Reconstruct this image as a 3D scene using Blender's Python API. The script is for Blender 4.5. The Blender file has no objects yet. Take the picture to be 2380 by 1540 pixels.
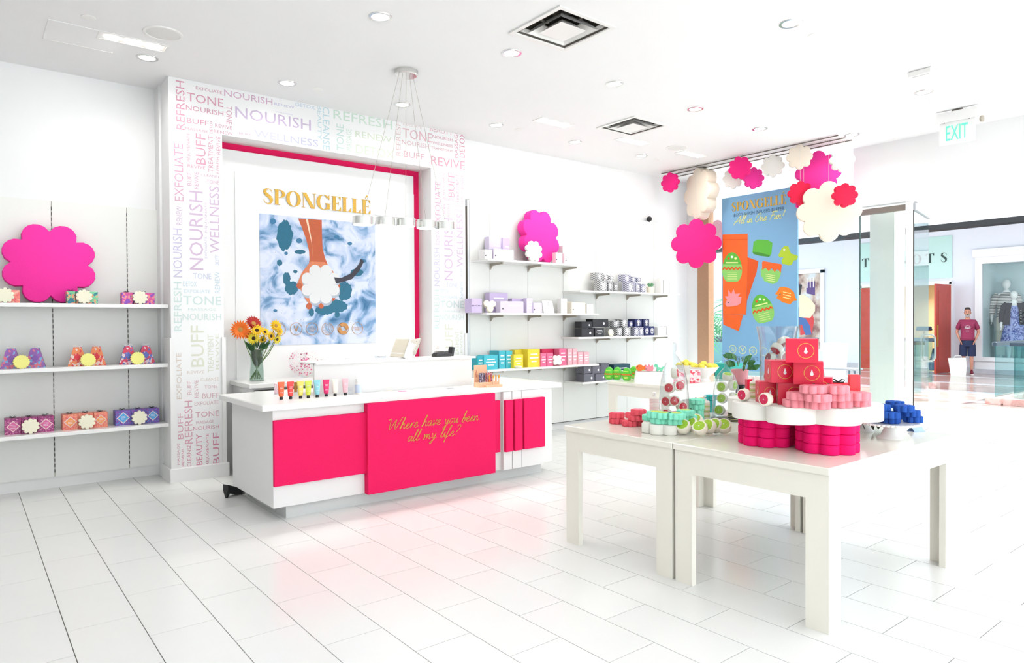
import bpy, bmesh, math, random
from mathutils import Matrix, Vector
random.seed(7)
SC = bpy.context.scene
COL = SC.collection
PI = math.pi

# ---------------------------------------------------------------- camera
FPX, YAW, PITCH, ROLL, HC = 1608.3, 0.898286, 0.012068, -0.005236, 1.46
_fw = Vector((math.cos(YAW) * math.cos(PITCH), math.sin(YAW) * math.cos(PITCH), -math.sin(PITCH)))
_r0 = Vector((math.sin(YAW), -math.cos(YAW), 0))
_u0 = _r0.cross(_fw)
_rt = math.cos(ROLL) * _r0 + math.sin(ROLL) * _u0
_up = -math.sin(ROLL) * _r0 + math.cos(ROLL) * _u0
cam_data = bpy.data.cameras.new('camera')
cam_data.sensor_width = 36.0
cam_data.lens = 36.0 * FPX / 2380.0
cam_data.clip_start, cam_data.clip_end = 0.05, 200
cam = bpy.data.objects.new('camera', cam_data)
COL.objects.link(cam)
cam.matrix_world = Matrix(((_rt.x, _up.x, -_fw.x, 0), (_rt.y, _up.y, -_fw.y, 0), (_rt.z, _up.z, -_fw.z, HC), (0, 0, 0, 1)))
SC.camera = cam

# ---------------------------------------------------------------- world, sun, exposure
world = bpy.data.worlds.new('sky')
SC.world = world
world.use_nodes = True
_bg = world.node_tree.nodes['Background']
_bg.inputs['Color'].default_value = (0.88, 0.94, 1.0, 1)
_bg.inputs['Strength'].default_value = 2.6
sun_data = bpy.data.lights.new('sun', 'SUN')
sun_data.energy = 7.0
sun_data.angle = 0.02
sun_data.color = (1.0, 0.97, 0.92)
sun = bpy.data.objects.new('sun', sun_data)
sun.location = (14, 0, 14)
sun.rotation_euler = Vector((-0.30, 0.35, -1.0)).to_track_quat('-Z', 'Y').to_euler()
COL.objects.link(sun)
SC.view_settings.view_transform = 'Standard'
SC.view_settings.look = 'None'
SC.view_settings.gamma = 1.0
SC.view_settings.use_curve_mapping = False
SC.view_settings.exposure = 0.33
LAMP = 3.0          # watts of one ceiling downlight
SC.cycles.max_bounces = 7
SC.cycles.diffuse_bounces = 3
SC.cycles.transparent_max_bounces = 10
SC.cycles.adaptive_threshold = 0.05
SC.cycles.caustics_reflective = False
SC.cycles.caustics_refractive = False

# ---------------------------------------------------------------- measuring helpers: a photograph pixel -> a point on a plane of the room
def _ray(x, y):
    return _fw + _rt * ((x - 1190.0) / FPX) + _up * ((770.0 - y) / FPX)
def fl(x, y, z=0.0):
    d = _ray(x, y); t = (z - HC) / d.z
    return Vector((d.x * t, d.y * t, z))
def wl(x, y, Y):
    d = _ray(x, y); t = Y / d.y
    return Vector((d.x * t, Y, HC + d.z * t))
def xl(x, y, X):
    d = _ray(x, y); t = X / d.x
    return Vector((X, d.y * t, HC + d.z * t))

# ---------------------------------------------------------------- materials
def lin(h):
    h = h.lstrip('#')
    out = []
    for i in (0, 2, 4):
        c = int(h[i:i + 2], 16) / 255.0
        out.append(c / 12.92 if c <= 0.04045 else ((c + 0.055) / 1.055) ** 2.4)
    return (out[0], out[1], out[2], 1.0)
MATS = {}
def mat(name, hexc, rough=0.5, metal=0.0, vary=0.04, scale=30.0, bump=0.0, emit=None, estr=0.0, spec=0.5, coat=0.0):
    """Principled material; a noise field gently varies its colour and, if asked, its relief."""
    if name in MATS:
        return MATS[name]
    m = bpy.data.materials.new(name); m.use_nodes = True
    nt = m.node_tree; b = nt.nodes['Principled BSDF']
    c = lin(hexc)
    b.inputs['Roughness'].default_value = rough
    b.inputs['Metallic'].default_value = metal
    b.inputs['Specular IOR Level'].default_value = spec
    b.inputs['Coat Weight'].default_value = coat
    tc = nt.nodes.new('ShaderNodeTexCoord')
    nz = nt.nodes.new('ShaderNodeTexNoise'); nz.inputs['Scale'].default_value = scale
    nt.links.new(tc.outputs['Object'], nz.inputs['Vector'])
    mx = nt.nodes.new('ShaderNodeMix'); mx.data_type = 'RGBA'
    mx.inputs[6].default_value = tuple(v * (1 - vary) for v in c[:3]) + (1,)
    mx.inputs[7].default_value = tuple(min(1, v * (1 + vary)) for v in c[:3]) + (1,)
    nt.links.new(nz.outputs['Fac'], mx.inputs[0])
    nt.links.new(mx.outputs[2], b.inputs['Base Color'])
    if bump:
        bp = nt.nodes.new('ShaderNodeBump'); bp.inputs['Strength'].default_value = bump; bp.inputs['Distance'].default_value = 0.004
        nt.links.new(nz.outputs['Fac'], bp.inputs['Height']); nt.links.new(bp.outputs['Normal'], b.inputs['Normal'])
    if emit:
        b.inputs['Emission Color'].default_value = lin(emit); b.inputs['Emission Strength'].default_value = estr
    MATS[name] = m
    return m
def pattern(name, kind, cols, scale=40.0, rough=0.45):
    """Printed pattern: 'voronoi', 'checker', 'wave', 'noise' mapped through colour stops."""
    if name in MATS:
        return MATS[name]
    m = bpy.data.materials.new(name); m.use_nodes = True
    nt = m.node_tree; b = nt.nodes['Principled BSDF']; b.inputs['Roughness'].default_value = rough
    tc = nt.nodes.new('ShaderNodeTexCoord')
    if kind == 'voronoi':
        t = nt.nodes.new('ShaderNodeTexVoronoi'); t.inputs['Scale'].default_value = scale; out = t.outputs['Distance']
    elif kind == 'cells':
        t = nt.nodes.new('ShaderNodeTexVoronoi'); t.inputs['Scale'].default_value = scale; out = t.outputs['Color']
    elif kind == 'checker':
        t = nt.nodes.new('ShaderNodeTexChecker'); t.inputs['Scale'].default_value = scale; out = t.outputs['Fac']
    elif kind == 'wave':
        t = nt.nodes.new('ShaderNodeTexWave'); t.inputs['Scale'].default_value = scale; t.inputs['Distortion'].default_value = 0.0; t.bands_direction = 'Z'; out = t.outputs['Fac']
    else:
        t = nt.nodes.new('ShaderNodeTexNoise'); t.inputs['Scale'].default_value = scale; t.inputs['Detail'].default_value = 5; out = t.outputs['Fac']
    nt.links.new(tc.outputs['Object'], t.inputs['Vector'])
    cr = nt.nodes.new('ShaderNodeValToRGB'); cr.color_ramp.interpolation = 'CONSTANT' if kind != 'noise' else 'LINEAR'
    el = cr.color_ramp.elements
    while len(el) < len(cols): el.new(0.5)
    for i, (p, h) in enumerate(cols):
        el[i].position = p; el[i].color = lin(h)
    nt.links.new(out, cr.inputs[0]); nt.links.new(cr.outputs[0], b.inputs['Base Color'])
    MATS[name] = m
    return m
def glass(name, hexc='#ffffff', rough=0.0, ior=1.1, tint=0.92, edge=1.0):
    """Thin clear glass: mostly transparent with a fresnel reflection."""
    if name in MATS:
        return MATS[name]
    m = bpy.data.materials.new(name); m.use_nodes = True
    nt = m.node_tree; nt.nodes.remove(nt.nodes['Principled BSDF'])
    o = nt.nodes['Material Output']
    tr = nt.nodes.new('ShaderNodeBsdfTransparent'); c = lin(hexc); tr.inputs[0].default_value = tuple(v * tint for v in c[:3]) + (1,)
    gl = nt.nodes.new('ShaderNodeBsdfGlossy'); gl.inputs['Roughness'].default_value = rough; gl.inputs[0].default_value = (1, 1, 1, 1)
    lw = nt.nodes.new('ShaderNodeLayerWeight'); lw.inputs['Blend'].default_value = 0.5
    pw = nt.nodes.new('ShaderNodeMath'); pw.operation = 'POWER'; pw.inputs[1].default_value = 4.0
    fr = nt.nodes.new('ShaderNodeMath'); fr.operation = 'MULTIPLY_ADD'; fr.inputs[1].default_value = min(1.0, (ior - 1) * 2.0); fr.inputs[2].default_value = (ior - 1) * .12
    nt.links.new(lw.outputs['Facing'], pw.inputs[0]); nt.links.new(pw.outputs[0], fr.inputs[0])
    p2 = nt.nodes.new('ShaderNodeMath'); p2.operation = 'POWER'; p2.inputs[1].default_value = 3.0
    nt.links.new(lw.outputs['Facing'], p2.inputs[0])
    tm = nt.nodes.new('ShaderNodeMix'); tm.data_type = 'RGBA'
    tm.inputs[6].default_value = tuple(v * tint for v in c[:3]) + (1,); tm.inputs[7].default_value = tuple(v * tint * edge for v in c[:3]) + (1,)
    nt.links.new(p2.outputs[0], tm.inputs[0]); nt.links.new(tm.outputs[2], tr.inputs[0])
    mx = nt.nodes.new('ShaderNodeMixShader')
    nt.links.new(fr.outputs[0], mx.inputs[0]); nt.links.new(tr.outputs[0], mx.inputs[1]); nt.links.new(gl.outputs[0], mx.inputs[2])
    nt.links.new(mx.outputs[0], o.inputs[0])
    MATS[name] = m
    return m

# ---------------------------------------------------------------- mesh builder
class MB:
    def __init__(self, M=None):
        self.v = []; self.f = []; self.M = M if M is not None else Matrix.Identity(4)
    def add(self, vs, fs):
        n = len(self.v)
        self.v += [tuple(self.M @ Vector(p)) for p in vs]
        self.f += [tuple(n + i for i in f) for f in fs]
        return self
    def box(self, x0, y0, z0, x1, y1, z1):
        return self.add([(x0, y0, z0), (x1, y0, z0), (x1, y1, z0), (x0, y1, z0), (x0, y0, z1), (x1, y0, z1), (x1, y1, z1), (x0, y1, z1)],
                        [(0, 3, 2, 1), (4, 5, 6, 7), (0, 1, 5, 4), (1, 2, 6, 5), (2, 3, 7, 6), (3, 0, 4, 7)])
    def cbox(self, x0, y0, z0, x1, y1, z1, b=0.003):
        """box whose vertical edges and top edge are chamfered"""
        b = min(b, 0.45 * min(abs(x1 - x0), abs(y1 - y0), abs(z1 - z0)))
        def ring(i, z): return [(x0 + i, y0, z), (x1 - i, y0, z), (x1, y0 + i, z), (x1, y1 - i, z), (x1 - i, y1, z), (x0 + i, y1, z), (x0, y1 - i, z), (x0, y0 + i, z)]
        def ring2(z): return [(x0 + 2 * b, y0 + b, z), (x1 - 2 * b, y0 + b, z), (x1 - b, y0 + 2 * b, z), (x1 - b, y1 - 2 * b, z), (x1 - 2 * b, y1 - b, z), (x0 + 2 * b, y1 - b, z), (x0 + b, y1 - 2 * b, z), (x0 + b, y0 + 2 * b, z)]
        if 4 * b > min(x1 - x0, y1 - y0): return self.box(x0, y0, z0, x1, y1, z1)
        rings = [ring(b, z0), ring(b, z1 - b), ring2(z1)]
        return self.rings(rings)
    def rings(self, rings, cap0=True, cap1=True, closed=True):
        n = len(rings[0]); vs = [p for r in rings for p in r]; fs = []
        for k in range(len(rings) - 1):
            for i in range(n if closed else n - 1):
                j = (i + 1) % n
                fs.append((k * n + i, k * n + j, (k + 1) * n + j, (k + 1) * n + i))
        if cap0: fs.append(tuple(range(n - 1, -1, -1)))
        if cap1: fs.append(tuple((len(rings) - 1) * n + i for i in range(n)))
        return self.add(vs, fs)
    def prism(self, poly, z0, z1, b=0.0):
        """extrude a star-shaped outline along z with optional rounded rims"""
        if b <= 0:
            return self.rings([[(x, y, z0) for x, y in poly], [(x, y, z1) for x, y in poly]])
        R = max(math.hypot(x, y) for x, y in poly); s = 1 - b / R; s2 = 1 - 0.3 * b / R
        return self.rings([[(x * s, y * s, z0) for x, y in poly], [(x * s2, y * s2, z0 + .3 * b) for x, y in poly], [(x, y, z0 + b) for x, y in poly],
                           [(x, y, z1 - b) for x, y in poly], [(x * s2, y * s2, z1 - .3 * b) for x, y in poly], [(x * s, y * s, z1) for x, y in poly]])
    def lathe(self, prof, seg=20, cap0=True, cap1=True, c=(0, 0)):
        return self.rings([[(c[0] + r * math.cos(2 * PI * i / seg), c[1] + r * math.sin(2 * PI * i / seg), z) for i in range(seg)] for r, z in prof], cap0, cap1)
    def ball(self, c, rx, ry=None, rz=None, seg=14, rows=8):
        ry = rx if ry is None else ry; rz = rx if rz is None else rz
        rr = []
        for k in range(rows + 1):
            a = -PI / 2 + PI * k / rows; q = max(1e-3, math.cos(a))
            rr.append([(c[0] + rx * q * math.cos(2 * PI * i / seg), c[1] + ry * q * math.sin(2 * PI * i / seg), c[2] + rz * math.sin(a)) for i in range(seg)])
        return self.rings(rr)
    def tube(self, path, r, seg=6, caps=True):
        P = [Vector(p) for p in path]; rr = []
        rad = r if isinstance(r, (list, tuple)) else [r] * len(P)
        up = Vector((0, 0, 1)); nrm = None
        for k, p in enumerate(P):
            t = (P[min(k + 1, len(P) - 1)] - P[max(k - 1, 0)])
            if t.length < 1e-9: t = Vector((0, 0, 1))
            t.normalize()
            if nrm is None:
                a = up if abs(t.z) < 0.95 else Vector((1, 0, 0))
                nrm = (a - t * a.dot(t)).normalized()
            else:
                nrm = nrm - t * nrm.dot(t)
                if nrm.length < 1e-6: nrm = t.orthogonal()
                nrm.normalize()
            bn = t.cross(nrm)
            rr.append([tuple(p + rad[k] * (math.cos(2 * PI * i / seg) * nrm + math.sin(2 * PI * i / seg) * bn)) for i in range(seg)])
        return self.rings(rr, caps, caps)
    def plate(self, poly, z=0.0, t=0.001):
        return self.rings([[(x, y, z) for x, y in poly], [(x, y, z + t) for x, y in poly]])
    def mesh(self, name, material, smooth=False):
        me = bpy.data.meshes.new(name); me.from_pydata(self.v, [], self.f)
        if material: me.materials.append(material)
        if smooth:
            me.polygons.foreach_set('use_smooth', [True] * len(me.polygons))
            try: me.set_sharp_from_angle(angle=math.radians(42))
            except Exception: pass
        me.update()
        return me
    def ob(self, name, material, parent=None, smooth=False):
        return link(name, self.mesh(name, material, smooth), parent)
def link(name, me, parent=None, M=None):
    o = bpy.data.objects.new(name, me); COL.objects.link(o)
    if parent is not None: o.parent = parent
    if M is not None: o.matrix_local = M
    return o
def tag(o, label, cat, group=None, kind=None):
    if label: o['label'] = label
    if cat: o['category'] = cat
    if group: o['group'] = group
    if kind: o['kind'] = kind
    return o
def struct(o, label=None):
    o['kind'] = 'structure'
    if label: o['label'] = label
    return o
def thing(name, label, cat, loc=(0, 0, 0), rz=0.0, group=None, M=None):
    o = bpy.data.objects.new(name, None); COL.objects.link(o); o.empty_display_size = 0.05
    o.matrix_world = M if M is not None else Matrix.Translation(Vector(loc)) @ Matrix.Rotation(rz, 4, 'Z')
    return tag(o, label, cat, group)
def T(x=0, y=0, z=0): return Matrix.Translation((x, y, z))
def RX(a): return Matrix.Rotation(a, 4, 'X')
def RY(a): return Matrix.Rotation(a, 4, 'Y')
def RZ(a): return Matrix.Rotation(a, 4, 'Z')
def S(x, y, z): return Matrix.Diagonal((x, y, z, 1))
# frame whose local x runs along the back wall, local y runs up, local z faces the room
WALLF = Matrix(((1, 0, 0, 0), (0, 0, -1, 0), (0, 1, 0, 0), (0, 0, 0, 1)))
# the same for surfaces that face -x (storefront, table sides): local x runs towards -y
SIDEF = Matrix(((0, 0, -1, 0), (-1, 0, 0, 0), (0, 1, 0, 0), (0, 0, 0, 1)))
def facing_cam(p):
    """rotation about z that turns a thing's -y face towards the spot the picture was taken from"""
    return math.atan2(-p[1], -p[0]) + PI / 2
CACHE = {}
def cached(key, fn):
    if key not in CACHE: CACHE[key] = fn()
    return CACHE[key]
def flower_poly(R, n=8, k=0.30, ph=0.0, seg=7):
    d = R * (1 - k); rl = R * k; out = []
    rl = max(rl, d * math.sin(PI / n) * 1.04)
    for i in range(n):
        a0 = 2 * PI * i / n + ph
        for j in range(seg):
            f = -PI / n + (2 * PI / n) * j / seg
            r = d * math.cos(f) + math.sqrt(max(0, rl * rl - (d * math.sin(f)) ** 2))
            out.append((r * math.cos(a0 + f), r * math.sin(a0 + f)))
    return out
def circle(r, n=24, c=(0, 0)): return [(c[0] + r * math.cos(2 * PI * i / n), c[1] + r * math.sin(2 * PI * i / n)) for i in range(n)]
_FONTS = {}
def text_mesh(s, material, depth=0.0006, shear=0.0, spacing=1.0):
    key = ('txt', s, material.name, shear, spacing)
    if key in CACHE: return CACHE[key]
    base = ('txtbase', s, shear, spacing)
    if base in CACHE:
        me = CACHE[base][0].copy(); me.materials.clear(); me.materials.append(material)
        CACHE[key] = (me, CACHE[base][1]); return CACHE[key]
    cu = bpy.data.curves.new('t', 'FONT'); cu.body = s; cu.size = 1.0; cu.align_x = 'CENTER'; cu.align_y = 'CENTER'
    cu.resolution_u = 2; cu.shear = shear; cu.space_character = spacing; cu.extrude = 0.0
    o = bpy.data.objects.new('t', cu)
    me = bpy.data.meshes.new_from_object(o)
    bpy.data.objects.remove(o); bpy.data.curves.remove(cu)
    # centre and scale to a unit box so that a word can be fitted to a measured size
    xs = [v.co.x for v in me.vertices]; ys = [v.co.y for v in me.vertices]
    w = max(xs) - min(xs); h = max(ys) - min(ys); cx = (max(xs) + min(xs)) / 2; cy = (max(ys) + min(ys)) / 2
    for v in me.vertices: v.co = ((v.co.x - cx) / w, (v.co.y - cy) / h, 0)
    me.materials.clear(); me.materials.append(material); me.update()
    CACHE[key] = CACHE[base] = (me, w / h)
    return CACHE[key]
def word(s, material, parent, F, cx, cy, w, h, ang=0.0, name='lettering', z=0.0015, shear=0.0):
    """a printed word fitted into w x h (before turning by ang) at (cx, cy) of frame F"""
    me, asp = text_mesh(s, material, shear=shear)
    return link(name, me, parent, F @ T(cx, cy, z) @ RZ(ang) @ S(w, h, 1))
def word_h(s, material, parent, F, cx, cy, h, ang=0.0, name='lettering', z=0.0015, stretch=1.0, shear=0.0):
    me, asp = text_mesh(s, material, shear=shear)
    return link(name, me, parent, F @ T(cx, cy, z) @ RZ(ang) @ S(h * asp * stretch, h, 1))
# ================================================================ the setting
CEIL = 3.75
WHITE = mat('white_wall_paint', '#f4f4f3', 0.6, vary=0.008, scale=3)
CEILM = mat('white_ceiling_paint', '#f5f5f4', 0.7, vary=0.008, scale=3)
LACQ = mat('white_lacquer', '#f5f4f1', 0.22, vary=0.008, scale=4, spec=0.4)
SATIN = mat('white_satin_board', '#f3f2f0', 0.4, vary=0.01, scale=5)
MAGENTA = mat('raspberry_felt', '#f02162', 0.8, vary=0.10, scale=260, bump=0.25, spec=0.15)
GOLD = mat('gold_leaf', '#d3a640', 0.35, metal=0.4, vary=0.18, scale=60)
DARK = mat('dark_gap', '#3a3733', 0.7)
CHROME = mat('brushed_chrome', '#d8d8d6', 0.18, metal=1.0, vary=0.03)
STEEL = mat('bracket_steel', '#b5ada0', 0.45, metal=0.35)
BLACK = mat('black_plastic', '#17171a', 0.4)

# ---- floor: grout bed with tiles laid in running bond
GROUT = mat('floor_grout', '#7d766e', 0.9, vary=0.1)
TILEM = mat('white_floor_tile', '#f3f3f0', 0.20, vary=0.01, scale=6, spec=0.45)
_nt = TILEM.node_tree; _oi = _nt.nodes.new('ShaderNodeObjectInfo'); _mr = _nt.nodes.new('ShaderNodeMapRange')
_mr.inputs['To Min'].default_value = 0.16; _mr.inputs['To Max'].default_value = 0.26
_nt.links.new(_oi.outputs['Random'], _mr.inputs['Value']); _nt.links.new(_mr.outputs[0], _nt.nodes['Principled BSDF'].inputs['Roughness'])
floor = struct(MB().box(-2.6, -2.6, -0.12, 9.62, 7.6, -0.006).ob('floor', GROUT), 'white rectangular tiled shop floor')
TW, TD, TX0 = 0.29727, 0.61312, 0.08137
G = 0.0042
tile_me = MB().box(-TW / 2 + G / 2, -TD / 2 + G / 2, -0.012, TW / 2 - G / 2, TD / 2 - G / 2, 0.0).mesh('tile', TILEM)
def _pix(p):
    d = Vector(p) - Vector((0, 0, HC)); z = d.dot(_fw)
    if z < 0.2: return None
    return (1190 + FPX * d.dot(_rt) / z, 770 - FPX * d.dot(_up) / z)
spots = []
for i in range(-10, 33):
    off = 0.355 if i % 2 else 0.862
    for k in range(-6, 13):
        xa, xb = TX0 + i * TW, TX0 + (i + 1) * TW
        ya, yb = (off + k) * TD, (off + k + 1) * TD
        if xa < -2.6 or xb > 9.62 or ya > 7.5 or ya < -2.6: continue
        q = [_pix((x, y, 0)) for x, y in ((xa, ya), (xb, ya), (xb, yb), (xa, yb))]
        area = 0.0
        if all(q):
            qc = [(min(max(a, 0), 2380), min(max(b, 0), 1540)) for a, b in q]
            area = abs(sum(qc[n][0] * qc[(n + 1) % 4][1] - qc[(n + 1) % 4][0] * qc[n][1] for n in range(4))) / 2
        spots.append((area, (xa + xb) / 2, (ya + yb) / 2))
spots.sort(reverse=True)
rest = MB()
for n, (ar, x, y) in enumerate(spots):
    if n < 296 and ar > 60:
        link('tile', tile_me, floor, T(x, y, 0))
    else:
        rest.box(x - TW / 2 + G / 2, y - TD / 2 + G / 2, -0.012, x + TW / 2 - G / 2, y + TD / 2 - G / 2, 0)
ro = rest.ob('tile_field', TILEM, floor); ro['kind'] = 'stuff'

# ---- walls
wb = struct(MB().box(-2.6, 7.46, -0.1, 1.56, 7.7, CEIL).box(1.5, 7.28, -0.1, 4.9, 7.7, CEIL).box(4.8, 7.12, -0.1, 9.62, 7.7, CEIL).ob('wall_back', WHITE), 'white rear wall of the shop')
struct(MB().box(-2.8, -2.8, -0.1, -2.6, 7.7, CEIL).ob('wall_left', WHITE), 'white side wall of the shop')
wf = struct(MB().box(-2.6, -2.8, -0.1, 9.62, -2.6, 0.25).box(-2.6, -2.8, 3.25, 9.62, -2.6, CEIL).box(-2.6, -2.8, .25, -2.2, -2.6, 3.25).box(9.0, -2.8, .25, 9.62, -2.6, 3.25).ob('wall_front', WHITE), 'unseen white wall with openings added for daylight opposite the counter')  # unseen wall; its openings are added so sky light fills the room
for x in (0.0, 2.25, 4.5, 6.75): MB().box(x - .03, -2.76, .25, x + .03, -2.66, 3.25).ob('added_mullion', WHITE, wf)  # bars of the added daylight openings
wr = struct(MB().box(9.3, -2.6, 2.97, 9.62, 4.38, CEIL).box(9.3, -2.6, -0.1, 9.62, -0.6, 2.97).ob('wall_right', WHITE), 'white header wall above the shop entrance')

# ---- arch that frames the niche behind the counter
AY = 6.97
arch = struct(MB().box(1.52, AY, 0, 1.99, 7.3, CEIL).box(1.52, 7.3, 0, 1.56, 7.47, CEIL).box(4.345, AY, 0, 4.83, 7.3, CEIL).box(1.99, AY, 3.29, 4.345, 7.3, CEIL).ob('wall_arch', WHITE), 'white portal printed all over with pale coloured words')
for x0, x1 in ((1.505, 2.0), (4.335, 4.84)):
    MB().box(x0, AY - 0.02, 0.1, x0 + 0.035, AY + 0.28, 1.34).ob('corner_guard', SATIN, arch)
    MB().box(x1 - 0.035, AY - 0.02, 0.1, x1, AY + 0.28, 1.34).ob('corner_guard', SATIN, arch)
    MB().cbox(x0 - 0.015, AY - 0.04, 0, x1 + 0.02, AY + 0.3, 0.13, 0.006).ob('baseboard', SATIN, arch)
# niche: raspberry back board, white floating panel, raised inner panel
nb = struct(MB().box(1.99, 7.255, 0.0, 4.345, 7.283, 3.29).ob('wall_niche', MAGENTA), 'raspberry pink felt back board inside the portal')
pan = tag(MB().cbox(1.992, 7.20, 0.0, 4.245, 7.25, 3.215, 0.004).ob('wall_panel', SATIN), 'large white board floating in front of the raspberry pink niche', 'panel')
MB().box(2.172, 7.192, 0.0, 4.243, 7.201, 3.0).ob('raised_board', WHITE, pan)

# ---- ceiling with two openings for the air diffusers
VENTS = [(3.70, 3.995), (6.16, 5.46)]
VH = 0.255
def ceiling_mesh():
    xs = sorted({-2.8, 9.62} | {v[0] + s * VH for v in VENTS for s in (-1, 1)})
    ys = sorted({-2.8, 7.7} | {v[1] + s * VH for v in VENTS for s in (-1, 1)})
    m = MB()
    for a in range(len(xs) - 1):
        for b in range(len(ys) - 1):
            cx, cy = (xs[a] + xs[a + 1]) / 2, (ys[b] + ys[b + 1]) / 2
            if any(abs(cx - v[0]) < VH and abs(cy - v[1]) < VH for v in VENTS): continue
            m.box(xs[a], ys[b], CEIL, xs[a + 1], ys[b + 1], CEIL + 0.02)
    return m
struct(ceiling_mesh().ob('ceiling', CEILM), 'plain white shop ceiling')
struct(MB().box(-2.9, -2.9, 4.3, 9.62, 7.8, 4.4).ob('roof', WHITE), 'slab above the shop ceiling')
VENTM = mat('white_vent_metal', '#f3f2ee', 0.35, vary=0.01)
DUCT = mat('duct_metal', '#6e685f', 0.6, vary=0.1)
def vent(p, label):
    t = thing('air_diffuser', label, 'air vent', (p[0], p[1], CEIL - 0.012), group='square ceiling air diffusers')
    def sq(h, z): return [(-h, -h, z), (h, -h, z), (h, h, z), (-h, h, z)]
    MB().rings([sq(.298, 0.011), sq(.298, 0.0), sq(.262, 0.0), sq(.235, 0.05)], False, False).ob('flange', VENTM, t)
    MB().rings([sq(.25, .005), sq(.25, .20)], False, True).ob('duct', DUCT, t)
    MB().rings([sq(.20, -0.002), sq(.125, .065), sq(.123, .06), sq(.19, -0.004)], False, False).ob('louver', VENTM, t)
    MB().rings([sq(.13, -.008), sq(.05, .06)], True, True).ob('center_plate', VENTM, t)
    for s in (-1, 1):
        MB().box(-.004, s * .14, .02, .004, s * .24, .03).ob('bracket', DUCT, t)
        MB().box(s * .14 if s > 0 else -.24, -.004, .02, .24 if s > 0 else -.14, .004, .03).ob('bracket', DUCT, t)
    MB().lathe([(.16, .18), (.16, .08), (.15, .08), (.15, .18)], 20, False, False).ob('duct_collar', DARK, t)
vent(VENTS[0], 'large square air diffuser in the ceiling above the counter front')
vent(VENTS[1], 'square air diffuser in the ceiling farther back, before the banner')

# ---- ceiling lamps
GLOW = mat('lamp_glow', '#ffffff', 0.5, emit='#fff6e6', estr=14.0)
def lamp_light(loc, watts, size=0.13, aim=None):
    L = bpy.data.lights.new('lamp_light', 'AREA'); L.shape = 'DISK'; L.size = size; L.energy = watts; L.color = (1.0, 0.994, 0.985); L.spread = math.radians(150)
    o = bpy.data.objects.new('lamp_light', L); COL.objects.link(o); o.location = loc
    if aim is not None: o.rotation_euler = (Vector(aim) - Vector(loc)).to_track_quat('-Z', 'Y').to_euler()
    return o
dl_trim = cached('dl_trim', lambda: MB().lathe([(.062, -.001), (.066, -.007), (.085, -.006), (.088, 0.0)], 24, False, False).mesh('trim_ring', CHROME, True))
dl_lens = cached('dl_lens', lambda: MB().lathe([(.062, -.003), (.03, -.0015)], 24, True, True).mesh('lens', GLOW))
def downlight(px, py, label, group='round recessed downlights', at=None):
    p = fl(px, py, CEIL) if at is None else Vector((at[0], at[1], CEIL))
    t = thing('downlight', label, 'ceiling light', p, group=group)
    link('trim_ring', dl_trim, t); link('lens', dl_lens, t)
    lamp_light((p.x, p.y, CEIL - 0.03), LAMP)
for px, py, lb in [(884, 39, 'round downlight above the counter, left of the big air diffuser'), (342, 134, 'bright round downlight next to the ceiling speaker and light slot'),
                   (1189, 123, 'round downlight just below the corner of the big air diffuser'), (667, 193, 'round downlight above the word portal, over NOURISH'),
                   (935, 243, 'round downlight behind the pendant lamp wires'), (1428, 195, 'round downlight between the two square air diffusers'),
                   (1153, 291, 'small round downlight over the lavender shelf boxes'), (1336, 330, 'round downlight beside the second air diffuser, towards the shelves'),
                   (1490, 362, 'round downlight in front of the top of the far shelves'), (1616, 253, 'round downlight past the second air diffuser, towards the entrance'),
                   (1766, 299, 'round downlight in front of the hanging paper flowers'), (1838, 54, 'bright round downlight over the pink flower display table'),
                   (2147, 214, 'bright round downlight below the square emergency lamp'), (1980, 313, 'round downlight close to the entrance header wall')]:
    downlight(px, py, lb)
for at, lb in [((1.0, 1.2), 'added unseen downlight in the ceiling right above the camera'), ((3.4, 0.6), 'added unseen downlight above the near side of the display tables'), ((6.0, 0.4), 'added unseen downlight above the aisle beyond the display tables'), ((-0.9, 3.6), 'added unseen downlight above the aisle by the gift shelves'), ((-0.5, 5.9), 'added unseen downlight in front of the gift shelves, out to the side'), ((-1.0, 0.2), 'added unseen downlight by the side wall next to the camera'),
               ((1.2, -1.4), 'added unseen downlight behind the camera'), ((4.6, -1.5), 'added unseen downlight along the wall opposite the counter, middle'), ((7.6, -1.2), 'added unseen downlight along the wall opposite the counter, entrance end'), ((7.9, 1.0), 'added unseen downlight just inside the entrance opening')]:
    downlight(0, 0, lb, group='added unseen downlights over the camera side', at=at)  # out-of-view lamps added to brighten the room and the gift shelves
def slot_light(px, py, label, aim, power=1.2, ang=0.0):
    p = fl(px, py, CEIL)
    t = thing('slot_light', label, 'ceiling light', p, ang, group='three-lamp ceiling slots')
    MB().rings([[(-.25, -.085, 0), (.25, -.085, 0), (.25, .085, 0), (-.25, .085, 0)], [(-.25, -.085, -.006), (.25, -.085, -.006), (.25, .085, -.006), (-.25, .085, -.006)],
                [(-.235, -.07, -.006), (.235, -.07, -.006), (.235, .07, -.006), (-.235, .07, -.006)], [(-.235, -.07, -.001), (.235, -.07, -.001), (.235, .07, -.001), (-.235, .07, -.001)]], False, True).ob('housing', VENTM, t)
    for k in (-1, 0, 1):
        MB(T(k * .15, 0, 0)).lathe([(.056, -.0015), (.056, -.008), (.04, -.010)], 18, True, True).ob('spot_lamp', GLOW, t)
    lamp_light((p.x, p.y, CEIL - 0.04), LAMP * power, aim=aim)
slot_light(310, 97, 'lit rectangular light slot beside the round ceiling speaker', (0.3, 7.4, 1.0), 1.2)
slot_light(1287, 285, 'three-lamp light slot in front of the far shelf top', (5.6, 7.0, 1.2))
slot_light(1470, 328, 'three-lamp light slot right below the second air diffuser', (6.8, 7.0, 1.0))
slot_light(1607, 358, 'three-lamp light slot beside the hanging paper flowers', (8.0, 7.0, 1.2))
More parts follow.
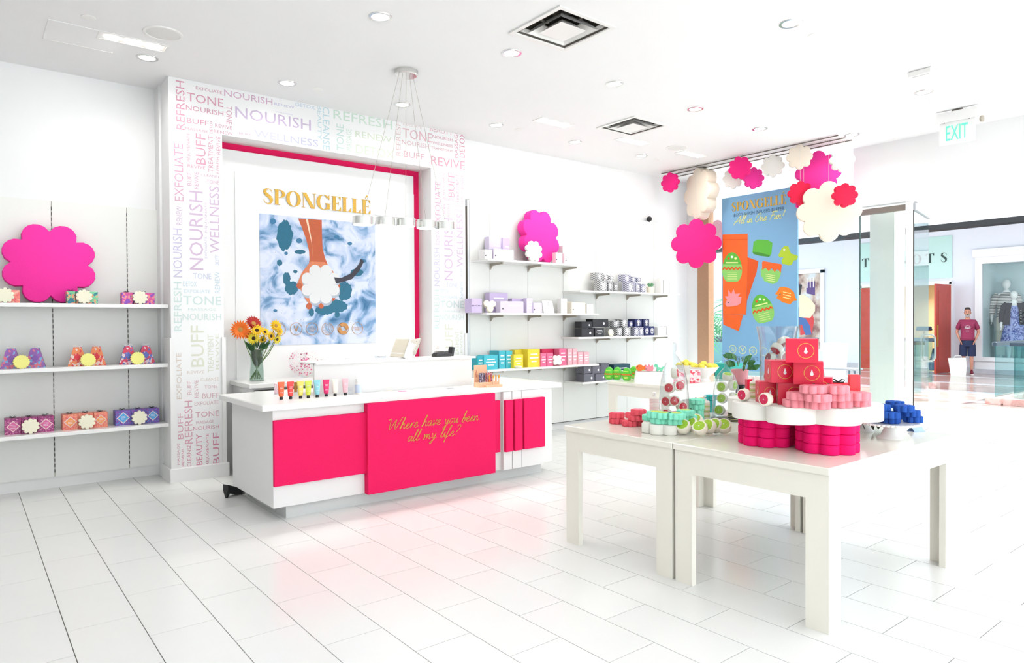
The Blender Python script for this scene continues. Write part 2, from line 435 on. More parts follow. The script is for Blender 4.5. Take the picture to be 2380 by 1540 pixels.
SPK = mat('speaker_grille', '#e9e8e4', 0.7, bump=0.4, scale=400)
def speaker(px, py, label, r=0.125):
    p = fl(px, py, CEIL)
    t = thing('ceiling_speaker', label, 'speaker', p, group='round ceiling speakers')
    MB().lathe([(r * 1.14, 0), (r * 1.12, -.008), (r, -.010), (r * .98, -.004)], 30, False, False).ob('bezel', VENTM, t, True)
    MB().lathe([(r, -.004), (r * .5, -.012), (.01, -.014)], 30, False, True).ob('grille', SPK, t, True)
speaker(379, 77, 'white round speaker in the ceiling near the light slot')
speaker(1573, 343, 'white round speaker in the ceiling near the hanging flowers')
for px, py, lb in [(205, 40, 'small flat sprinkler cap near the ceiling edge over the gift shelves'), (739, 207, 'small flat sprinkler cap in the ceiling over the portal'), (1206, 301, 'small flat sprinkler cap near the far shelf top'),
                   (1892, 82, 'small flat sprinkler cap beside the bright lamp over the tables'), (2172, 233, 'small flat sprinkler cap above the exit sign'), (1527, 370, 'small flat sprinkler cap near the hanging flowers')]:
    p = fl(px, py, CEIL)
    c = tag(MB(T(p.x, p.y, CEIL)).lathe([(.048, 0), (.048, -.004), (.04, -.007), (.01, -.008)], 18, False, True).ob('sprinkler_cap', VENTM, None, True), lb, 'sprinkler', 'flat sprinkler caps')
# access hatch, emergency lamp, wall sensor
p = fl(190, 85, CEIL)
t = thing('ceiling_panel', 'flush white access panel in the ceiling beside the light slot', 'panel', p)
MB().box(-.24, -.22, -.004, .24, .22, 0.0).ob('hatch', CEILM, t); MB().box(-.245, .215, -.006, .245, .222, 0).ob('edge', SPK, t)
p = fl(2147, 166, CEIL)
t = thing('emergency_lamp', 'square white emergency lamp on the ceiling by the exit sign', 'lamp', p)
MB().cbox(-.10, -.10, -.05, .10, .10, 0.0, .008).ob('housing', VENTM, t)
MB().box(-.07, -.07, -.056, .07, .07, -.048).ob('diffuser', SPK, t)
p = wl(372, 209, 7.45)
t = thing('wall_sensor', 'small white corner sensor high on the wall beside the portal', 'sensor', p)
MB().cbox(-.04, -.05, -.02, .04, 0.01, .02, .006).ob('housing', SPK, t); MB().box(-.025, -.052, -.012, .025, -.05, .008).ob('lens', DUCT, t)

# ---- exit sign
p = fl(2226, 253, CEIL)
EXITG = mat('exit_green', '#63e0b4', 0.5, emit='#52e6b0', estr=0.5)
t = thing('exit_sign', 'hanging white sign with green EXIT lettering', 'exit sign', (8.45, p.y, CEIL))
zt = 3.62 - CEIL
MB().cbox(-.03, -.20, zt, .03, .20, zt + .11, .004).ob('mount_box', SATIN, t)
MB().box(-.012, -.05, zt + .11, .012, .05, 0).ob('stem', DUCT, t)
MB().box(-.008, -.17, zt - .24, .008, .17, zt).ob('sign_plate', SATIN, t)
word('EXIT', EXITG, t, T(-.012, 0, zt - .12) @ SIDEF, 0, 0, .21, .16)
for y in (-.12, .12):
    MB(T(-.02, y, zt)).ball((0, 0, 0), .008, seg=8, rows=4).ob('screw', DUCT, t)
MB(T(0, -.23, zt - .06)).lathe([(.02, 0), (.024, .03), (.02, .06)], 12).ob('emergency_head', STEEL, t)

# ---- pendant lamp over the counter
p = fl(944, 165, CEIL)
t = thing('pendant_lamp', 'chrome pendant with five small drums hanging on thin wires over the counter', 'pendant lamp', p)
MB().lathe([(.105, 0), (.105, -.035), (.095, -.045), (.02, -.045)], 26, False, True).ob('canopy', CHROME, t, True)
SHADE = mat('chrome_drum', '#e6e6e2', 0.12, metal=0.9)
for k, (px, py) in enumerate([(843, 513), (895, 515), (943, 517), (990, 522), (1035, 525)]):
    d = p.y + (0.0)
    q = wl(px, py, d + (-0.02, .03, .01, .05, .02)[k]) - p
    MB().tube([((k - 2) * .035, 0, -.03), (q.x, q.y, q.z + .04)], .0018, 5).ob('wire', STEEL, t)
    sh = MB(T(q.x, q.y, q.z)).lathe([(.085, -.035), (.089, -.035), (.089, .035), (.02, .04)], 24, False, True).ob('drum_shade', SHADE, t, True)
    MB(T(q.x, q.y, q.z)).lathe([(.084, -.030), (.04, -.033)], 24, True, True).ob('diffuser', GLOW, sh)
    lamp_light((p.x + q.x, p.y + q.y, p.z + q.z - .06), 2.0, 0.12)
MB().tube([(-.34, .0, (q.z) + .035), (.34, .04, q.z + .035)], .003, 6).ob('spreader_bar', CHROME, t)

# ---- storefront: posts, glass, entrance door, threshold
TINTG = glass('storefront_glass', '#fafdfd', 0.0, 1.12, 0.985)
EDGE = mat('glass_edge', '#3f5a57', 0.2)
BRONZE = mat('bronze_post', '#b58b6b', 0.4, metal=0.2, vary=0.08)
RAIL = mat('header_rail_metal', '#8d8a83', 0.35, metal=0.5)
win = struct(MB().box(9.40, 4.345, 0.09, 9.412, 6.70, CEIL).ob('window_1', TINTG), 'tall storefront glass pane behind the banner')
MB().box(9.395, 4.335, 0.09, 9.417, 4.345, 2.97).ob('pane_edge', EDGE, win)
MB().box(9.36, 4.38, 0.0, 9.46, 6.70, 0.09).ob('sill', SATIN, win)
w2 = struct(MB().box(9.40, 3.745, 0.09, 9.412, 4.333, 2.865).ob('window_2', TINTG), 'narrow storefront glass pane beside the entrance')
MB().box(9.38, 3.745, 2.865, 9.43, 4.335, 2.94).ob('header_rail', RAIL, w2)
MB().box(9.36, 3.745, 0.0, 9.46, 4.38, 0.09).ob('sill', SATIN, w2)
struct(MB().box(9.34, 6.69, 0, 9.48, 6.90, CEIL).ob('trim_1', BRONZE), 'bronze coloured storefront post')
struct(MB().box(9.36, 6.90, 0, 9.46, 7.13, CEIL).ob('trim_2', SATIN), 'white storefront post next to the far shelves')
struct(MB().box(9.34, 3.68, 0, 9.44, 3.745, 2.97).ob('trim_3', SATIN), 'white entrance door jamb')
struct(MB().box(9.78, 4.06, 0, 10.11, 4.38, 4.3).ob('trim_4', mat('column_plaster', '#eceae0', 0.55, vary=0.01)), 'square white column outside the storefront glass')
DOORG = glass('door_glass', '#f2fbfb', 0.0, 1.40, 0.97)
hx, hy = 9.40, 3.675
ex = 10.42; ey = xl(2158, 600, ex).y
dvec = Vector((ex - hx, ey - hy, 0)); dl = dvec.length
door = bpy.data.objects.new('door_1', None); COL.objects.link(door); struct(door, 'open glass entrance door with steel pull handle')
door.matrix_world = T(hx, hy, 0) @ RZ(math.atan2(dvec.y, dvec.x))
MB().box(0.01, -.006, .03, dl, .006, 2.86).ob('glass_leaf', DOORG, door)
MB().box(0.0, -.008, .03, .012, .008, 2.86).ob('hinge_edge', DARK, door)
MB().cbox(0, -.03, 2.86, dl + .01, .03, 2.95, .01).ob('top_rail', mat('door_rail', '#b9bcc0', 0.3, metal=0.6), door)
MB().cbox(0, -.03, .01, dl, .03, .09, .01).ob('bottom_rail', MATS['door_rail'], door)
hp = []
for a in range(33):
    w = 2 * PI * a / 32; cxx, czz = math.cos(w), math.sin(w)
    hp.append((dl - .02, .085 * (abs(cxx) ** .5) * (1 if cxx > 0 else -1), 1.09 + .18 * (abs(czz) ** .4) * (1 if czz > 0 else -1)))
MB().tube(hp, .012, 8, False).ob('pull_handle', mat('steel_handle', '#8f938f', 0.3, metal=0.8), door, True)
THR = pattern('threshold_marble', 'noise', [(0.25, '#9c97a0'), (0.45, '#c9c6cc'), (0.6, '#dcdadd'), (0.8, '#b4aeb4')], 2.2, 0.2)
struct(MB().box(9.62, -2.6, -0.12, 10.6, 9.0, 0.0).ob('floor_threshold', THR), 'grey veined marble strip at the shop entrance')
# ================================================================ sales counter
CB = Vector((3.15, 5.55, 0))
ct = thing('sales_counter', 'long white sales counter with raspberry pink felt front panels', 'counter', CB)
LI = T(*(-CB))
MB(LI).box(1.90, 5.13, 0.0, 4.44, 6.02, 0.10).ob('plinth', mat('plinth_grey', '#d9dad8', 0.5, vary=0.02), ct)
MB(LI).box(1.79, 5.085, 0.10, 4.545, 6.06, 0.828).ob('body', SATIN, ct)
MB(LI).cbox(1.70, 5.04, 0.828, 4.64, 6.12, 0.872, 0.006).ob('countertop', LACQ, ct)
def front(px0, px1, y0, y1, yf, m, name, back=5.085):
    a = wl(px0, y0, yf); b = wl(px1, y1, yf)
    return MB(LI).cbox(a.x, yf, b.z, b.x, back, a.z, 0.003).ob(name, m, ct)
a = wl(853, 1146, 5.03)
MB(LI).cbox(1.788, 5.055, .265, 2.56, 5.086, .752, .003).ob('felt_panel', MAGENTA, ct)
big = MB(LI).cbox(2.525, 5.02, .098, 3.80, 5.086, .826, .003).ob('felt_panel', MAGENTA, ct)
MB(LI).cbox(3.80, 5.055, .272, 3.885, 5.086, .748, .003).ob('felt_panel', MAGENTA, ct)
for x0, x1 in ((3.915, 4.00), (4.022, 4.115), (4.135, 4.395)):
    MB(LI).cbox(x0 - .004, 5.045, .10, x1 + .012, 5.086, .826, .003).ob('white_rib', SATIN, ct)
    MB(LI).cbox(x0, 5.012, .272, x1, 5.046, .748, .003).ob('felt_panel', MAGENTA, ct)
MB(LI).cbox(2.26, 5.44, .872, 3.835, 5.47, 1.14, .003).ob('screen', SATIN, ct)
MB(LI).cbox(2.26, 5.40, 1.128, 3.86, 5.75, 1.145, .003).ob('transaction_ledge', LACQ, ct)
MB(LI).box(3.80, 5.47, .872, 3.83, 5.74, 1.128).ob('screen_end', SATIN, ct)
# handwriting in gold on the large felt panel: single-stroke letters on a unit body, x-height 0.5
SCR = {
 'W': (0.95, [[(.0, .86), (.08, .98), (.14, .9), (.14, .4), (.2, .02), (.36, .42), (.52, .82), (.55, .8), (.54, .35), (.62, .02), (.78, .45), (.92, .95), (1.0, 1.02)]]),
 'h': (0.42, [[(0, .02), (.12, .4), (.24, .95), (.2, 1.0), (.12, .6), (.06, 0), (.14, .32), (.26, .46), (.3, .35), (.28, .08), (.36, .03), (.44, .12)]]),
 'e': (0.34, [[(0, .12), (.16, .24), (.25, .38), (.18, .46), (.08, .34), (.07, .1), (.17, .0), (.36, .14)]]),
 'r': (0.30, [[(0, .1), (.1, .46), (.08, .0), (.14, .28), (.24, .44), (.32, .40)]]),
 'a': (0.40, [[(.3, .42), (.16, .46), (.05, .28), (.06, .06), (.16, .02), (.28, .3), (.31, .44), (.28, .1), (.34, .02), (.42, .12)]]),
 'v': (0.34, [[(0, .4), (.08, .46), (.1, .05), (.14, .0), (.26, .3), (.28, .46), (.38, .42)]]),
 'y': (0.40, [[(0, .4), (.06, .46), (.08, .12), (.16, .04), (.28, .34), (.31, .46), (.24, 0), (.1, -.42), (.0, -.44), (.06, -.25), (.42, .12)]]),
 'o': (0.36, [[(.2, .46), (.06, .36), (.04, .1), (.14, .0), (.26, .16), (.27, .38), (.2, .46), (.3, .38), (.4, .40)]]),
 'u': (0.40, [[(0, .38), (.06, .46), (.06, .1), (.13, .01), (.26, .3), (.3, .46), (.28, .1), (.34, .02), (.42, .12)]]),
 'b': (0.36, [[(0, .05), (.14, .5), (.24, .95), (.2, 1.0), (.1, .5), (.06, .04), (.16, .0), (.27, .2), (.22, .42), (.12, .3), (.24, .3), (.4, .36)]]),
 'n': (0.42, [[(0, .4), (.06, .46), (.05, .0), (.12, .3), (.24, .46), (.28, .34), (.27, .08), (.34, .02), (.44, .12)]]),
 'l': (0.24, [[(0, .1), (.14, .5), (.23, .95), (.19, 1.0), (.1, .55), (.06, .1), (.12, .0), (.26, .14)]]),
 'm': (0.60, [[(0, .4), (.06, .46), (.05, .0), (.12, .3), (.22, .46), (.25, .3), (.23, .0), (.3, .3), (.4, .46), (.44, .32), (.43, .08), (.5, .02), (.62, .12)]]),
 'i': (0.22, [[(0, .12), (.1, .46), (.08, .1), (.13, .01), (.24, .14)], [(.14, .66), (.16, .70)]]),
 'f': (0.30, [[(0, .1), (.14, .5), (.27, .95), (.22, 1.02), (.12, .6), (.0, -.4), (-.04, -.42), (.06, -.05), (.34, .16)]]),
 '?': (0.40, [[(.12, .86), (.26, 1.0), (.38, .9), (.32, .66), (.18, .44), (.14, .26)], [(.10, .04), (.12, .07)]]),
 'A': (0.75, [[(-.1, -.05), (.3, .6), (.55, 1.0), (.56, .5), (.6, .0)], [(-.05, .28), (.3, .36), (.72, .36)]]),
 'O': (0.62, [[(.5, .95), (.28, .9), (.08, .5), (.1, .12), (.3, .0), (.52, .3), (.58, .7), (.46, .96), (.36, .86)]]),
 'F': (0.55, [[(.1, 0), (.24, .5), (.34, .95)], [(.1, .86), (.34, .97), (.75, .94)], [(.1, .5), (.3, .54), (.52, .54)]]),
 '!': (0.30, [[(.24, 1.0), (.14, .3)], [(.08, .03), (.10, .06)]]),
 ' ': (0.30, []),
}
def script_text(s, material, parent, F, x0, y0, h, width=None, thick=0.008, slope=0.0, name='script_lettering', shear=.25, z=.003):
    """handwritten line: each letter is a thin raised stroke"""
    tot = sum(SCR[c][0] for c in s); k = (width / tot) if width else h
    x = 0.0
    for c in s:
        adv, strokes = SCR[c]
        if strokes:
            m = MB(F)
            for st in strokes:
                pts = [(x0 + (x + px + py * shear) * k, y0 + py * h + slope * (x + px) * k, z) for px, py in st]
                # smooth the stroke
                P = []
                for i in range(len(pts) - 1):
                    p0 = pts[max(0, i - 1)]; p1 = pts[i]; p2 = pts[i + 1]; p3 = pts[min(len(pts) - 1, i + 2)]
                    for t_ in (0, .33, .66):
                        P.append(tuple(.5 * (2 * p1[a_] + (p2[a_] - p0[a_]) * t_ + (2 * p0[a_] - 5 * p1[a_] + 4 * p2[a_] - p3[a_]) * t_ ** 2 + (3 * p1[a_] - p0[a_] - 3 * p2[a_] + p3[a_]) * t_ ** 3) for a_ in range(3)))
                P.append(pts[-1])
                m.tube(P, thick * .5, 5)
            m.ob(name, material, parent)
        x += adv
FW = T(0, 5.02, 0) @ WALLF
SCRG = mat('gold_script', '#d9a441', 0.35, metal=0.3, vary=0.1)
p0 = wl(898, 1000, 5.02); p1 = wl(1117, 968, 5.02)
script_text('Where have you been', SCRG, ct, LI @ FW, p0.x, p0.z, .092, p1.x - p0.x - .03, .0055)
p0 = wl(945, 1026, 5.02); p1 = wl(1072, 1003, 5.02)
script_text('all my life?', SCRG, ct, LI @ FW, p0.x, p0.z, .092, p1.x - p0.x - .03, .0055)

# low cabinet in the niche
KB = Vector((3.1, 6.85, 0))
kb = thing('back_cabinet', 'low white drawer cabinet standing in the niche behind the counter', 'cabinet', KB)
LK = T(*(-KB))
MB(LK).box(2.13, 6.62, 0.05, 4.23, 7.17, .86).ob('carcass', SATIN, kb)
MB(LK).cbox(2.105, 6.585, .86, 4.24, 7.19, .90, .004).ob('cabinet_top', LACQ, kb)
MB(LK).box(2.16, 6.66, 0, 4.2, 7.1, .05).ob('plinth', DARK, kb)
for i in range(4):
    for j, (z0, z1) in enumerate(((.60, .83), (.34, .59), (.07, .33))):
        x0 = 2.15 + i * .52
        d = MB(LK).cbox(x0 + .006, 6.60, z0, x0 + .512, 6.621, z1, .002).ob('drawer', LACQ, kb)
        MB(LK).box(x0 + .006, 6.602, z1 + .001, x0 + .512, 6.622, z1 + .009).ob('shadow_gap', DARK, d)
# ================================================================ wall shelving beside the portal (gift boxes)
SB = Vector((0.0, 7.42, 0))
sh = thing('wall_shelving', 'white slotted wall shelving with gift boxes, beside the word portal', 'shelving', SB)
LS = T(*(-SB))
BACKP = mat('white_back_panel', '#f1f1ec', 0.45, vary=0.01, scale=4)
xs = [-1.734, -1.138, -.542, .052, .646, 1.242, 1.553]
for a, b in zip(xs[:-1], xs[1:]):
    MB(LS).box(a + .003, 7.42, .10, b - .003, 7.46, 2.575).ob('back_panel', BACKP, sh)
slot = cached('slot_strip', lambda: (lambda m: [m.box(-.0028, -.004, .14 + k * .048, .0028, .001, .14 + k * .048 + .030) for k in range(50)] and m)(MB()).mesh('slotted_standard', DARK))
for x in xs[1:-1]:
    link('slotted_standard', slot, sh, LS @ T(x, 7.419, 0))
    MB(LS).box(x - .003, 7.425, .1, x + .003, 7.46, 2.575).ob('standard', STEEL, sh)
MB(LS).box(1.549, 7.41, .1, 1.556, 7.46, 2.575).ob('edge_trim', DUCT, sh)
MB(LS).box(-1.75, 7.44, 0, 1.53, 7.46, .10).ob('kickboard', SATIN, sh)
SHZ = (1.65, 1.10, .545)
for z in SHZ:
    MB(LS).cbox(-1.75, 7.04, z - .032, 1.517, 7.42, z, .003).ob('shelf', LACQ, sh)

# flower-shaped foam displays
PINK = mat('hot_pink_foam', '#fb3ea6', 0.85, vary=0.07, scale=180, bump=0.25, spec=0.15)
WFOAM = mat('white_foam', '#f6f4ec', 0.85, vary=0.02, scale=180, bump=0.2, spec=0.15)
CREAM = mat('cream_sponge', '#f5f0d8', 0.85, vary=0.04, scale=200, bump=0.3, spec=0.1)
def flower_ob(name, R, h, m, M, label, cat='flower display', group=None, n=8, k=.30, ph=None, b=None, parent=None):
    ph = PI / n if ph is None else ph
    key = ('fl', round(R, 3), round(h, 3), m.name, n, k, round(ph, 3))
    me = cached(key, lambda: MB().prism(flower_poly(R, n, k, ph), 0, h, (h * .12 if b is None else b)).mesh('flower', m, True))
    o = link(name, me, parent, None)
    if parent is None:
        o.matrix_world = M; tag(o, label, cat, group)
    else: o.matrix_local = M
    return o
def standing(x, y, z, R, tilt=0.0, yaw=0.0):
    """flower upright on its rim, face towards -y, leaning back by tilt"""
    return T(x, y, z) @ RZ(yaw) @ RX(-tilt) @ T(0, 0, R * .965) @ RX(PI / 2)
c = wl(116, 602, 7.30)
flower_ob('foam_flower', .362, .075, PINK, standing(c.x, 7.32, 1.65, .362, .09), 'giant hot pink foam flower leaning on the top gift shelf', ph=PI / 8)

BOW = mat('black_ribbon', '#141316', 0.5)
def bow(parent, M, m=BOW, s=1.0):
    mb = MB(M)
    for sg in (-1, 1):
        mb.tube([(0, 0, .002), (sg * .012 * s, 0, .012 * s), (sg * .022 * s, .003, .010 * s), (sg * .018 * s, 0, .002 * s), (0, 0, .002)], .0028 * s, 5)
    mb.ball((0, 0, .004), .005 * s, seg=6, rows=4)
    return mb.ob('ribbon_bow', m, parent)
def gift_box(px0, px1, yb, z, Y, pat, lab, label, group, w=None, d=.11, h=.115, yaw=0.0, diamond=True):
    a = wl(px0, yb, Y); b = wl(px1, yb, Y); w = b.x - a.x
    t = thing('gift_box', label, 'gift box', ((a.x + b.x) / 2, Y + d / 2, z), yaw, group)
    MB().cbox(-w / 2 + .001, -d / 2, 0, w / 2 - .001, d / 2, h, .003).ob('carton', pat, t)
    if diamond:
        r = min(w, h) * .42
        MB(T(0, -d / 2 - .001, h / 2) @ WALLF).plate([(-r, 0), (0, -r), (r, 0), (0, r)], 0, .0012).ob('diamond_border', mat('label_cream', '#f6dcd8', .5), t)
        r *= .82
        MB(T(0, -d / 2 - .0022, h / 2) @ WALLF).plate([(-r, 0), (0, -r), (r, 0), (0, r)], 0, .0012).ob('diamond_label', lab, t)
        for k_ in range(3): MB(T(0, -d / 2 - .0036, h / 2 + (k_ - 1) * .012) @ WALLF).box(-.018, -.0015, 0, .018, .0015, .0006).ob('print_line', mat('label_print', '#fbe9ef', .5), t)
    bow(t, T(0, 0, h))
    return t
def pat3(name, a, b, c_, s=70): return pattern(name, 'cells', [(0.0, a), (0.35, b), (0.62, c_), (0.8, a)], s, .45)
P_plum = pat3('plum_print', '#b0417f', '#8c2f6c', '#d883ae', 130); P_cor = pat3('coral_print', '#f2836f', '#f6a07e', '#e66a6f', 130); P_vio = pat3('violet_print', '#6a57b0', '#8a4aa5', '#5c86c9', 130)
L_pink = mat('label_pink', '#e06aa4', .5); L_or = mat('label_orange', '#f9a15b', .5); L_sky = mat('label_sky', '#56aee6', .5)
gi = 0
for (pxs, pat, lab, nm, yb) in [((11, 50, 88, 126), P_plum, L_pink, 'plum', 1000), ((145, 182, 218, 251), P_cor, L_or, 'coral orange', 990), ((268, 305, 340, 371), P_vio, L_sky, 'violet blue', 980)]:
    for k in range(3):
        where = ('nearest the picture edge', 'behind the flower sponge', 'nearest the portal')[k]
        gift_box(pxs[k], pxs[k + 1], yb, SHZ[2], 7.16, pat, lab, f'{nm} patterned cube gift box on the lowest shelf, {where}', 'cube gift boxes on the lowest shelf', h=.135, d=.12, diamond=(k != 1))
    cc = wl((pxs[1] + pxs[2]) / 2 + 2, 985, 7.12)
    flower_ob('flower_sponge', .064, .03, CREAM, standing(cc.x, 7.135, SHZ[2], .064, .12), f'cream flower sponge leaning on the {nm} cube gift boxes', 'sponge', 'cream flower sponges on the gift shelves', n=10, k=.22)
P_mint = pat3('mint_floral', '#7fcf9e', '#2f7f8f', '#f2a27c', 60); P_mag = pat3('magenta_floral', '#e0559b', '#8f4fc0', '#f49a9a', 60); P_corf = pat3('coral_floral', '#f48a80', '#f7b0a0', '#ee6f74', 60)
for px0, px1, pat, nm, fx, lab in [(-55, -20, P_corf, 'coral', None, L_or), (-18, 47, P_corf, 'coral', 12, L_or), (155, 176, P_mint, 'mint green', None, L_pink), (177, 228, P_mint, 'mint green', 196, L_pink), (283, 310, P_mag, 'magenta', None, L_pink), (311, 360, P_mag, 'magenta', 326, L_pink)]:
    gift_box(px0, px1, 700, SHZ[0], 7.10, pat, lab, f'{nm} floral gift box on the top shelf, ' + ('behind the flower sponge' if fx else 'narrow one beside it'), 'floral gift boxes on the top shelf', h=.108, d=.09, diamond=False)
    if fx:
        cc = wl(fx, 690, 7.06)
        flower_ob('flower_sponge', .062, .028, CREAM, standing(cc.x, 7.085, SHZ[0], .062, .1), f'cream flower sponge leaning on the {nm} floral gift box', 'sponge', 'cream flower sponges on the gift shelves', n=10, k=.22)
# tapered cartons with a yellow scalloped disc in front
TULLE = mat('white_tulle', '#f4f2f0', .7)
YDISC = mat('yellow_sponge', '#f3ee8f', .85, bump=.2, scale=200)
def tapered(px, yb, z, Y, pat, side, lab, label):
    a = wl(px, yb, Y); w, wt, h, d = .152, .060, .168, .07
    t = thing('tapered_box', label, 'gift box', (a.x, Y + d / 2, z), -0.12, 'tapered gift boxes on the middle shelf')
    prof = [(-w / 2, 0), (w / 2, 0), (wt / 2, h), (-wt / 2, h)]
    MB().rings([[(x, d / 2, q) for x, q in prof], [(x, -d / 2 + .001, q) for x, q in prof]]).ob('carton', side, t)
    MB().rings([[(x * .995, -d / 2 + .0012, q) for x, q in prof], [(x * .995, -d / 2, q) for x, q in prof]]).ob('printed_front', pat, t)
    MB(T(0, -d / 2 - .001, h * .48) @ WALLF).plate([(-.028, 0), (0, -.036), (.028, 0), (0, .036)], 0, .0012).ob('diamond_label', lab, t)
    bow(t, T(0, 0, h), TULLE, 1.5)
T1 = pat3('purple_kaleidoscope', '#9a63b4', '#e0788c', '#7fb4e0', 55); T2 = pat3('red_kaleidoscope', '#f08a55', '#f5d9d0', '#e5484c', 55); T3 = pat3('blue_kaleidoscope', '#e0415f', '#f2dce4', '#5f74c4', 55)
for (pa, pb, dc, pat, side, lab, nm, yb) in [(27, 83, 50, T1, mat('side_purple', '#8a55a0', .5), mat('lab_purple', '#8b5fb4', .5), 'purple', 856), (182, 226, 205, T2, mat('side_red', '#d8343f', .5), mat('lab_red', '#e2303f', .5), 'orange red', 850), (300, 341, 320, T3, mat('side_blue', '#4c5cb0', .5), mat('lab_blue', '#6478c8', .5), 'blue red', 845)]:
    tapered(pa, yb, SHZ[1], 7.16, pat, side, lab, f'{nm} tapered gift box on the middle shelf, first of its pair')
    tapered(pb, yb, SHZ[1], 7.20, pat, side, lab, f'{nm} tapered gift box on the middle shelf, second of its pair')
    cc = wl(dc, 840, 7.10)
    flower_ob('scalloped_sponge', .056, .026, YDISC, standing(cc.x, 7.115, SHZ[1], .056, .12), f'yellow scalloped disc sponge between the {nm} tapered boxes', 'sponge', 'yellow disc sponges on the middle shelf', n=18, k=.1, ph=0)

# ================================================================ far wall shelving (skin-care boxes)
RB = Vector((6.8, 7.0, 0))
rs = thing('display_wall', 'tall white panelled display wall with bracketed shelves near the storefront', 'shelving', RB)
LR = T(*(-RB))
rx = [4.91, 5.225, 5.845, 6.476, 7.112, 7.759, 8.376, 8.69]
for a, b in zip(rx[:-1], rx[1:]):
    MB(LR).box(a + .0025, 7.0, .10, b - .0025, 7.11, 2.998).ob('back_panel', BACKP, rs)
for x in rx[1:-1]:
    MB(LR).box(x - .0025, 7.006, .10, x + .0025, 7.11, 2.998).ob('slotted_standard', DUCT, rs)
MB(LR).box(4.882, 7.0, 0, 4.908, 7.11, 2.98).ob('end_trim', mat('end_trim_metal', '#dfe3e6', .5, metal=.1), rs)
MB(LR).box(4.876, 7.0, 0, 4.882, 7.11, 2.9).ob('end_gap', DUCT, rs)
MB(LR).box(4.91, 7.035, 0, 8.69, 7.11, .10).ob('kickboard', SATIN, rs)
MB(LR).box(4.91, 7.0, .092, 8.69, 7.05, .10).ob('shadow_gap', DARK, rs)
SHELVES = {'L1': (4.93, 6.60, 2.235), 'L2': (4.91, 6.815, 1.585), 'L3': (4.93, 6.815, .900), 'R1': (6.46, 8.56, 1.895), 'R2': (6.43, 8.56, 1.268), 'R3': (6.50, 8.56, .660)}
br_prof = [(0, 0), (-.27, 0), (-.27, -.022), (-.055, -.032), (-.012, -.075), (0, -.075)]
br_me = cached('bracket', lambda: MB().rings([[(-.006, y, z) for y, z in br_prof], [(.006, y, z) for y, z in br_prof]]).mesh('bracket', STEEL))
for k, (a, b, z) in SHELVES.items():
    MB(LR).cbox(a, 6.65, z - .024, b, 7.0, z, .003).ob('shelf', LACQ, rs)
    for x in rx[1:-1]:
        if a < x < b and not (k[0] == 'R' and x < 7): link('bracket', br_me, rs, LR @ T(x, 7.0, z - .024))
cam_b = thing('ceiling_camera', 'small black dome camera on top of the white display wall', 'camera', wl(1509, 520, 7.05))
MB().lathe([(.035, -.012), (.03, .0), (.008, .01), (.008, .04)], 12).ob('stand', BLACK, cam_b)
MB(T(0, 0, .075)).ball((0, 0, 0), .042).ob('dome', BLACK, cam_b, True)

# product cartons on the far shelves
DOT = mat('print_dark', '#35313a', .5); LINE = mat('print_pale', '#fbf7fa', .5)
def carton(shelf, px0, px1, ytop, m, label, Y=6.72, d=.16, zoff=None, ybot=None, deco='lines', group=None, name='product_box'):
    z = SHELVES[shelf][2]
    a = wl(px0, ytop, Y); b = wl(px1, ytop, Y)
    if ybot is not None: z = max(z, wl(px0, ybot, Y).z)
    w = b.x - a.x; h = max(.03, a.z - z)
    t = thing(name, label, 'box', ((a.x + b.x) / 2, Y + d / 2, z), 0.0, group)
    MB().cbox(-w / 2, -d / 2, 0, w / 2, d / 2, h, min(.003, h * .1)).ob('carton', m, t)
    F = T(0, -d / 2 - .0008, 0) @ WALLF
    if deco == 'lines':
        for k in range(3):
            q = h * (.72 - k * .2); ww = w * (.28, .36, .22)[k]
            MB(F).box(-ww, q - h * .035, 0, ww, q + h * .035, .0006).ob('print_line', LINE, t)
    elif deco == 'dot':
        MB(F @ T(-w * .4, h * .35, 0)).plate(circle(.009, 10), 0, .0008).ob('print_dot', DOT, t)
        MB(F).box(-w * .15, h * .6, 0, w * .38, h * .66, .0006).ob('print_line', LINE, t)
    elif deco == 'dots':
        for k in range(7): MB(F @ T(-w * .42 + k * w * .14, h * .5, 0)).plate(circle(.006, 8), 0, .0008).ob('print_dot', DOT, t)
    elif deco == 'skull':
        r = min(w, h) * .40
        MB(F @ T(0, h * .5, 0) @ S(.85, 1, 1)).rings([[(x, y, .0) for x, y in circle(r, 16)], [(x, y, .0012) for x, y in circle(r, 16)], [(x * .84, y * .84, .0012) for x, y in circle(r, 16)]], False, False).ob('print_ring', LINE, t)
        MB(F @ T(0, h * .56, 0)).plate(circle(r * .5, 12), 0, .001).ob('print_mark', LINE, t)
        MB(F @ T(0, h * .32, 0)).box(-r * .28, -r * .2, 0, r * .28, r * .2, .001).ob('print_mark', LINE, t)
    elif deco == 'seal':
        MB(F @ T(w * .2, h * .45, 0)).plate(circle(min(w, h) * .16, 12), 0, .001).ob('print_mark', LINE, t)
    return t
LAV = mat('lavender_card', '#cdbbe0', .5); LAV2 = mat('pale_lavender_card', '#ddd2ea', .5); PALE = mat('white_card', '#f5f2f0', .5); BLUSH = mat('blush_card', '#f7d5dc', .5)
CRM = mat('cream_card', '#f8efdd', .5); TEAL = mat('teal_card', '#23a9b8', .5); TEAL2 = mat('aqua_card', '#46bccb', .5); YEL = mat('yellow_card', '#f3dc3e', .5); ROSE = mat('rose_card', '#ef6f97', .5); CRIM = mat('crimson_card', '#e62f63', .5); LROSE = mat('light_rose_card', '#f9b9c2', .5)
CHAR = mat('charcoal_card', '#2b2a30', .5); NAVY = mat('navy_card', '#2c3266', .5); GREY = mat('slate_card', '#6e6d78', .5); DTEAL = mat('dark_teal_card', '#1f4a5a', .5)
